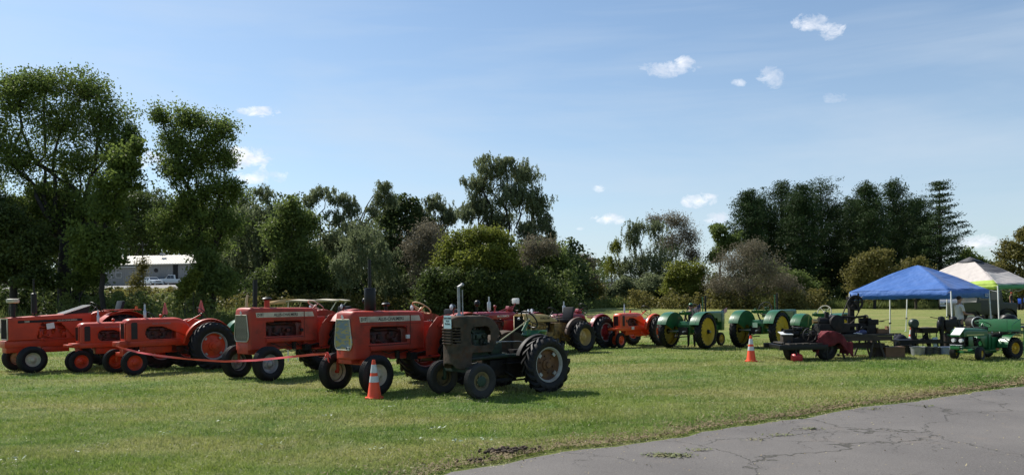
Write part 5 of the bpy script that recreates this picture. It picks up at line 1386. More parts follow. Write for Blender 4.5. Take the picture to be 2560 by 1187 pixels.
# ------------------------------------------------------------------ crimson tractors, second row
def crimson(label, near_rear, alpha, S, seatmat, white_box, letters, mirrored=False):
    wb, tr = 2.1 * S, 1.5
    T = place(label, 'old tractors in the second row', near_rear, alpha, wb, tr, front_anchor=False)
    hw_ = .21 * S; x1 = wb + .12; x0 = x1 - 1.78 * S
    def ztp(x):
        z = 1.42 * S; d_ = x1 - x; e = x - x0
        if d_ < .2: z -= .10 * (1 - math.sqrt(max(0, 1 - ((.2 - d_) / .2) ** 2)))
        if e < .2: z -= .08 * (1 - math.sqrt(max(0, 1 - ((.2 - e) / .2) ** 2)))
        return z
    hood = hood_shell('hood', T, M_farm, x0, x1, ztp, lambda x: .86 * S if x > x1 - .45 else 1.18 * S, lambda x: hw_, cr=.11 * S, thick=.012)
    rot = SIDE_L
    if letters: textobj(letters, .085 * S, M_wink, hood, (x1 - 1.15 * S, hw_ + .006, 1.27 * S), rot, bold=.001, sx=1.1)
    bars_grille(T, x1 + .006, -hw_ * .7, hw_ * .7, .9 * S, 1.3 * S, 8, M_farm, M_greydk, M_farm)
    engine(T, x1 - 1.3 * S, x1 - .45, .72 * S, 1.2 * S, .42 * S, mat('greasy_crimson_engine', (.10, .012, .014), .55, c2=(.03, .02, .016), scale=7, dirt=.6, dirtc=(.02, .015, .012), dscale=9), 14)
    ch = MB()
    for s in (1, -1): ch.box((x1 - .9 * S, s * .17, .74 * S), (1.7 * S, .05, .12))
    ch.box((x1 - 1.5 * S, 0, .92 * S), (.6 * S, .36, .44 * S)); ch.cyl((wb, 0, .3), (wb, 0, .86 * S), .09, n=14); ch.build('frame', M_farm, T, bevel=.012)
    for s in (1, -1):
        wheel(T, 'front_wheel', (wb, s * .17, .32 * S), s, .32 * S, .19 * S, .15, M_farm)
        wheel(T, 'rear_wheel', (0, s * tr / 2, .64 * S), s, .64 * S, .37 * S, .30, M_farm, kind='lug', style='deep', rim2=M_galv, nl=20)
        clam_fender(T, 0, .64 * S, .72 * S, s * (tr / 2 - .22), s * (tr / 2 - .05), R(20), R(150), M_farm, inner=s * (tr / 2 - .22), ri=.3)
    rear_axle(T, tr, .64 * S, M_farm, zc=.66 * S)
    MB().lathe([(0, 1.4 * S), (.022, 1.4 * S), (.022, 1.46 * S), (.058 * S, 1.47 * S), (.062 * S, 1.5 * S), (.062 * S, 1.72 * S), (.055 * S, 1.745 * S), (.024, 1.75 * S), (.022, 1.92 * S), (.016, 1.92 * S), (0, 1.85 * S)], (x1 - .72 * S, 0, 0), 'Z', 18).build('muffler', M_silver, T)
    MB().cyl((x1 - .98 * S, 0, 1.4 * S), (x1 - .98 * S, 0, 1.56 * S), .028, n=10).ball((x1 - .98 * S, 0, 1.59 * S), (.055, .055, .05), 12, 8).build('air_cleaner', M_farm, T)
    steering(T, (x0 - .10, 0, 1.62 * S), 1.0, .21, M_blk, M_farm, (x1 - 1.15 * S, 0, 1.42 * S), spokes=4, r=.011, colr=.014)
    MB().box((x0 + .16, 0, 1.50 * S), (.22, .16, .13), (0, -.4, 0)).box((x0 + .12, 0, 1.36 * S), (.05, .05, .3)).build('steering_support', M_farm, T, bevel=.012)
    pan_seat(T, (-.22, 0, 1.20 * S), seatmat, w=.46, l=.42, rim=.10)
    MB().tube([(.2, 0, .85 * S), (-.1, 0, .95 * S), (-.22, 0, 1.18 * S)], .022, 8).build('seat_spring', M_farm, T)
    if white_box:
        MB().box((x0 - .0, .15, 1.76), (.12, .26, .19)).build('work_lamp', M_white, T, bevel=.03)
        MB().tube([(x0 + .15, .1, 1.45), (x0 + .0, .15, 1.68)], .014, 7).tube([(x0 + .2, .16, 1.45), (x0 + .06, .2, 1.70)], .010, 7).build('lamp_bracket', M_farm, T)
    levers(T, .4, .95 * S, M_farm, 3, 3, .42)
    return T
crimson('dark crimson tractor with white hood lettering, behind the rusty tractor', (1346, 883), R(43), 1.0, M_farm, True, 'McCORMICK')
crimson('dark crimson tractor with a tan seat pad and silver muffler, behind the yellow one', (1512, 869), R(44), .90, M_tan, False, None)

# yellow industrial tractor
def yellow():
    wb, tf, tr, S = 2.15, 1.2, 1.35, 1.0
    T = place('dull yellow tractor with a black grille and black seat, behind the rusty one', 'old tractors in the second row', (1458, 880), R(43), wb, tr, front_anchor=False)
    hw_ = .25; x1 = wb + .15; x0 = x1 - 1.50
    def ztp(x): return 1.285 + .05 * (x - x0) / 1.45 - (.16 * max(0, (x0 + .55 - x) / .55) ** 1.5)
    hood = hood_shell('hood', T, M_fordy, x0, x1, ztp, lambda x: 1.06 if x < x1 - .32 else .58, lambda x: hw_, cr=.06, thick=.012, hole=rrect(x1 - .27, x1 - .10, .82, .98, .04))
    bars_grille(T, x1 + .006, -hw_ + .02, hw_ - .02, .58, 1.27, 12, M_fordy, M_blk, M_blk, fr=.02)
    MB().ball((x1 + .03, 0, 1.18), (.01, .07, .04), 14, 8).build('oval_badge', M_silver, T)
    for s in (1, -1):
        rot = SIDE_L if s > 0 else Matrix(((1, 0, 0), (0, 0, -1), (0, 1, 0))).to_euler()
        textobj('FORD 540', .10, M_ink, hood, (x1 - .92, s * (hw_ + .005), 1.18), rot, bold=.002, sx=1.0)
    MB().box((x1 - .3, 0, 1.352), (.30, .44, .014)).build('hood_cap', M_white, T, bevel=.004)
    engine(T, x1 - 1.1, x1 - .32, .62, 1.12, .46, M_enginey, 6)
    ch = MB(); ch.box((x1 - .75, 0, .62), (1.3, .32, .18)); ch.box((.55, 0, .80), (.6, .34, .42)); ch.build('frame', M_enginey, T, bevel=.015)
    front_axle(T, wb, tf, .33, .52, M_enginey)
    for s in (1, -1):
        wheel(T, 'front_wheel', (wb, s * tf / 2, .34), s, .34, .19, .18, M_fordy)
        wheel(T, 'rear_wheel', (0, s * tr / 2, .52), s, .525, .285, .34, M_fordy, kind='lug', style='deep', nl=17, lug=.045)
        clam_fender(T, 0, .52, .64, s * (tr / 2 - .26), s * (tr / 2 - .16), R(10), R(160), mat('brown_primer', (.12, .07, .05), .6, var=.3), inner=s * (tr / 2 - .24), ri=.26)
    rear_axle(T, tr, .52, M_enginey, zc=.62)
    MB().box((.26, 0, 1.06), (.48, .50, .12), (0, -.04, 0)).build('seat', M_vinyl, T, bevel=.04)
    MB().box((-.02, 0, 1.32), (.08, .46, .42), (0, -.22, 0)).build('seat_back', M_vinyl, T, bevel=.03)
    MB().box((.24, 0, .94), (.2, .3, .16)).build('seat_mount', M_iron, T)
    steering(T, (.74, 0, 1.38), .8, .20, M_blk, M_blk, (.95, 0, 1.15))
    levers(T, .5, .9, M_enginey, 3, 6, .35)
    for q, (px_, r_) in enumerate([(-.28, .055), (-.12, .07)]):
        lamp(T, (x1 - .45, px_ + .25, 1.44), r_, M_blk, name='work_lamp')
    return T
yellow()

# ------------------------------------------------------------------ green tractors seen from behind
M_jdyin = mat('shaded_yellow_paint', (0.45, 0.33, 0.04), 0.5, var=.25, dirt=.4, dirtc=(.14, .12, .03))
def green(label, near_rear, beta, S, tr=1.45, exhaust=(0.35, 0.72), Rr=.60, flagpanel=False, group='green tractors parked facing away', tl=True, steerm=None, small_front=True):
    wb = 2.0 * S
    T = place(label, group, near_rear, beta, wb, tr, away=True, front_anchor=False)
    hw_ = .24 * S; x0, x1 = .62 * S, 2.16 * S
    hood = hood_shell('hood', T, M_jd, x0, x1, lambda x: 1.24 * S, lambda x: .86 * S if x > x1 - .5 else 1.0 * S, lambda x: hw_, cr=.05, rear=True, thick=.01)
    lv = MB().box((0, 0, 0), (.016, .5 * S, .02)).mesh('radiator_slat', M_jd)
    for k in range(9): link('radiator_slat', lv, T, (x1 + .012, 0, (.82 + .045 * k) * S))
    MB().box((x1 - .12, 0, .86 * S), (.22, .50 * S, .62 * S)).build('radiator', M_jd, T, bevel=.02)
    engine(T, .7 * S, 1.6 * S, .62 * S, 1.0 * S, .44 * S, M_engineg, 3)
    ch = MB(); ch.box((1.3 * S, 0, .66 * S), (1.5 * S, .30 * S, .18 * S)); ch.box((.2, 0, .70 * S), (.75, .42 * S, .46 * S)); ch.box((-.02, 0, .80 * S), (.34, .50 * S, .12)); ch.cyl((wb, 0, .22), (wb, 0, .70 * S), .08, n=14)
    ch.build('frame', M_jd, T, bevel=.02)
    Rf = .24 * S
    for s in (1, -1):
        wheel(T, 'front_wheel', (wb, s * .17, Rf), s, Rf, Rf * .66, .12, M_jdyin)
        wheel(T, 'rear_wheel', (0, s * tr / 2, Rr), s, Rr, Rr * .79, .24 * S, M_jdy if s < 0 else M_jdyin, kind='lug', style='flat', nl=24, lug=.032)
        MB().lathe([(.085, .02), (.08, .10), (.05, .16), (0, .165)], axis='Y', n=18).build('hub', M_iron, T, loc=(0, s * tr / 2, Rr), rot=(0, 0, 0 if s > 0 else PI))
        f = clam_fender(T, -.02, Rr, Rr + .06, s * (tr / 2 - .26), s * (tr / 2 + .10), R(32), R(158), M_jd, inner=s * (tr / 2 - .26), ri=Rr * .30)
        bd = MB().tube([(-.02 + (Rr + .078) * math.cos(R(a)), s * (tr / 2 - .05), Rr + (Rr + .078) * math.sin(R(a))) for a in range(34, 158, 6)], .010, 5); bd.build('fender_bead', M_jd, f)
        MB().box((.06, s * .40, Rr), (.12, .40, .12)).build('axle_housing', M_jd, T, bevel=.02)
        MB().cyl((0, s * .3, Rr), (0, s * (tr / 2 + .20), Rr), .03, n=10).build('axle_shaft', M_silver, T)
    MB().tube([(.5, .2, 1.12 * S), (.15, .24, 1.30 * S), (-.02, .28, 1.18 * S)], .02, 8).build('grab_rail', M_jd, T)
    MB().tube([(x0 + .10, .08, 1.1 * S), (x0 + .0, .06, 1.24 * S), (x0 - .08, .05, 1.30 * S)], .022, 8).build('steering_column', M_jd, T)
    mb = MB(); mb.ring((0, 0, 0), (-.93, 0, .36), .235, .017, 30, 6)
    for k in range(4):
        a = PI / 4 + k * PI / 2; u = Vector((.36, 0, .93)); v = Vector((0, 1, 0)); mb.tube([(0, 0, 0), (u * math.cos(a) + v * math.sin(a)) * .235], .010, 5)
    mb.ball((0, 0, 0), .03, 8, 6); mb.build('steering_wheel', steerm or M_blk, T, loc=(x0 - .14, .05, 1.30 * S))
    pan_seat(T, (-.12, 0, 1.16 * S), M_jd, w=.44, l=.40, rim=.10)
    MB().tube([(-.12, 0, 1.14 * S), (-.02, 0, 1.0 * S), (.1, 0, .9 * S)], .024, 8).build('seat_spring', M_blk, T)
    for k, xx in enumerate(exhaust):
        MB().cyl((x0 + xx, -.06 + .1 * k, 1.22 * S), (x0 + xx, -.06 + .1 * k, (1.74 + .06 * k) * S), .020 + .012 * k, n=10).ball((x0 + xx, -.06 + .1 * k, (1.74 + .06 * k) * S), (.035, .035, .012), 10, 4).build('exhaust_pipe' if k else 'air_stack', M_jd if k == 0 else M_blk, T)
    d_ = MB(); d_.box((-.42, 0, .42), (.75, .06, .03)); d_.box((-.26, 0, .62), (.06, .36, .26)); d_.tube([(-.3, .2, .6), (-.75, .02, .44)], .018, 6); d_.tube([(-.3, -.2, .6), (-.75, -.02, .44)], .018, 6)
    d_.build('drawbar', M_iron, T)
    MB().cyl((-.45, -.10, Rr), (-.20, -.10, Rr), .028, n=10).build('power_shaft', M_silver, T)
    levers(T, .45, .95 * S, M_jd, 3, 4, .4)
    return T
GR1 = green('green tractor with a bright yellow wheel disc, right of the small orange one', (1765, 872), R(46), 1.02)
GR2 = green('green tractor behind the far orange cone, twin thin stacks', (1950, 871), R(44), 1.04, Rr=.615)
MB().box((-.32, 0, .80), (.02, .18, .16)).build('entry_card', mat('pale_green_card', (.45, .6, .42), .5), GR2)
GR3 = green('green tractor mostly hidden behind the engine trailer, cream steering wheel', (2106, 870), R(44), .92, steerm=M_cream, exhaust=(), Rr=.54)
GR0 = green('green tractor almost hidden behind the faded red one with the grey grille', (650, 880), R(46), 1.12, exhaust=(), group='old tractors in the second row')
# ------------------------------------------------------------------ cones
M_cone = mat('fluorescent_orange_plastic', (0.85, 0.075, 0.012), 0.45, var=.12, dirt=.25, dirtc=(.45, .08, .03), dscale=6)
M_refl = mat('reflective_collar', (0.62, 0.62, 0.62), 0.35, var=.2, scale=20)
def cone(label, px, py, rz=0.3, h=.71):
    T = thing('traffic_cone', label, 'traffic cone', G(px, py), rz, 'orange traffic cones')
    k = h / .71
    MB().prism([(.18 * math.cos(a + PI / 8) * k, .18 * math.sin(a + PI / 8) * k) for a in [i * PI / 4 for i in range(8)]], 0, .028, axis='Z').build('base', M_cone, T, bevel=.006)
    MB().lathe([(.135 * k, .026), (.125 * k, .045 * k), (.032 * k, .68 * k), (.026 * k, .705 * k), (.018 * k, .705 * k), (.02 * k, .68 * k)], n=28).build('cone_body', M_cone, T)
    rad = lambda z: (.125 + (z - .045) * (.032 - .125) / .635) * k + .003
    for a, b in ((.30, .41), (.47, .62)):
        MB().lathe([(rad(a) - .002, a * k), (rad(a), a * k), (rad(b), b * k), (rad(b) - .002, b * k)], n=28).build('reflective_collar', M_refl, T)
    return T
cone('nearest orange cone, with two silver collars, in front of the D17 tractor wheel', 936, 995, .2)
cone('orange cone standing alone on the grass in front of the green tractors', 1878, 903, .5)
c3 = cone('orange and white cone behind the forge bench under the blue tent', 2279, 872, .1)

# ------------------------------------------------------------------ ribbon
def ribbon():
    m = mat('pink_red_ribbon', (0.80, 0.085, 0.075), 0.45, var=.15, scale=4)
    K = [(290, 864, 19.3), (300, 868, 19.2), (318, 873, 19.1), (345, 880, 18.9), (400, 889, 18.5), (470, 897, 18.0), (560, 903, 17.4), (640, 900, 16.8), (720, 892, 16.1), (780, 886, 15.5), (818, 884, 15.05), (826, 892, 14.98)]
    P = [AT(*k) for k in K]; pts = []
    for a, b in zip(P[:-1], P[1:]):
        for i in range(6): pts.append(a.lerp(b, i / 6))
    pts.append(P[-1]); mb = MB(); n = len(pts)
    for i, p in enumerate(pts):
        tw = .5 * math.sin(i * .25) + .25 * math.sin(i * .9); w = .024
        u = Vector((0, -math.sin(tw), math.cos(tw))) * w; t = Vector((0, -.0015, 0))
        for q in (p - u - t, p + u - t, p + u + t, p - u + t): mb.v.append(tuple(q))
    for i in range(n - 1):
        for j in range(4): mb.f.append((i * 4 + j, i * 4 + (j + 1) % 4, i * 4 + 4 + (j + 1) % 4, i * 4 + 4 + j))
    o = mb.build('barrier_ribbon', m)
    tag(o, 'pink red plastic ribbon sagging across the front of the tractor row', 'barrier ribbon')
    e = P[-2]; k = MB()
    for a in range(5): k.tube([e, e + Vector((.02 * math.cos(a * 2), -.04, .03 * math.sin(a * 2))), e + Vector((.05 * math.cos(a * 1.7), -.03, -.05 - .03 * a))], [.012, .02, .008], 5)
    k.ball(e, .035, 8, 6); k.build('knot', m, o)
ribbon()

# ------------------------------------------------------------------ tan canopy behind the front row
def tan_canopy():
    d = 24.0; a = AT(690, 752, d); b = AT(862, 750, d); w = (b.x - a.x)
    T = thing('sunshade_canopy', 'flat tan canvas sunshade on thin bent poles behind the two big faded red tractors', 'canopy', ((a.x + b.x) / 2, d, 0), 0)
    m = mat('tan_canvas', (.50, .44, .33), .8, var=.15, scale=3); m2 = mat('orange_tan_canvas', (.55, .36, .16), .8, var=.15)
    z = a.z; h = w / 2; mb = MB()
    n = 14
    for i in range(n + 1):
        x = -h * .5 + 1.5 * h * i / n; sag = .03 * math.sin(i * .9)
        for (y, dz) in ((-.8, -.05), (-.8, .0), (0, .03), (.8, 0), (.8, -.05)): mb.v.append((x, y, z + dz + sag * .4 - (.06 if y == 0 and i in (0, n) else 0)))
    for i in range(n):
        for j in range(4): mb.f.append((i * 5 + j, i * 5 + j + 1, i * 5 + 6 + j, i * 5 + 5 + j))
    o = mb.build('canvas', m, T); md = o.modifiers.new('t', 'SOLIDIFY'); md.thickness = .01
    o = MB().add([(-h, -.75, z - .02), (-h * .5, -.8, z + .05), (-h * .5, .8, z + .05), (-h, .75, z - .02), (-h, -.75, z - .12), (-h * .5, -.8, z - .1)], [(0, 1, 2, 3), (0, 4, 5, 1)]).build('end_flap', m2, T); md = o.modifiers.new('t', 'SOLIDIFY'); md.thickness = .01
    for sx_ in (-.9, .9):
        for y in (-.7, .7): MB().tube([(sx_ * h * (.5 if sx_ < 0 else 1), y, z - .05), (sx_ * h * .62, y * .7, z - .55), (sx_ * h * .6, y * .7, -.02)], .018, 7).build('pole', M_white, T)
tan_canopy()

# ------------------------------------------------------------------ engine trailer and benches
M_wood = mat('weathered_wood', (.060, .050, .040), .85, var=.5, scale=5, bump=.4)
M_crate = mat('brown_plywood', (.20, .105, .050), .7, var=.35, scale=4, bump=.2)
M_crated = mat('dark_plywood', (.045, .030, .021), .75, var=.35, scale=4, bump=.2)
M_redcl = mat('dark_red_cloth', (.15, .014, .020), .9, var=.5, scale=5)
def heading_frame(px, py, a=R(8)): return G(px, py), a
def flywheel(parent, c, Rw, axis='Y', w=.06, sp=6, m=None, name='flywheel'):
    mb = MB(); r = Rw
    mb.lathe([(r, -w / 2), (r, w / 2), (r - .045, w / 2), (r - .05, 0), (r - .045, -w / 2)], axis='Y', n=32, closed=True)
    mb.cyl((0, -w * .7, 0), (0, w * .7, 0), .055, n=12)
    for k in range(sp):
        a = 2 * PI * k / sp; mb.tube([(.04 * math.cos(a), 0, .04 * math.sin(a)), ((r - .04) * math.cos(a + .12), 0, (r - .04) * math.sin(a + .12))], .018, 6)
    return mb.build(name, m or M_iron, parent, loc=c)
def trailer():
    L = G(1962, 897); Rr_ = G(2085, 903)
    T = thing('trailer', 'low black steel trailer carrying an old stationary engine, dark red cloth over its near wheel', 'trailer', ((L.x + Rr_.x) / 2, (L.y + Rr_.y) / 2 + .1, 0), 0)
    o = T.location
    def q(px, py, d): return AT(px, py, d) - o
    d0 = L.y - .35
    f = MB(); x0 = q(1932, 862, d0).x; x1 = q(2050, 862, d0).x; zb = q(1980, 865, d0).z
    f.box(((x0 + x1) / 2, -.42, zb), (x1 - x0, .08, .13)); f.box(((x0 + x1) / 2, .85, zb), (x1 - x0, .08, .13))
    for k in range(4): f.box((x0 + (x1 - x0) * (k + .5) / 4, .2, zb), (.07, 1.2, .10))
    f.box((x1 + .5, .85, zb + .06), (1.1, .07, .10))
    f.box((.2, .3, .30), (1.6, .07, .08)); f.tube([(x0 + .45, -.42, .05), (x0 + .45, -.42, zb)], .022, 8); f.tube([(x1 - .02, -.42, 0), (x1 - .02, -.42, zb)], .028, 8)
    f.build('frame', M_blk, T, bevel=.008)
    pl = MB().box((0, 0, 0), (.17, 1.25, .03)).mesh('plank', M_wood)
    n = int((x1 - x0 - .3) / .19)
    for k in range(n): link('plank', pl, T, (x0 + .35 + .19 * k, .2, zb + .085 + .004 * (k % 3)))
    M_trim = mat('black_trailer_rim', (.02, .02, .02), .5)
    w1 = wheel(T, 'wheel', (q(1966, 880, L.y).x, .05, .31), -1, .315, .19, .16, M_trim, tyre=M_tyre_old, style='flat'); w1.rotation_euler = (0, 0, PI + .62)
    w2 = wheel(T, 'wheel', (q(2085, 880, Rr_.y).x, -.15, .33), -1, .33, .19, .18, M_trim, style='flat'); w2.rotation_euler = (0, 0, PI + .35)
    # cloth over the near wheel
    mb = MB(); n, m_ = 26, 12; rr = random.Random(3); cx_ = q(2090, 880, Rr_.y).x
    for i in range(n + 1):
        a = R(200) - R(225) * i / n
        for j in range(m_ + 1):
            y = -.34 + .42 * j / m_; fold = .02 * math.sin(i * 1.3 + j * .5) + .014 * math.sin(i * 2.9)
            r = .37 + fold; z = .35 + r * math.sin(a) * 1.15
            if j == 0: z -= .05 + .03 * math.sin(i * 1.1)
            if j < 3: r += .02 * math.sin(i * 1.9)
            mb.v.append((cx_ + r * math.cos(a) * (.92 if j > 2 else 1.0) + (.08 if a < 0 else 0), y - (.05 if j == 0 else 0), max(.05, z)))
    for i in range(n):
        for j in range(m_): mb.f.append((i * (m_ + 1) + j, i * (m_ + 1) + j + 1, (i + 1) * (m_ + 1) + j + 1, (i + 1) * (m_ + 1) + j))
    cl = mb.build('wheel_cover_cloth', M_redcl); cl.location = o; md = cl.modifiers.new('t', 'SOLIDIFY'); md.thickness = .012
    # hanging front of the cloth
    tag(cl, 'dark red cloth draped over the near trailer wheel', 'cloth')
    h = MB(); k0 = 14
    for i in range(k0 + 1):
        x = cx_ - .40 + .95 * i / k0
        for j in range(7):
            t = j / 6; top = .36 + .44 * math.sqrt(max(0.02, 1 - ((x - cx_) / .42) ** 2)) if x < cx_ + .36 else .50
            u_ = i / k0; bot = .50 - .12 * math.sin(u_ * 5) if u_ < .62 else .50 - .42 * (u_ - .62) / .38
            h.v.append((x, -.40 + .03 * math.sin(i * 1.7) - .02 * t, top + (bot - top) * t))
    for i in range(k0):
        for j in range(6): h.f.append((i * 7 + j, i * 7 + j + 1, i * 7 + 8 + j, i * 7 + 7 + j))
    h_ = h.build('hanging_fold', M_redcl, cl); md = h_.modifiers.new('t', 'SOLIDIFY'); md.thickness = .012
    # hit and miss engine on it
    ex0 = q(2042, 820, Rr_.y).x; E = thing('stationary_engine', 'old stationary engine with two spoked flywheels on the black trailer', 'engine', (o.x + ex0, o.y, zb + .10), 0)
    E.scale = (.66, .66, .70); ex = 0
    b = MB(); b.box((ex - .15, .1, .10), (1.0, .42, .16)); b.box((ex - .10, .1, .26), (.46, .34, .20)); b.cyl((ex - .35, .1, .34), (ex - .78, .1, .34), .12, n=16); b.cyl((ex - .5, .1, .42), (ex - .5, .1, .60), .07, .09, 14)
    b.cyl((ex - .98, .0, .46), (ex - .62, .0, .46), .075, n=14); b.box((ex + .28, .12, .30), (.22, .3, .30)); b.tube([(ex - .2, -.05, .42), (ex + .2, -.05, .50), (ex + .36, -.05, .62)], .02, 7)
    b.build('engine_block', M_iron, E, bevel=.012)
    flywheel(E, (ex - .02, -.30, .30), .29, w=.07); flywheel(E, (ex + .02, .46, .30), .29, w=.07)
    MB().cyl((ex, -.34, .30), (ex, .5, .30), .028, n=10).build('crankshaft', M_silver, E)
    MB().box((ex - .86, .05, .17), (.40, .36, .28)).build('battery_box', M_crated, E, bevel=.01)
    MB().box((ex - .92, -.02, .38), (.50, .42, .018), (.22, .02, 0)).build('notice_board', M_white, E)
    MB().ball((ex - .30, .3, .52), (.20, .20, .10), 14, 8).box((ex - .3, .3, .45), (.3, .3, .1)).build('cooling_hopper', M_iron, E)
    g = thing('gas_can', 'squat red fuel can on the grass under the black trailer', 'fuel can', G(1992, 902), 0)
    MB().lathe([(0, 0), (.145, 0), (.155, .02), (.155, .15), (.12, .19), (.04, .205), (.035, .23), (0, .235)], n=22).build('can_body', mat('red_can_paint', (.45, .02, .03), .45, dirt=.2), g)
    MB().tube([(-.08, 0, .19), (-.05, 0, .25), (.05, 0, .25), (.08, 0, .19)], .008, 6).build('handle', M_blk, g)
trailer()
def bench():
    """long wooden wagon bed on trestles with belt driven machines"""
    a = G(2040, 905); d = a.y + 1.35
    def q(px, py, dd=None): return AT(px, py, dd or d)
    T = thing('workbench', 'long dark wooden wagon bed on trestle legs, loaded with old machines, right of the trailer', 'workbench', (q(2125, 840).x, d, 0), 0)
    o = T.location; xl, xr = q(2042, 840).x - o.x, q(2212, 840).x - o.x; zt_ = q(2125, 836).z
    pl = MB().box((0, 0, 0), (xr - xl, .17, .05)).mesh('plank', M_wood)
    for k in range(6): link('plank', pl, T, (0 + (xl + xr) / 2, -.45 + .18 * k, zt_ + .003 * (k % 2)))
    MB().box(((xl + xr) / 2, -.50, zt_ - .09), (xr - xl - .1, .05, .12)).box(((xl + xr) / 2, .42, zt_ - .09), (xr - xl - .1, .05, .12)).box(((xl + xr) / 2, -.05, zt_ - .30), (xr - xl - .3, .5, .12)).build('frame_rail', M_crated, T)
    for x in (xl + .35, xr - .45):
        for s in (-1, 1): MB().tube([(x + .05 * s, -.42, zt_ - .1), (x + .22 * s, -.48, 0)], .028, 6).build('trestle_leg', M_wood, T)
        for s in (-1, 1): MB().tube([(x + .05 * s, .38, zt_ - .1), (x + .22 * s, .44, 0)], .028, 6).build('trestle_leg', M_wood, T)
    MB().box((xr + .1, -.3, zt_ + .02), (.40, .05, .03)).build('bench_hook', M_iron, T)
    # tall flywheel press
    P = thing('drill_press', 'tall belt driven machine with a big flywheel against the blue tent edge', 'machine', (q(2128, 800).x, d, zt_ + .03), 0)
    Hh = q(2130, 740).z - zt_
    m = MB(); m.box((.0, 0, Hh * .46), (.13, .16, Hh * .92)); m.box((0, 0, .05), (.5, .4, .10)); m.box((.05, -.02, Hh * .92), (.34, .12, .07)); m.cyl((.20, -.02, Hh * .55), (.20, -.02, Hh * 1.05), .025, n=8)
    m.tube([(-.06, 0, Hh * .5), (-.10, 0, Hh * .05)], .04, 8); m.box((.06, -.04, Hh * .70), (.16, .16, .22)); m.build('machine_frame', M_iron, P, bevel=.01)
    flywheel(P, (.06, -.15, Hh * .80), .215, w=.05, sp=5)
    MB().tube([(-.14, -.15, Hh * .86), (-.42, -.15, Hh * .25), (-.55, -.15, .1)], .018, 5).tube([(.24, -.15, Hh * .72), (.02, -.15, Hh * .35), (-.32, -.15, .1)], .014, 5).build('drive_belt', M_wood, P)
    m = MB(); m.box((.30, 0, .15), (.26, .24, .28)); m.cyl((.20, -.05, .36), (.40, -.05, .36), .075, n=14); m.cyl((.34, -.12, .46), (.40, -.05, .46), .065, n=16); m.tube([(.3, -.1, .3), (.36, -.08, .46)], .03, 8); m.box((.26, -.1, .42), (.2, .06, .03))
    m.build('electric_motor', M_iron, P, bevel=.012)
    MB().ball((.37, -.12, .46), (.035, .05, .05), 14, 9).build('gauge', mat('brass', (.42, .30, .14), .35, metal=.8), P)
    # small gas engine left on the bench
    E = thing('stationary_engine', 'low dark engine lying on the left end of the wooden bench', 'engine', (q(2078, 810).x, d - .05, zt_ + .03), 0); E.scale = (1.2, 1.2, 1.35)
    m = MB(); m.box((0, 0, .12), (.70, .34, .18)); m.cyl((-.32, 0, .25), (.05, 0, .25), .10, n=14); m.cyl((.05, -.2, .24), (.05, .2, .24), .16, n=18); m.box((.38, 0, .18), (.34, .24, .08)); m.cyl((-.12, 0, .3), (-.12, 0, .46), .05, n=10); m.tube([(.1, -.1, .36), (.5, -.1, .34), (.75, -.1, .36)], .025, 7)
    m.build('engine_block', M_iron, E, bevel=.012); MB().cyl((-.36, -.03, .27), (-.46, -.03, .27), .05, n=12).build('oil_cup', mat('brass', (.42, .30, .14)), E)
    # grinder and vice
    VS = .72; V = thing('bench_grinder', 'hand grinder and vice with long bars at the right end of the wooden bench', 'grinder', (q(2172, 815).x, d - .1, zt_ + .03), 0)
    m = MB(); m.box((0, 0, .18), (.26, .24, .36)); m.box((.04, 0, .44), (.34, .26, .20)); m.box((.22, 0, .46), (.46, .06, .035)); m.tube([(.3, 0, .47), (.62, -.02, .54)], .010, 6); m.cyl((-.05, 0, .5), (-.05, 0, .60), .10, .07, 14); m.tube([(-.3, -.05, .52), (-.05, -.05, .50)], .012, 6)
    V.scale = (.85, .85, .72); m.build('vice_body', M_iron, V, bevel=.012); m = MB().lathe([(.06, -.035), (.15, -.035), (.155, 0), (.15, .035), (.06, .035)], axis='Y', n=26, closed=True); m.build('grinding_wheel', M_iron, V, loc=(-.28, -.20, .17))
    C = thing('open_box', 'small open wooden tool box on the right end of the wooden bench', 'box', (q(2198, 830).x, d - .15, zt_ + .03), 0)
    m = MB(); m.box((0, 0, .01), (.30, .22, .02)); m.box((-.15, 0, .08), (.02, .22, .16)); m.box((.15, 0, .10), (.02, .22, .2)); m.box((0, -.11, .06), (.30, .02, .10)); m.box((0, .11, .06), (.3, .02, .12)); m.build('box_sides', M_crate, C)
    bag = thing('cleaning_rags', 'crumpled blue rags and paper on the wooden bench', 'rags', (q(2142, 830).x, d - .38, zt_ + .03), 0)
    MB().ball((0, 0, .05), (.11, .08, .07), 9, 6).ball((-.12, 0, .03), (.10, .07, .04), 8, 5).build('rag', mat('blue_rag', (.06, .07, .16), .9, var=.4, scale=20), bag); MB().box((-.16, -.04, .02), (.18, .12, .02), (0, .1, .3)).build('paper', M_white, bag)
    # crates on the grass
    for (px, py, w_, h_, dp, mm, lab) in ((2206, 893, .36, .31, .4, M_crated, 'dark wooden crate under the right end of the bench'), (2239, 894, .52, .28, .36, M_crate, 'orange brown plywood crate on the grass, right of the darker one'), (2187, 873, .16, .46, .4, M_crated, 'narrow upright board box leaning beside the dark crate')):
        p = G(px, py); c = thing('crate', lab, 'crate', p, -.05, 'wooden crates on the grass')
        m = MB(); m.box((0, dp / 2, .012), (w_, dp, .024)); m.box((0, .012, h_ / 2), (w_, .022, h_)); m.box((0, dp - .012, h_ / 2), (w_, .022, h_)); m.box((-w_ / 2 + .011, dp / 2, h_ / 2), (.02, dp - .05, h_)); m.box((w_ / 2 - .011, dp / 2, h_ / 2), (.02, dp - .05, h_)); m.build('crate_sides', mm, c)
        MB().box((0, dp / 2, h_ + .012), (w_ + .02, dp + .02, .02)).build('lid', mm, c)
    p = G(2126, 890); c = thing('sledge_hammer', 'long handled tool lying on the grass under the bench', 'tool', p, -.25)
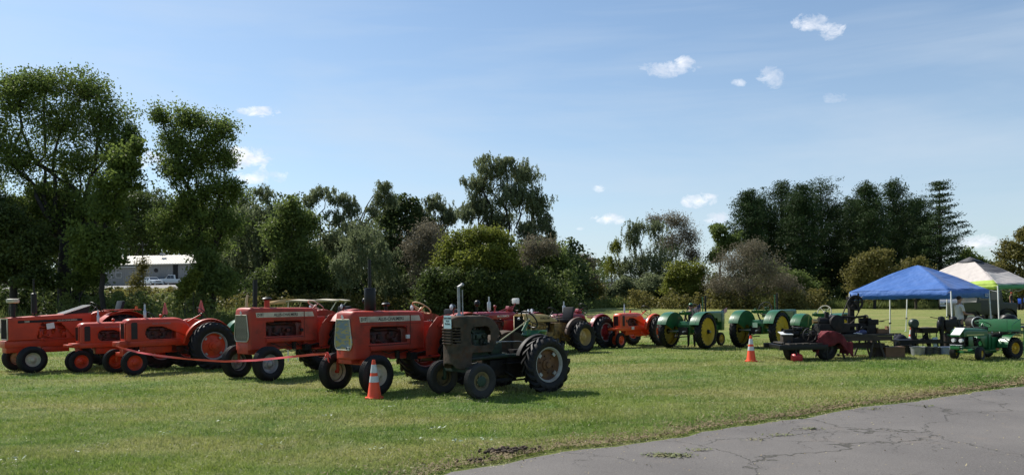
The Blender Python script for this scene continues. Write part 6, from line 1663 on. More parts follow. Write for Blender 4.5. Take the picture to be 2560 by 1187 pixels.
    MB().tube([(-.3, 0, .03), (.45, 0, .02)], .016, 7).build('handle', M_crate, c); MB().box((-.33, 0, .04), (.07, .16, .07)).build('head', M_iron, c, bevel=.01)
bench()

def forge():
    M_f = M_iron
    d = 22.8
    def q(px, py, dd=None): return AT(px, py, dd or d)
    # low bench
    b = q(2290, 850); z = b.z
    T = thing('workbench', 'low black steel bench under the front edge of the blue tent', 'workbench', (b.x, d, 0), 0)
    w_ = (q(2345, 850).x - q(2240, 850).x); mb = MB(); mb.box((0, 0, z), (w_, .5, .05)); mb.box((0, -.24, z - .05), (w_, .03, .07))
    mb.build('bench_top', M_blk, T)
    for x in (-w_ * .45, -w_ * .05, w_ * .42):
        for y in (-.2, .2): MB().tube([(x, y, z), (x + .03, y, 0)], .018, 6).build('leg', M_blk, T)
    # hand cranked blower
    B = thing('forge_blower', 'round green black hand cranked blower on a curved pedestal, left end of the low bench', 'blower', (q(2284, 800).x, d, 0), 0)
    r = .14; zc = q(2286, 808).z
    MB().lathe([(0, -.09), (r * .8, -.09), (r, -.05), (r, .05), (r * .8, .09), (0, .09)], axis='Y', n=28).build('fan_housing', mat('dark_green_iron', (.012, .030, .020), .45, var=.3), B, loc=(0, 0, zc))
    mb = MB(); mb.box((.06, 0, zc - .15), (.10, .08, .10)); mb.tube([(-.02, 0, zc - .12), (-.03, 0, zc - .36), (.04, 0, zc - .54)], [.065, .075, .09], 12); mb.tube([(.03, 0, zc - .46), (.14, 0, zc - .52), (.28, 0, zc - .46), (.36, 0, zc - .34)], [.05, .042, .04, .045], 10)
    mb.tube([(-.1, -.10, zc - .12), (-.20, -.12, zc - .15)], .010, 6); mb.tube([(0.04, 0, zc - .5), (0.04, 0, 0)], .03, 8); mb.build('pedestal', M_f, B)
    # fire pan
    Fp = thing('forge_pan', 'square black forge pan on thin legs between the blower and the big grinder', 'forge', (q(2318, 820).x, d + .05, 0), 0)
    zp = q(2318, 821).z; mb = MB()
    mb.add([(-.22, -.22, zp - .13), (.22, -.22, zp - .13), (.22, .22, zp - .13), (-.22, .22, zp - .13), (-.26, -.26, zp + .03), (.26, -.26, zp + .03), (.26, .26, zp + .03), (-.26, .26, zp + .03)], [(0, 3, 2, 1), (0, 1, 5, 4), (1, 2, 6, 5), (2, 3, 7, 6), (3, 0, 4, 7)])
    mb.build('pan', M_blk, Fp); MB().ball((0, 0, zp), (.22, .22, .05), 10, 5).build('coal', M_greydk, Fp)
    for x in (-.2, .2):
        for y in (-.18, .18): MB().tube([(x, y, zp - .1), (x * 1.05, y, 0)], .014, 6).build('leg', M_blk, Fp)
    MB().tube([(.0, 0, zp - .12), (.02, 0, .35), (.1, 0, .1)], [.05, .06, .04], 8).build('ash_pipe', M_f, Fp)
    MB().box((.14, -.24, zp - .45), (.15, .02, .40), (0, -.12, 0)).build('paper_notice', mat('pale_notice', (.45, .55, .55), .6), Fp)
    # big wheel grinder / trip hammer
    H_ = thing('post_drill', 'tall black forge machine with a round head and side motor, beside the tent pole', 'machine', (q(2352, 830).x, d - .05, 0), 0)
    zc = q(2352, 808).z; mb = MB()
    mb.tube([(0, 0, 0), (.0, 0, .5), (-.01, 0, zc), (0, 0, zc + .2)], [.06, .05, .10, .09], 10); mb.ball((.0, 0, zc + .10), (.10, .10, .12), 12, 8); mb.ball((-.06, 0, zc - .05), (.08, .10, .18), 10, 7)
    mb.box((.22, 0, zc + .0), (.34, .22, .22)); mb.ball((.36, 0, zc + .12), (.11, .11, .09), 10, 6); mb.cyl((.2, -.1, zc - .15), (.2, .1, zc - .15), .12, n=14); mb.tube([(-.1, 0, zc + .15), (-.34, 0, zc + .20)], .012, 6)
    mb.tube([(.12, 0, zc - .18), (.35, 0, zc - .36), (.58, 0, zc - .50)], .045, 8); mb.tube([(.18, 0, zc - .2), (.20, 0, 0)], .025, 7); mb.tube([(.1, .15, zc - .1), (.12, .2, 0)], .02, 7); mb.box((.05, 0, .30), (.34, .05, .05))
    mb.build('machine_body', M_blk, H_, bevel=.008)
    MB().tube([(.10, -.12, zc - .33), (.32, -.12, zc - .42)], .03, 8).build('green_arm', M_jd, H_)
    # anvil stump and black drum behind
    A = thing('anvil', 'small anvil on a dark stump behind the lawn tractor front wheel', 'anvil', (q(2388, 860).x, d + .4, 0), 0)
    MB().cyl((0, 0, 0), (0, 0, .48), .17, .15, 14).build('stump', M_crated, A); MB().box((0, 0, .52), (.18, .12, .08)).box((0, 0, .58), (.10, .08, .06)).box((-.03, 0, .64), (.36, .10, .07)).tube([(-.2, 0, .64), (-.42, 0, .66)], [.04, .006], 8).build('anvil_block', M_f, A, bevel=.008)
    # buckets and tubs
    for (px, py, r_, h_, mm, lab, nm) in ((2294, 887, .20, .24, M_galv, 'wide galvanised tub under the low black bench, with a folded cover', 'tub'), (2321, 886, .14, .22, mat('dark_bucket', (.06, .065, .07), .5), 'left dark bucket under the forge pan', 'bucket'), (2340, 886, .13, .22, mat('dark_bucket', (.06, .065, .07)), 'right dark bucket under the forge pan', 'bucket'), (2367, 886, .20, .22, mat('pale_blue_tub', (.22, .27, .36), .5), 'pale blue tub behind the lawn tractor front wheel', 'tub'), (2266, 886, .14, .28, M_blk, 'black bucket at the left end of the low black bench', 'bucket')):
        p = G(px, py); c = thing(nm, lab, nm, p, 0)
        MB().lathe([(0, .01), (r_ * .86, .01), (r_ * .88, 0), (r_, h_), (r_ + .012, h_ + .004), (r_ + .010, h_ - .012), (r_ - .012, h_ - .01), (r_ * .84, .03), (0, .03)], n=24).build('bucket_body', mm, c)
        MB().tube([(-r_, 0, h_ - .02), (-r_ * .7, -.10, h_ * .75), (0, -.15, h_ * .6), (r_ * .7, -.10, h_ * .75), (r_, 0, h_ - .02)], .005, 5).build('handle', M_f, c)
    p = G(2252, 878); c = thing('duffel_bag', 'dark blue cloth heap at the left end of the low bench', 'bag', (p.x, p.y, 0), 0)
    MB().ball((0, 0, .28), (.22, .16, .26), 12, 8).ball((.22, .0, .22), (.20, .14, .20), 10, 7).ball((-.1, .05, .42), (.10, .1, .12), 8, 6).build('bag_body', mat('navy_cloth', (.012, .014, .030), .85, var=.3, bump=.3), c)
forge()

# ------------------------------------------------------------------ lawn tractor with dump bed
def lawn():
    wb, tf, tr = 1.15, .74, .80
    T = place('green lawn tractor with yellow wheels and a green dump box behind the seat', None, (2450, 901), R(20), wb, tf, cat='lawn tractor')
    x1 = wb + .34; x0 = x1 - .85; hw_ = .20
    hood = hood_shell('hood', T, M_jd, x0, x1, lambda x: .80 + .03 * math.sin((x - x0) * 2) - (.05 * max(0, (x - x1 + .15) / .15) ** 2), lambda x: .62, lambda x: hw_, cr=.07, rear=True, thick=.01)
    MB().box((x1 - .40, hw_ + .006, .66), (.62, .006, .03)).build('side_stripe', mat('pale_yellow_strip', (.42, .42, .16), .5), T)
    MB().box((x1 - .40, -hw_ - .006, .66), (.62, .006, .03)).build('side_stripe', mat('pale_yellow_strip', (.42, .42, .16)), T)
    sd = MB()
    for s in (1, -1):
        sd.prism([(x0 + .02, .62), (x0 + .02, .36), (x0 + .16, .34), (x0 + .30, .62)], s * hw_ - .006, s * hw_ + .006); sd.prism([(x1 - .30, .62), (x1 - .34, .36), (x1 - .16, .36), (x1 - .16, .62)], s * hw_ - .006, s * hw_ + .006)
    sd.box(((x0 + x1) / 2 - .1, 0, .33), (1.25, .26, .07)); sd.box((x0 - .12, 0, .46), (.10, .34, .42)); sd.box((.15, 0, .42), (.6, .36, .30)); sd.build('side_panel', M_jd, T, bevel=.006)
    MB().box((x1 - .06, 0, .50), (.03, .34, .22)).build('grille', M_blk, T)
    e = engine(T, x0 + .20, x1 - .16, .36, .60, .34, M_iron, 21)
    for s in (1, -1): MB().cyl((x1 + .02, s * hw_ * .55, .52), (x1 - .06, s * hw_ * .55, .52), .05, n=14).build('headlight', M_lens, T)
    mb = MB(); mb.box((wb, 0, .20), (.06, tf - .1, .05)); mb.tube([(wb, .1, .22), (wb - .2, .2, .3)], .012, 6); mb.box((x1 + .02, 0, .34), (.04, .36, .12)); mb.build('front_axle', M_jd, T)
    for k in range(3): MB().cyl((x1 + .05, -.18, .30 + .05 * k), (x1 + .05, .18, .30 + .05 * k), .008, n=6).build('bumper_bar', M_silver, T)
    for s in (1, -1):
        wheel(T, 'front_wheel', (wb, s * tf / 2, .175), s, .18, .085, .155, M_jdy, tyre=M_tyre_old, steer=.35)
        wheel(T, 'rear_wheel', (0, s * tr / 2, .285), s, .29, .145, .24, M_jdy, kind='lug', style='dish', nl=24, lug=.014)
        clam_fender(T, 0, .285, .36, s * (tr / 2 - .16), s * (tr / 2 + .13), R(5), R(120), M_jd, inner=s * (tr / 2 - .16), ri=.1)
        MB().box((.62, s * .30, .26), (.44, .22, .02)).build('foot_rest', M_jd, T)
    MB().box((.60, 0, .22), (.5, .46, .10)).build('mower_deck', M_jd, T, bevel=.02)
    MB().ball((.50, .36, .26), (.05, .04, .04), 10, 6).build('amber_reflector', mat('amber_lamp', (.5, .12, .02)), T)
    steering(T, (x0 - .08, 0, .93), .45, .19, M_jd, M_blk, (x0 + .02, 0, .66))
    MB().box((x0 - .02, 0, .80), (.12, .32, .10)).build('dash_panel', M_blk, T, bevel=.02)
    MB().box((.12, 0, .62), (.36, .44, .10)).build('seat', M_vinyl, T, bevel=.03)
    # dump box
    bx = MB(); cx_, cz_ = -.06, .88; L_, W2_, H2 = .50, .80, .31
    bx.box((cx_, 0, cz_ - H2 / 2), (L_, W2_, .02)); bx.box((cx_ + L_ / 2, 0, cz_), (.02, W2_, H2)); bx.box((cx_ - L_ / 2, 0, cz_), (.02, W2_, H2))
    bx.box((cx_, -W2_ / 2, cz_), (L_ - .03, .02, H2)); bx.box((cx_, W2_ / 2 - .01, cz_ - H2 * .42), (L_ - .03, .02, H2 * .12)); bx.build('dump_box', mat('bright_green_panel', (.022, .14, .05), .5, var=.15, dirt=.2), T, bevel=.004)
    MB().tube([(cx_ + .1, W2_ / 2, cz_ - .17), (cx_ + .07, W2_ / 2, cz_ + .02), (cx_ - .05, W2_ / 2, cz_ + .08), (cx_ - L_ / 2, W2_ / 2, cz_ + .17)], .014, 7).build('side_rail', M_jd, T)
    MB().box((x1 + .10, .10, .76), (.30, .24, .008), (0, .62, .2)).build('paper_sign', M_white, T)
lawn()
tb = thing('folding_table', 'narrow black topped table with green legs behind the dump box, at the right edge', 'table', G(2585, 885), .1)
MB().box((0, 0, .78), (1.2, .6, .04)).build('table_top', M_blk, tb)
for sx_ in (-.5, .5):
    for sy in (-.25, .25): MB().cyl((sx_, sy, 0), (sx_, sy, .76), .018, n=8).build('leg', M_jd, tb)
MB().box((0, -.27, .62), (1.0, .02, .02)).build('rail', M_jd, tb)

# ------------------------------------------------------------------ tents
def cloth_mat(name, c, trans=.35):
    m = bpy.data.materials.new(name); m.use_nodes = True; n, l = m.node_tree.nodes, m.node_tree.links; b = n['Principled BSDF']
    b.inputs['Base Color'].default_value = (*c, 1); b.inputs['Roughness'].default_value = .7; b.inputs['Sheen Weight'].default_value = .1
    nz = n.new('ShaderNodeTexNoise'); nz.inputs['Scale'].default_value = 2.5; nz.inputs['Detail'].default_value = 5; tc = n.new('ShaderNodeTexCoord'); mp = n.new('ShaderNodeMapping'); mp.inputs['Scale'].default_value = (.6, 1.5, 3)
    l.new(tc.outputs['Object'], mp.inputs[0]); l.new(mp.outputs[0], nz.inputs['Vector'])
    bp = n.new('ShaderNodeBump'); bp.inputs['Strength'].default_value = .5; bp.inputs['Distance'].default_value = .12; l.new(nz.outputs[0], bp.inputs['Height']); l.new(bp.outputs[0], b.inputs['Normal'])
    t = n.new('ShaderNodeBsdfTranslucent'); t.inputs[0].default_value = (*c, 1); ms = n.new('ShaderNodeMixShader'); ms.inputs[0].default_value = trans
    l.new(b.outputs[0], ms.inputs[1]); l.new(t.outputs[0], ms.inputs[2]); l.new(ms.outputs[0], n['Material Output'].inputs[0]); return m
def tent(label, N, dL, sL, dR, sR, ze, zp, mats, val=.20, legs=(0, 1, 2, 3), topcap=None, band=None, sag=.10, shift=(0, 0), seed=0):
    """N near corner, dL/dR horizontal directions to the left and right corners"""
    dL, dR = Vector((*dL, 0)).normalized(), Vector((*dR, 0)).normalized(); N = Vector((*N, 0))
    T = thing('canopy_tent', label, 'tent', (N.x, N.y, 0), 0)
    C = [Vector((0, 0, 0)), dL * sL, dL * sL + dR * sR, dR * sR]
    mid = (C[0] + C[2]) / 2 + Vector((*shift, 0)); ap = mid + Vector((0, 0, zp)); rr = random.Random(seed)
    for i in range(4):
        a, b = C[i], C[(i + 1) % 4]; mb = MB(); n, m_ = 22, 14
        for j in range(m_ + 1):
            t = j / m_
            for k in range(n + 1):
                s = k / n; e = a.lerp(b, s) + Vector((0, 0, ze)); e.z -= .0
                p = e.lerp(ap, t); ridge = abs(2 * s - 1)
                tt = 1 - t
                p.z -= sag * math.sin(PI * min(1, tt)) * (1 - ridge ** 2) * .8 - 0
                # concave roof line: steep near the peak
                p.z += (zp - ze) * (.02 * math.sin(PI * t) + .05 * math.sin(PI * min(1, t * 1.05)) ** 2 * t - .03 * max(0, (t - .85) / .15) ** 2)
                p.z += .015 * math.sin(9 * s + 7 * t + i) * tt + .012 * math.sin(23 * s - 13 * t) * tt * (1 - ridge)
                mb.v.append(tuple(p))
        for j in range(m_):
            for k in range(n): mb.f.append((j * (n + 1) + k, j * (n + 1) + k + 1, (j + 1) * (n + 1) + k + 1, (j + 1) * (n + 1) + k))
        o = mb.build('roof_panel', mats[i], T, ang=70)
        md = o.modifiers.new('t', 'SOLIDIFY'); md.thickness = .006; md.offset = 1
        if band and band[i]:
            o.data.materials.append(band[i])
            for p in o.data.polygons:
                if p.index // n < (2 if i == 0 else 6): p.material_index = 1
        mb = MB()
        for k in range(n + 1):
            s = k / n; e = a.lerp(b, s); out = (e - mid); out.z = 0; out.normalize(); e = e + out * .012
            lo = val * (1 - .10 * math.sin(PI * s)) + .012 * math.sin(14 * s)
            mb.v += [(e.x, e.y, ze + .004), (e.x + out.x * (.01 + .012 * math.sin(19 * s)), e.y + out.y * .01, ze - lo)]
        for k in range(n): mb.f.append((2 * k, 2 * k + 2, 2 * k + 3, 2 * k + 1))
        vm = mats[4][i] if len(mats) > 4 else mats[i]
        o = mb.build('valance', vm, T, ang=70); md = o.modifiers.new('t', 'SOLIDIFY'); md.thickness = .004
        # scissor truss
        k_ = MB(); q = 4
        for s in range(q):
            p0, p1 = a.lerp(b, s / q), a.lerp(b, (s + 1) / q); z0, z1 = ze - .06, ze - .30
            k_.tube([(p0.x, p0.y, z0 if s % 2 == 0 else z1), (p1.x, p1.y, z1 if s % 2 == 0 else z0)], .011, 5); k_.tube([(p0.x, p0.y, z1 if s % 2 == 0 else z0), (p1.x, p1.y, z0 if s % 2 == 0 else z1)], .011, 5)
        k_.build('truss', M_galv, T)
    for i in legs:
        c = C[i]; out = (c - mid); out.z = 0; out.normalize(); z0 = 0
        mb = MB(); mb.tube([(c.x + out.x * .10, c.y + out.y * .10, 0), (c.x + out.x * .06, c.y + out.y * .06, .62)], .019, 6); mb.tube([(c.x + out.x * .06, c.y + out.y * .06, .60), (c.x, c.y, ze - .04)], .026, 4); mb.box((c.x + out.x * .1, c.y + out.y * .1, .01), (.09, .09, .015))
        lg = mb.build('leg', M_white, T); MB().box((c.x + out.x * .06, c.y + out.y * .06, .62), (.075, .075, .05)).build('leg_latch', M_blk, lg)
    if topcap:
        mb = MB(); k = .20
        q = [ap.lerp(c + Vector((0, 0, ze)), k) for c in C]; q = [Vector((p.x, p.y, p.z + .06)) for p in q]
        mb.add([tuple(ap + Vector((0, 0, .03)))] + [tuple(p) for p in q], [(0, 1, 2), (0, 2, 3), (0, 3, 4), (0, 4, 1)]); o = mb.build('peak_vent', topcap, T); md = o.modifiers.new('t', 'SOLIDIFY'); md.thickness = .005
    return T, C
M_bt = cloth_mat('blue_tent_cloth', (.036, .145, .45), .2)
NB = G(2389, 863)
TB, CB = tent('blue pop up canopy tent on thin white legs, in front of the white one', (NB.x - .1, NB.y + .05), (-.6, .8), 3.6, (.8, .6), 3.05, 1.88, 2.86, [M_bt] * 4, val=.31)
rt = Matrix((Vector((.8, .6, 0)), Vector((0, 0, 1)), Vector((.6, -.8, 0)))).transposed().to_euler()
p_ = Vector((.8, .6, 0)) * 2.75 + Vector((.6, -.8, 0)) * .045
MB().box((0, 0, 0), (.26, .11, .004)).build('logo_patch', mat('grey_patch', (.35, .38, .42), .6), TB, loc=(p_.x, p_.y, 1.69), rot=rt)
textobj('EZ UP', .07, M_bt, TB, (p_.x + .004, p_.y - .006, 1.69), rt, name='logo_print', bold=.002)
M_wt = cloth_mat('white_tent_cloth', (.66, .60, .56), .28); M_lime = cloth_mat('lime_cloth', (.50, .66, .10), .35); M_dgt = cloth_mat('dark_grey_cloth', (.045, .045, .055), .1); M_grn = cloth_mat('green_cloth', (.10, .36, .16), .35)
tent('white canopy tent with lime, green and dark grey panels, behind the blue one', (21.1, 33.0), (-.45, .9), 4.3, (.9, .45), 3.0, 2.12, 3.45, [M_wt, M_wt, M_dgt, M_dgt, [M_lime, M_lime, M_grn, M_grn]], val=.20, topcap=M_dgt, band=[M_lime, None, None, M_wt], shift=(0, 0))

# ------------------------------------------------------------------ people
def person(label, loc, rz, H, top, trousers, skin=(.32, .17, .11), hair=(.02, .015, .012), arms='down', cap=None, sleeves=True, pose=None, extra=None):
    T = thing('person', label, 'person', loc, rz)
    s = H / 1.75
    J = {}; E_ = []
    def v(n, x, y, z, r): J[n] = (Vector((x, y, z)) * s, r * s)
    v('pel', 0, 0, .95, .125); v('wai', .01, 0, 1.08, .118); v('che', .01, 0, 1.27, .138); v('sh', 0, 0, 1.42, .095); v('nk', .01, 0, 1.50, .052); v('hd', .02, 0, 1.57, .068); v('hd2', .03, 0, 1.66, .085); v('top', .015, 0, 1.72, .066)
    E_ += [('pel', 'wai'), ('wai', 'che'), ('che', 'sh'), ('sh', 'nk'), ('nk', 'hd'), ('hd', 'hd2'), ('hd2', 'top')]
    for q, sd in ((1, 'l'), (-1, 'r')):
        st = .06 * q
        v('hip' + sd, 0, .09 * q, .90, .095); v('kn' + sd, .03, .11 * q, .50, .062); v('an' + sd, -.02, .12 * q, .09, .042); v('toe' + sd, .13, .14 * q, .035, .034)
        v('so' + sd, 0, .18 * q, 1.40, .058)
        if arms == 'forward': v('el' + sd, .05, .22 * q, 1.12, .042); v('wr' + sd, .28, .16 * q, 1.10, .030); v('ha' + sd, .37, .13 * q, 1.12, .034)
        else: v('el' + sd, -.03, .25 * q, 1.13, .042); v('wr' + sd, .05, .26 * q, .89, .030); v('ha' + sd, .08, .25 * q, .80, .034)
        E_ += [('pel', 'hip' + sd), ('hip' + sd, 'kn' + sd), ('kn' + sd, 'an' + sd), ('an' + sd, 'toe' + sd), ('sh', 'so' + sd), ('so' + sd, 'el' + sd), ('el' + sd, 'wr' + sd), ('wr' + sd, 'ha' + sd)]
        for f in range(4):
            v('f%d' % f + sd, J['ha' + sd][0].x / s + (.07 if arms == 'forward' else .01), J['ha' + sd][0].y / s + (.022 * (f - 1.5) if arms == 'forward' else 0) * 1, J['ha' + sd][0].z / s - (.035 if arms == 'forward' else .08) + (0 if arms == 'forward' else 0), .010)
            if arms != 'forward': J['f%d' % f + sd] = (J['f%d' % f + sd][0] + Vector((.022 * (f - 1.5), 0, 0)) * s, .010 * s)
            E_.append(('ha' + sd, 'f%d' % f + sd))
    names = list(J); me = bpy.data.meshes.new('body'); me.from_pydata([J[n][0] for n in names], [(names.index(a), names.index(b)) for a, b in E_], [])
    tmp = bpy.data.objects.new('tmp', me); col.objects.link(tmp); md = tmp.modifiers.new('s', 'SKIN'); sk = me.skin_vertices[0].data
    for i, n in enumerate(names): sk[i].radius = (J[n][1], J[n][1] * (1.25 if n in ('che', 'sh', 'wai', 'pel') else 1.0)); sk[i].use_root = n == 'pel'
    sb = tmp.modifiers.new('u', 'SUBSURF'); sb.levels = 2; sb.render_levels = 2
    me2 = bpy.data.meshes.new_from_object(tmp.evaluated_get(bpy.context.evaluated_depsgraph_get())); bpy.data.objects.remove(tmp)
    me2.materials.clear(); M_sk = mat('skin_%.2f' % skin[0], skin, .6, var=.1)
    for m in (M_sk, top, trousers, mat('dark_shoe', (.03, .025, .02), .6)): me2.materials.append(m)
    for p in me2.polygons:
        c = p.center / s; p.use_smooth = True
        if c.z > 1.475 or (abs(c.y) < .09 and c.z > 1.46): i = 0
        elif abs(c.y) > .155 and c.z > .76 and (c.z < (1.22 if sleeves else 1.40)): i = 0 if arms != 'forward' or True else 1
        elif arms == 'forward' and c.x > .19 and c.z > .9: i = 0
        elif c.z > .93: i = 1
        elif c.z > .10: i = 2
        else: i = 3
        p.material_index = i
    b = link('body', me2, T)
    hd = J['hd2'][0]
    MB().ball(hd + Vector((-.022, 0, .028)) * s, (.088 * s, .082 * s, .082 * s), 14, 9).build('hair' if not cap else 'hair', mat('hair_%.2f' % hair[0], hair, .8), b)
    f = MB(); f.tube([hd + Vector((.080, 0, .01)) * s, hd + Vector((.100, 0, -.020)) * s], [.008 * s, .013 * s], 6)
    for q in (1, -1): f.ball(hd + Vector((.0, .083 * q, -.01)) * s, (.018 * s, .010 * s, .028 * s), 8, 5)
    f.build('nose_and_ears', M_sk, b)
    e = MB()
    for q in (1, -1): e.ball(hd + Vector((.080, .030 * q, .012)) * s, (.008 * s, .012 * s, .007 * s), 8, 5)
    e.build('eyes', M_ink, b); MB().box(hd + Vector((.082, 0, -.048)) * s, (.006 * s, .042 * s, .008 * s)).build('mouth', mat('lips', (.25, .09, .08), .6), b)
    if cap:
        MB().ball(hd + Vector((-.005, 0, .040)) * s, (.10 * s, .092 * s, .085 * s), 16, 8, half=True).box(hd + Vector((.12, 0, .045)) * s, (.10 * s, .13 * s, .010 * s)).build('cap', cap, b)
    return T
M_tw = mat('white_tee', (.55, .53, .48), .85, var=.1); M_navy = mat('navy_cotton', (.02, .025, .05), .85, var=.2); M_denim = mat('blue_denim', (.07, .12, .22), .85, var=.2); M_bts = mat('black_tee', (.012, .012, .013), .85)
pt = AT(2396, 700, 25.9)
person('man in a white t-shirt working under the blue tent, facing right', (pt.x, 25.9, 0), R(5), 1.66, M_tw, mat('dark_trousers', (.02, .022, .03), .85), arms='forward')
pt = G(1729, 868)
person('person in dark blue clothes and a green cap standing behind the green tractor', (pt.x, pt.y - .0, 0), R(80), 1.56, M_navy, mat('dark_trousers', (.02, .022, .03)), cap=M_jd, sleeves=True)
pt = AT(2527, 700, 79); person('man in a black sleeveless shirt, jeans and red cap, far off by the hedge', (pt.x, 79, TZ(pt.x, 79)), R(-60), 1.80, M_bts, M_denim, cap=mat('red_cap', (.45, .05, .03), .7), sleeves=False)

# ------------------------------------------------------------------ flags
def flag(label, base, lean, size, droop, pole_h=.5):
    T = thing('small_flag', label, 'flag', base, 0)
    m = bpy.data.materials.get('flag_cloth')
    if not m:
        m = bpy.data.materials.new('flag_cloth'); m.use_nodes = True; n, l = m.node_tree.nodes, m.node_tree.links; b = n['Principled BSDF']; b.inputs['Roughness'].default_value = .8
        uv = n.new('ShaderNodeAttribute'); uv.attribute_name = 'flaguv'; sp = n.new('ShaderNodeSeparateXYZ'); l.new(uv.outputs['Vector'], sp.inputs[0])
        def mm(op, a, b_):
            q = n.new('ShaderNodeMath'); q.operation = op
            for i, v_ in enumerate((a, b_)):
                if isinstance(v_, (int, float)): q.inputs[i].default_value = v_
                else: l.new(v_, q.inputs[i])
            return q.outputs[0]
        st = mm('GREATER_THAN', mm('FRACT', mm('MULTIPLY', sp.outputs[1], 6.5), 0), .5)
        cn = mm('MULTIPLY', mm('LESS_THAN', sp.outputs[0], .42), mm('GREATER_THAN', sp.outputs[1], .46))
        a = n.new('ShaderNodeMix'); a.data_type = 'RGBA'; l.new(st, a.inputs['Factor']); a.inputs['A'].default_value = (.45, .03, .04, 1); a.inputs['B'].default_value = (.65, .62, .60, 1)
        c = n.new('ShaderNodeMix'); c.data_type = 'RGBA'; l.new(cn, c.inputs['Factor']); l.new(a.outputs['Result'], c.inputs['A']); c.inputs['B'].default_value = (.02, .03, .12, 1); l.new(c.outputs['Result'], b.inputs['Base Color'])
    top = Vector((lean[0], lean[1], pole_h)); MB().tube([(0, 0, 0), top], .008, 6).build('flag_stick', M_tan, T)
    mb = MB(); nx, nz = 14, 8; uv = []
    for i in range(nx + 1):
        for j in range(nz + 1):
            u, v_ = i / nx, j / nz; p = top + Vector((size * u * droop[0], .03 * math.sin(u * 9), size * u * droop[1] - size * .6 * (1 - v_))); p += Vector((lean[0], lean[1], pole_h)).normalized() * 0
            mb.v.append(tuple(p)); uv.append((u, v_, 0))
    for i in range(nx):
        for j in range(nz): mb.f.append((i * (nz + 1) + j, i * (nz + 1) + j + 1, (i + 1) * (nz + 1) + j + 1, (i + 1) * (nz + 1) + j))
    me = bpy.data.meshes.new('flag_cloth'); me.from_pydata(mb.v, [], mb.f); at = me.attributes.new('flaguv', 'FLOAT_VECTOR', 'POINT'); at.data.foreach_set('vector', np.array(uv, dtype=np.float32).ravel()); me.materials.append(m); link('flag_cloth', me, T)
p_ = AT(1799, 790, 28.6); flag('small striped flag drooping from a leaning stick between the two green tractors', (p_.x, p_.y, 1.15), (.05, 0, 0), .30, (.8, .45), .12)
p_ = AT(1752, 783, 27.0); flag('striped flag draped beside the exhaust of the left green tractor', (p_.x, p_.y, 1.22), (0, 0, 0), .42, (-.75, -.45), .34)

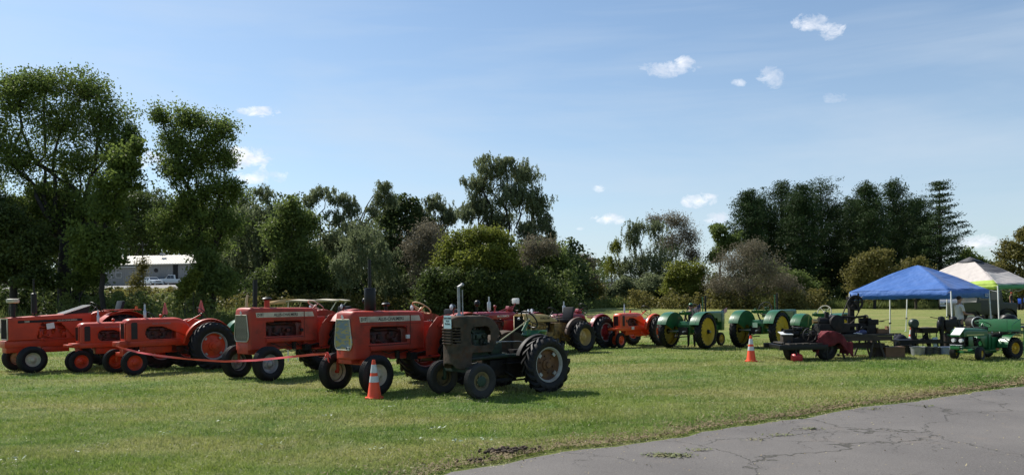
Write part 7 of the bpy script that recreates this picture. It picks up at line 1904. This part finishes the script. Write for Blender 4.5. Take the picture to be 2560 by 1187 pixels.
# ------------------------------------------------------------------ road vehicles
M_glass = mat('dark_car_glass', (.03, .035, .04), .08, spec=.8)
def car(label, loc, rz, L, W_, Hh, paint, kind='sedan', cat='car', group=None):
    T = thing('parked_car' if kind != 'pickup' else 'pickup_truck', label, cat, loc, rz, group); h = L / 2
    if kind == 'sedan': prof = [(-h, .35), (-h, .85), (-h * .72, .98), (-h * .42, Hh), (h * .12, Hh), (h * .42, .98), (h * .92, .82), (h, .62), (h, .32)]
    elif kind == 'suv': prof = [(-h, .40), (-h, 1.05), (-h * .90, Hh), (h * .12, Hh), (h * .42, 1.10), (h * .92, 1.0), (h, .75), (h, .38)]
    else: prof = [(-h, .5), (-h, 1.10), (-h * .15, 1.12), (-h * .12, Hh), (h * .28, Hh), (h * .48, 1.18), (h * .94, 1.08), (h, .85), (h, .45)]
    lo = [p for p in prof]; mb = MB(); n = len(lo)
    for y, inset in ((-W_ / 2, 0), (W_ / 2, 0)):
        for (x, z) in lo: mb.v.append((x, y * (1 - .16 * max(0, (z - 1.0) / max(.01, Hh - 1.0))) if z > 1.0 else y, z))
    mb.f += [tuple(range(n)), tuple(range(2 * n - 1, n - 1, -1))] + [(i, n + i, n + (i + 1) % n, (i + 1) % n) for i in range(n)]
    mb.build('body', paint, T, bevel=.05)
    zg0, zg1 = (1.0 if kind == 'sedan' else 1.14 if kind == 'suv' else 1.2), Hh - .08
    xr, xf = {'sedan': (-h * .52, h * .30), 'suv': (-h * .85, h * .30), 'pickup': (-h * .09, h * .40)}[kind]
    for s in (1, -1):
        for k in range(2):
            a, b_ = xr + (xf - xr) * (.02 + .5 * k), xr + (xf - xr) * (.48 + .5 * k)
            y0 = s * (W_ / 2 + .006); y1 = s * (W_ / 2 * .86 + .012)
            MB().add([(a + (.1 if k == 0 else 0), y0, zg0), (b_ + (.08 if k else 0), y0, zg0), (b_ - (.16 if k else 0), y1, zg1), (a + (.14 if k == 0 else 0), y1, zg1)], [(0, 1, 2, 3)]).build('side_window', M_glass, T)
    if kind == 'sedan': fz = [(h * .14, Hh - .04), (h * .40, 1.01)]; rz_ = [(-h * .44, Hh - .04), (-h * .70, 1.01)]
    elif kind == 'suv': fz = [(h * .145, Hh - .05), (h * .40, 1.16)]; rz_ = [(-h * .91, Hh - .12), (-h * .985, 1.12)]
    else: fz = [(h * .30, Hh - .05), (h * .47, 1.24)]; rz_ = [(-h * .135, Hh - .08), (-h * .15, 1.2)]
    for q in (fz, rz_):
        (xa, za), (xb, zb_) = q; dx = .02 if q is fz else -.02
        MB().add([(xa + dx, -W_ * .38, za), (xa + dx, W_ * .38, za), (xb + dx, W_ * .44, zb_), (xb + dx, -W_ * .44, zb_)], [(0, 1, 2, 3)]).build('windscreen' if q is fz else 'rear_window', M_glass, T)
    MB().box((h + .01, 0, .66), (.03, W_ * .5, .20)).build('grille', M_blk, T); MB().box((h + .02, 0, .42), (.10, W_ * .98, .16)).build('bumper', M_silver if kind == 'pickup' else paint, T, bevel=.02)
    for s in (1, -1):
        MB().box((h - .01, s * W_ * .38, .72), (.08, W_ * .18, .16)).build('headlight', M_lens, T, bevel=.02)
        for x in (-h * .60, h * .62):
            w = MB().lathe([(.0, .10), (.20, .10), (.22, .06), (.22, -.10)], axis='Y', n=20).build('wheel', M_silver, T, loc=(x, s * (W_ / 2 - .08), .34), rot=(0, 0, 0 if s > 0 else PI))
            MB().lathe([(.22, -.11), (.34, -.09), (.345, 0), (.34, .09), (.22, .11)], axis='Y', n=24, closed=True).build('tyre', M_tyre, w)
    return T
CG = 'cars parked in front of the long white building'
for (px, d, rz, L, kind, paint, lab) in ((380, 133, R(-38), 4.4, 'sedan', mat('white_car_paint', (.60, .63, .63), .25, coat=.5), 'white saloon car parked left of the white pickup'), (412, 141, R(-15), 4.8, 'suv', mat('dark_blue_car_paint', (.02, .025, .05), .2, coat=.5), 'dark blue car with a bright roof behind the white ones'), (432, 135, R(-150), 5.3, 'pickup', mat('white_car_paint', (.60, .63, .63)), 'white pickup parked half behind the yellow shrub')):
    p = AT(px, 700, d); z = TZ(p.x, d); Hk = {'sedan': 1.45, 'suv': 1.75, 'pickup': 1.85}[kind]
    car(lab, (p.x, d, z), rz, L, 1.8, Hk, paint, kind, 'car' if kind != 'pickup' else 'pickup truck', CG)
p = AT(2372, 700, 84); car('silver pickup truck facing the field beside the hedge, seen past the tent pole', (p.x, 84, TZ(p.x, 84)), R(-118), 5.5, 1.95, 1.95, mat('silver_car_paint', (.42, .43, .45), .25, metal=.5, coat=.5), 'pickup', 'pickup truck')
def old_truck():
    p = AT(2452, 760, 44); T = thing('vintage_truck', 'boxy dark green vintage truck parked behind the man in the white t-shirt', 'truck', (p.x, 44, 0), R(0))
    m = mat('dark_olive_paint', (.020, .026, .018), .45, var=.3, dirt=.3)
    MB().prism([(-1.6, .55), (-1.6, 1.25), (-.70, 1.30), (-.62, 1.95), (.75, 1.97), (.82, 1.25), (1.6, 1.2), (1.62, .55)], -.75, .75).build('body', m, T, bevel=.05)
    MB().box((.08, 0, 2.0), (1.6, 1.6, .06)).build('roof', M_blk, T, bevel=.02)
    for x in (-.30, .38):
        for s in (1, -1): MB().box((x, s * .756, 1.62), (.52, .012, .46)).build('side_window', M_glass, T)
    MB().box((-1.0, -.79, 1.0), (1.0, .1, .5)).build('cargo_board', mat('olive_board', (.05, .06, .03), .7), T)
    for x in (-1.05, 1.05):
        for s in (1, -1):
            w = MB().lathe([(0, .06), (.22, .04), (.24, .05), (.24, -.05)], axis='Y', n=20).build('wheel', M_silver, T, loc=(x, s * .72, .40), rot=(0, 0, 0 if s > 0 else PI))
            MB().lathe([(.24, -.08), (.39, -.08), (.40, 0), (.39, .08), (.24, .08)], axis='Y', n=24, closed=True).build('tyre', M_tyre, w)
            clam_fender(T, x, .40, .48, s * .60, s * .86, R(0), R(170), M_blk)
old_truck()
gr = thing('barbecue', 'round black covered barrel standing by the white tent pole, behind the dump box', 'barrel', AT(2520, 800, 33) * 1, 0); gr.location.z = 0
MB().lathe([(0, .0), (.42, .0), (.44, .3), (.40, .6), (.25, .80), (0, .85)], n=24).build('barrel_body', M_blk, gr)
gr2 = thing('round_cooker', 'small grey drum engine beside the man in the white t-shirt', 'engine', (AT(2440, 800, 25).x, 25, 0), 0)
MB().cyl((0, -.1, .78), (0, .3, .78), .20, n=20).box((0, .1, .5), (.5, .4, .35)).cyl((-.2, .1, 0), (-.2, .1, .4), .03).cyl((.2, .1, 0), (.2, .1, .4), .03).cyl((.15, 0, .9), (.15, 0, 1.02), .12, n=16).build('engine_body', M_iron, gr2, bevel=.01)
MB().lathe([(.19, -.12), (.21, -.12), (.21, -.08), (.19, -.08)], (0, 0, .78), 'Y', 24, closed=True).build('rim_ring', M_silver, gr2)
bt = thing('tractor', 'small blue tractor partly outside the right edge of the view', 'tractor', (AT(2566, 760, 78).x, 78, TZ(AT(2566, 760, 78).x, 78)), R(-120))
m_ = mat('blue_tractor_paint', (.02, .07, .35), .4); MB().box((.9, 0, 1.0), (1.3, .5, .5)).build('hood', m_, bt, bevel=.06); MB().box((0, 0, .8), (1, .5, .4)).build('frame', M_blk, bt, bevel=.03)
for s in (1, -1):
    wheel(bt, 'front_wheel', (1.4, s * .5, .32), s, .32, .18, .15, M_cream); wheel(bt, 'rear_wheel', (0, s * .65, .55), s, .55, .3, .28, M_cream, kind='lug'); clam_fender(bt, 0, .55, .62, s * .48, s * .75, R(10), R(160), m_, inner=s * .48)
MB().box((0, 0, 1.1), (.4, .4, .1)).build('seat', M_vinyl, bt); steering(bt, (.4, 0, 1.5), .9, .2, M_blk, M_blk, (.6, 0, 1.2)); MB().prism([(-.03, .18), (.03, .18), (.20, -.18), (-.20, -.18)], -.01, .01, axis='X').build('warning_triangle', M_smv, bt, loc=(-.2, .3, 1.9)); MB().cyl((-.2, .3, 1.0), (-.2, .3, 1.75), .015).build('triangle_post', M_blk, bt)
# field stones by the hedge
rr = random.Random(9); M_stone = mat('reddish_field_stone', (.20, .12, .09), .9, c2=(.28, .2, .16), scale=3, bump=.4)
for k in range(7):
    p = AT(2322 + k * 5.5, 770, 93 + rr.uniform(-1, 1)); s_ = rr.uniform(.20, .36)
    o = MB().ball((0, 0, 0), (s_ * 1.3, s_, s_ * .75), 9, 6).build('field_stone', M_stone, None, loc=(p.x, p.y, TZ(p.x, p.y) + s_ * .45)); o.rotation_euler = (0, 0, rr.uniform(0, 3))
    tag(o, ['leftmost field stone of the heap by the silver pickup', 'second field stone from the left in the heap by the silver pickup', 'third field stone from the left in the heap by the silver pickup', 'middle field stone of the heap by the silver pickup', 'third field stone from the right in the heap by the silver pickup', 'second field stone from the right in the heap by the silver pickup', 'field stone of the heap nearest to the silver pickup'][k], 'stone', 'heap of field stones left of the pickup')

# ------------------------------------------------------------------ long white building beyond the trees, poles, far shed
def building():
    d = 142; a = AT(205, 700, d); b = AT(640, 700, d); z0 = TZ(a.x, d)
    T = thing('long_building', 'long low building with a white metal roof and grey walls beyond the tall trees', 'building', ((a.x + b.x) / 2, d, z0), -.06)
    w = (b.x - a.x); ze = AT(300, 661, d).z - z0; zr = AT(300, 637, d).z - z0
    M_wall = mat('pale_grey_siding', (.27, .265, .26), .8, var=.1, scale=.6); M_roof = mat('white_metal_roof', (.66, .61, .52), .6, spec=.3, var=.08, scale=.5)
    MB().box((0, 4, ze / 2), (w, 8, ze)).build('wall', M_wall, T)
    MB().add([(-w / 2 - .4, -.5, ze), (w / 2 + .4, -.5, ze), (w / 2 + .4, 5, zr + .15), (-w / 2 - .4, 5, zr + .15), (-w / 2 - .4, -.5, ze - .2), (w / 2 + .4, -.5, ze - .2), (w / 2 + .4, 10, ze), (-w / 2 - .4, 10, ze)], [(0, 1, 2, 3), (0, 4, 5, 1), (3, 2, 6, 7)]).build('roof', M_roof, T)
    n = 60; sm = MB().box((0, 0, 0), (.05, 5.4, .05)).mesh('roof_seam', M_roof)
    th = math.atan2(zr + .15 - ze, 5.5)
    for k in range(n): link('roof_seam', sm, T, (-w / 2 + w * (k + .5) / n, 2.25, (ze + zr + .15) / 2 + .03), (th, 0, 0))
    rib = MB().box((0, 0, 0), (.04, .03, ze - .3)).mesh('wall_rib', M_wall)
    for k in range(70): link('wall_rib', rib, T, (-w / 2 + w * (k + .5) / 70, -.02, ze / 2))
    def at(px): return AT(px, 700, d).x - T.location.x
    MB().box((at(440), -.05, ze * .5), (.9, .08, ze * .92)).build('door', M_blk, T)
    MB().cyl((at(390), -.06, ze * .72), (at(390), -.12, ze * .72), .38, n=18).build('vent_fan', M_greydk, T)
    MB().box((at(310), -.25, ze * .88), (4.5, .4, .12)).build('light_canopy', M_white, T)
    MB().box((at(384), 3.2, zr + .2), (.7, .7, .5)).build('roof_vent', M_galv, T)
    for k in range(4):
        fz = MB().box((at(215 + k * 26), -.04, ze * .55), (1.1, .06, 1.0)).build('window', M_white, T); MB().box((at(215 + k * 26), -.08, ze * .55), (.95, .04, .85)).build('pane', M_glass, fz)
building()
lot = G(0, 2000) * 0
xs_ = np.linspace(-105, -42, 26); ys_ = np.linspace(124, 141, 12)
structure(grid_mesh('parking_lot', xs_, ys_, lambda X, Y: terr(X, Y) + .03, mat('pale_gravel', (.26, .25, .23), .9, var=.2, scale=.5)))
def pole(label, px, d, ytop, r=.14):
    p = AT(px, 700, d); z = TZ(p.x, d); h = AT(px, ytop, d).z - z
    T = thing('utility_pole', label, 'utility pole', (p.x, d, z), 0); MB().tube([(0, 0, -.2), (0, 0, h)], [r, r * .7], 8).build('post', M_bark, T); MB().box((0, 0, h - .5), (1.6, .10, .12)).build('crossarm', M_bark, T)
    for x in (-.7, -.3, .3, .7): MB().cyl((x, 0, h - .44), (x, 0, h - .30), .035, n=8).build('insulator', M_cream, T)
pole('thin wooden utility pole in front of the long white building', 358, 118, 604, .12)
pole('distant utility pole in the gap of the tree line', 1529, 190, 664, .16)
p = AT(1535, 700, 260); T = thing('far_shed', 'distant pale building low in the gap of the tree line', 'building', (p.x, 260, TZ(p.x, 260)), 0)
hh = AT(1535, 705, 260).z - T.location.z
MB().box((0, 0, hh / 2), (14, 8, hh)).build('wall', mat('pink_grey_wall', (.50, .42, .40), .8), T); MB().prism([(-7.3, hh), (7.3, hh), (7.3, hh + .5), (0, hh + 1.4), (-7.3, hh + .5)], -4.3, 4.3).build('roof', M_white, T)
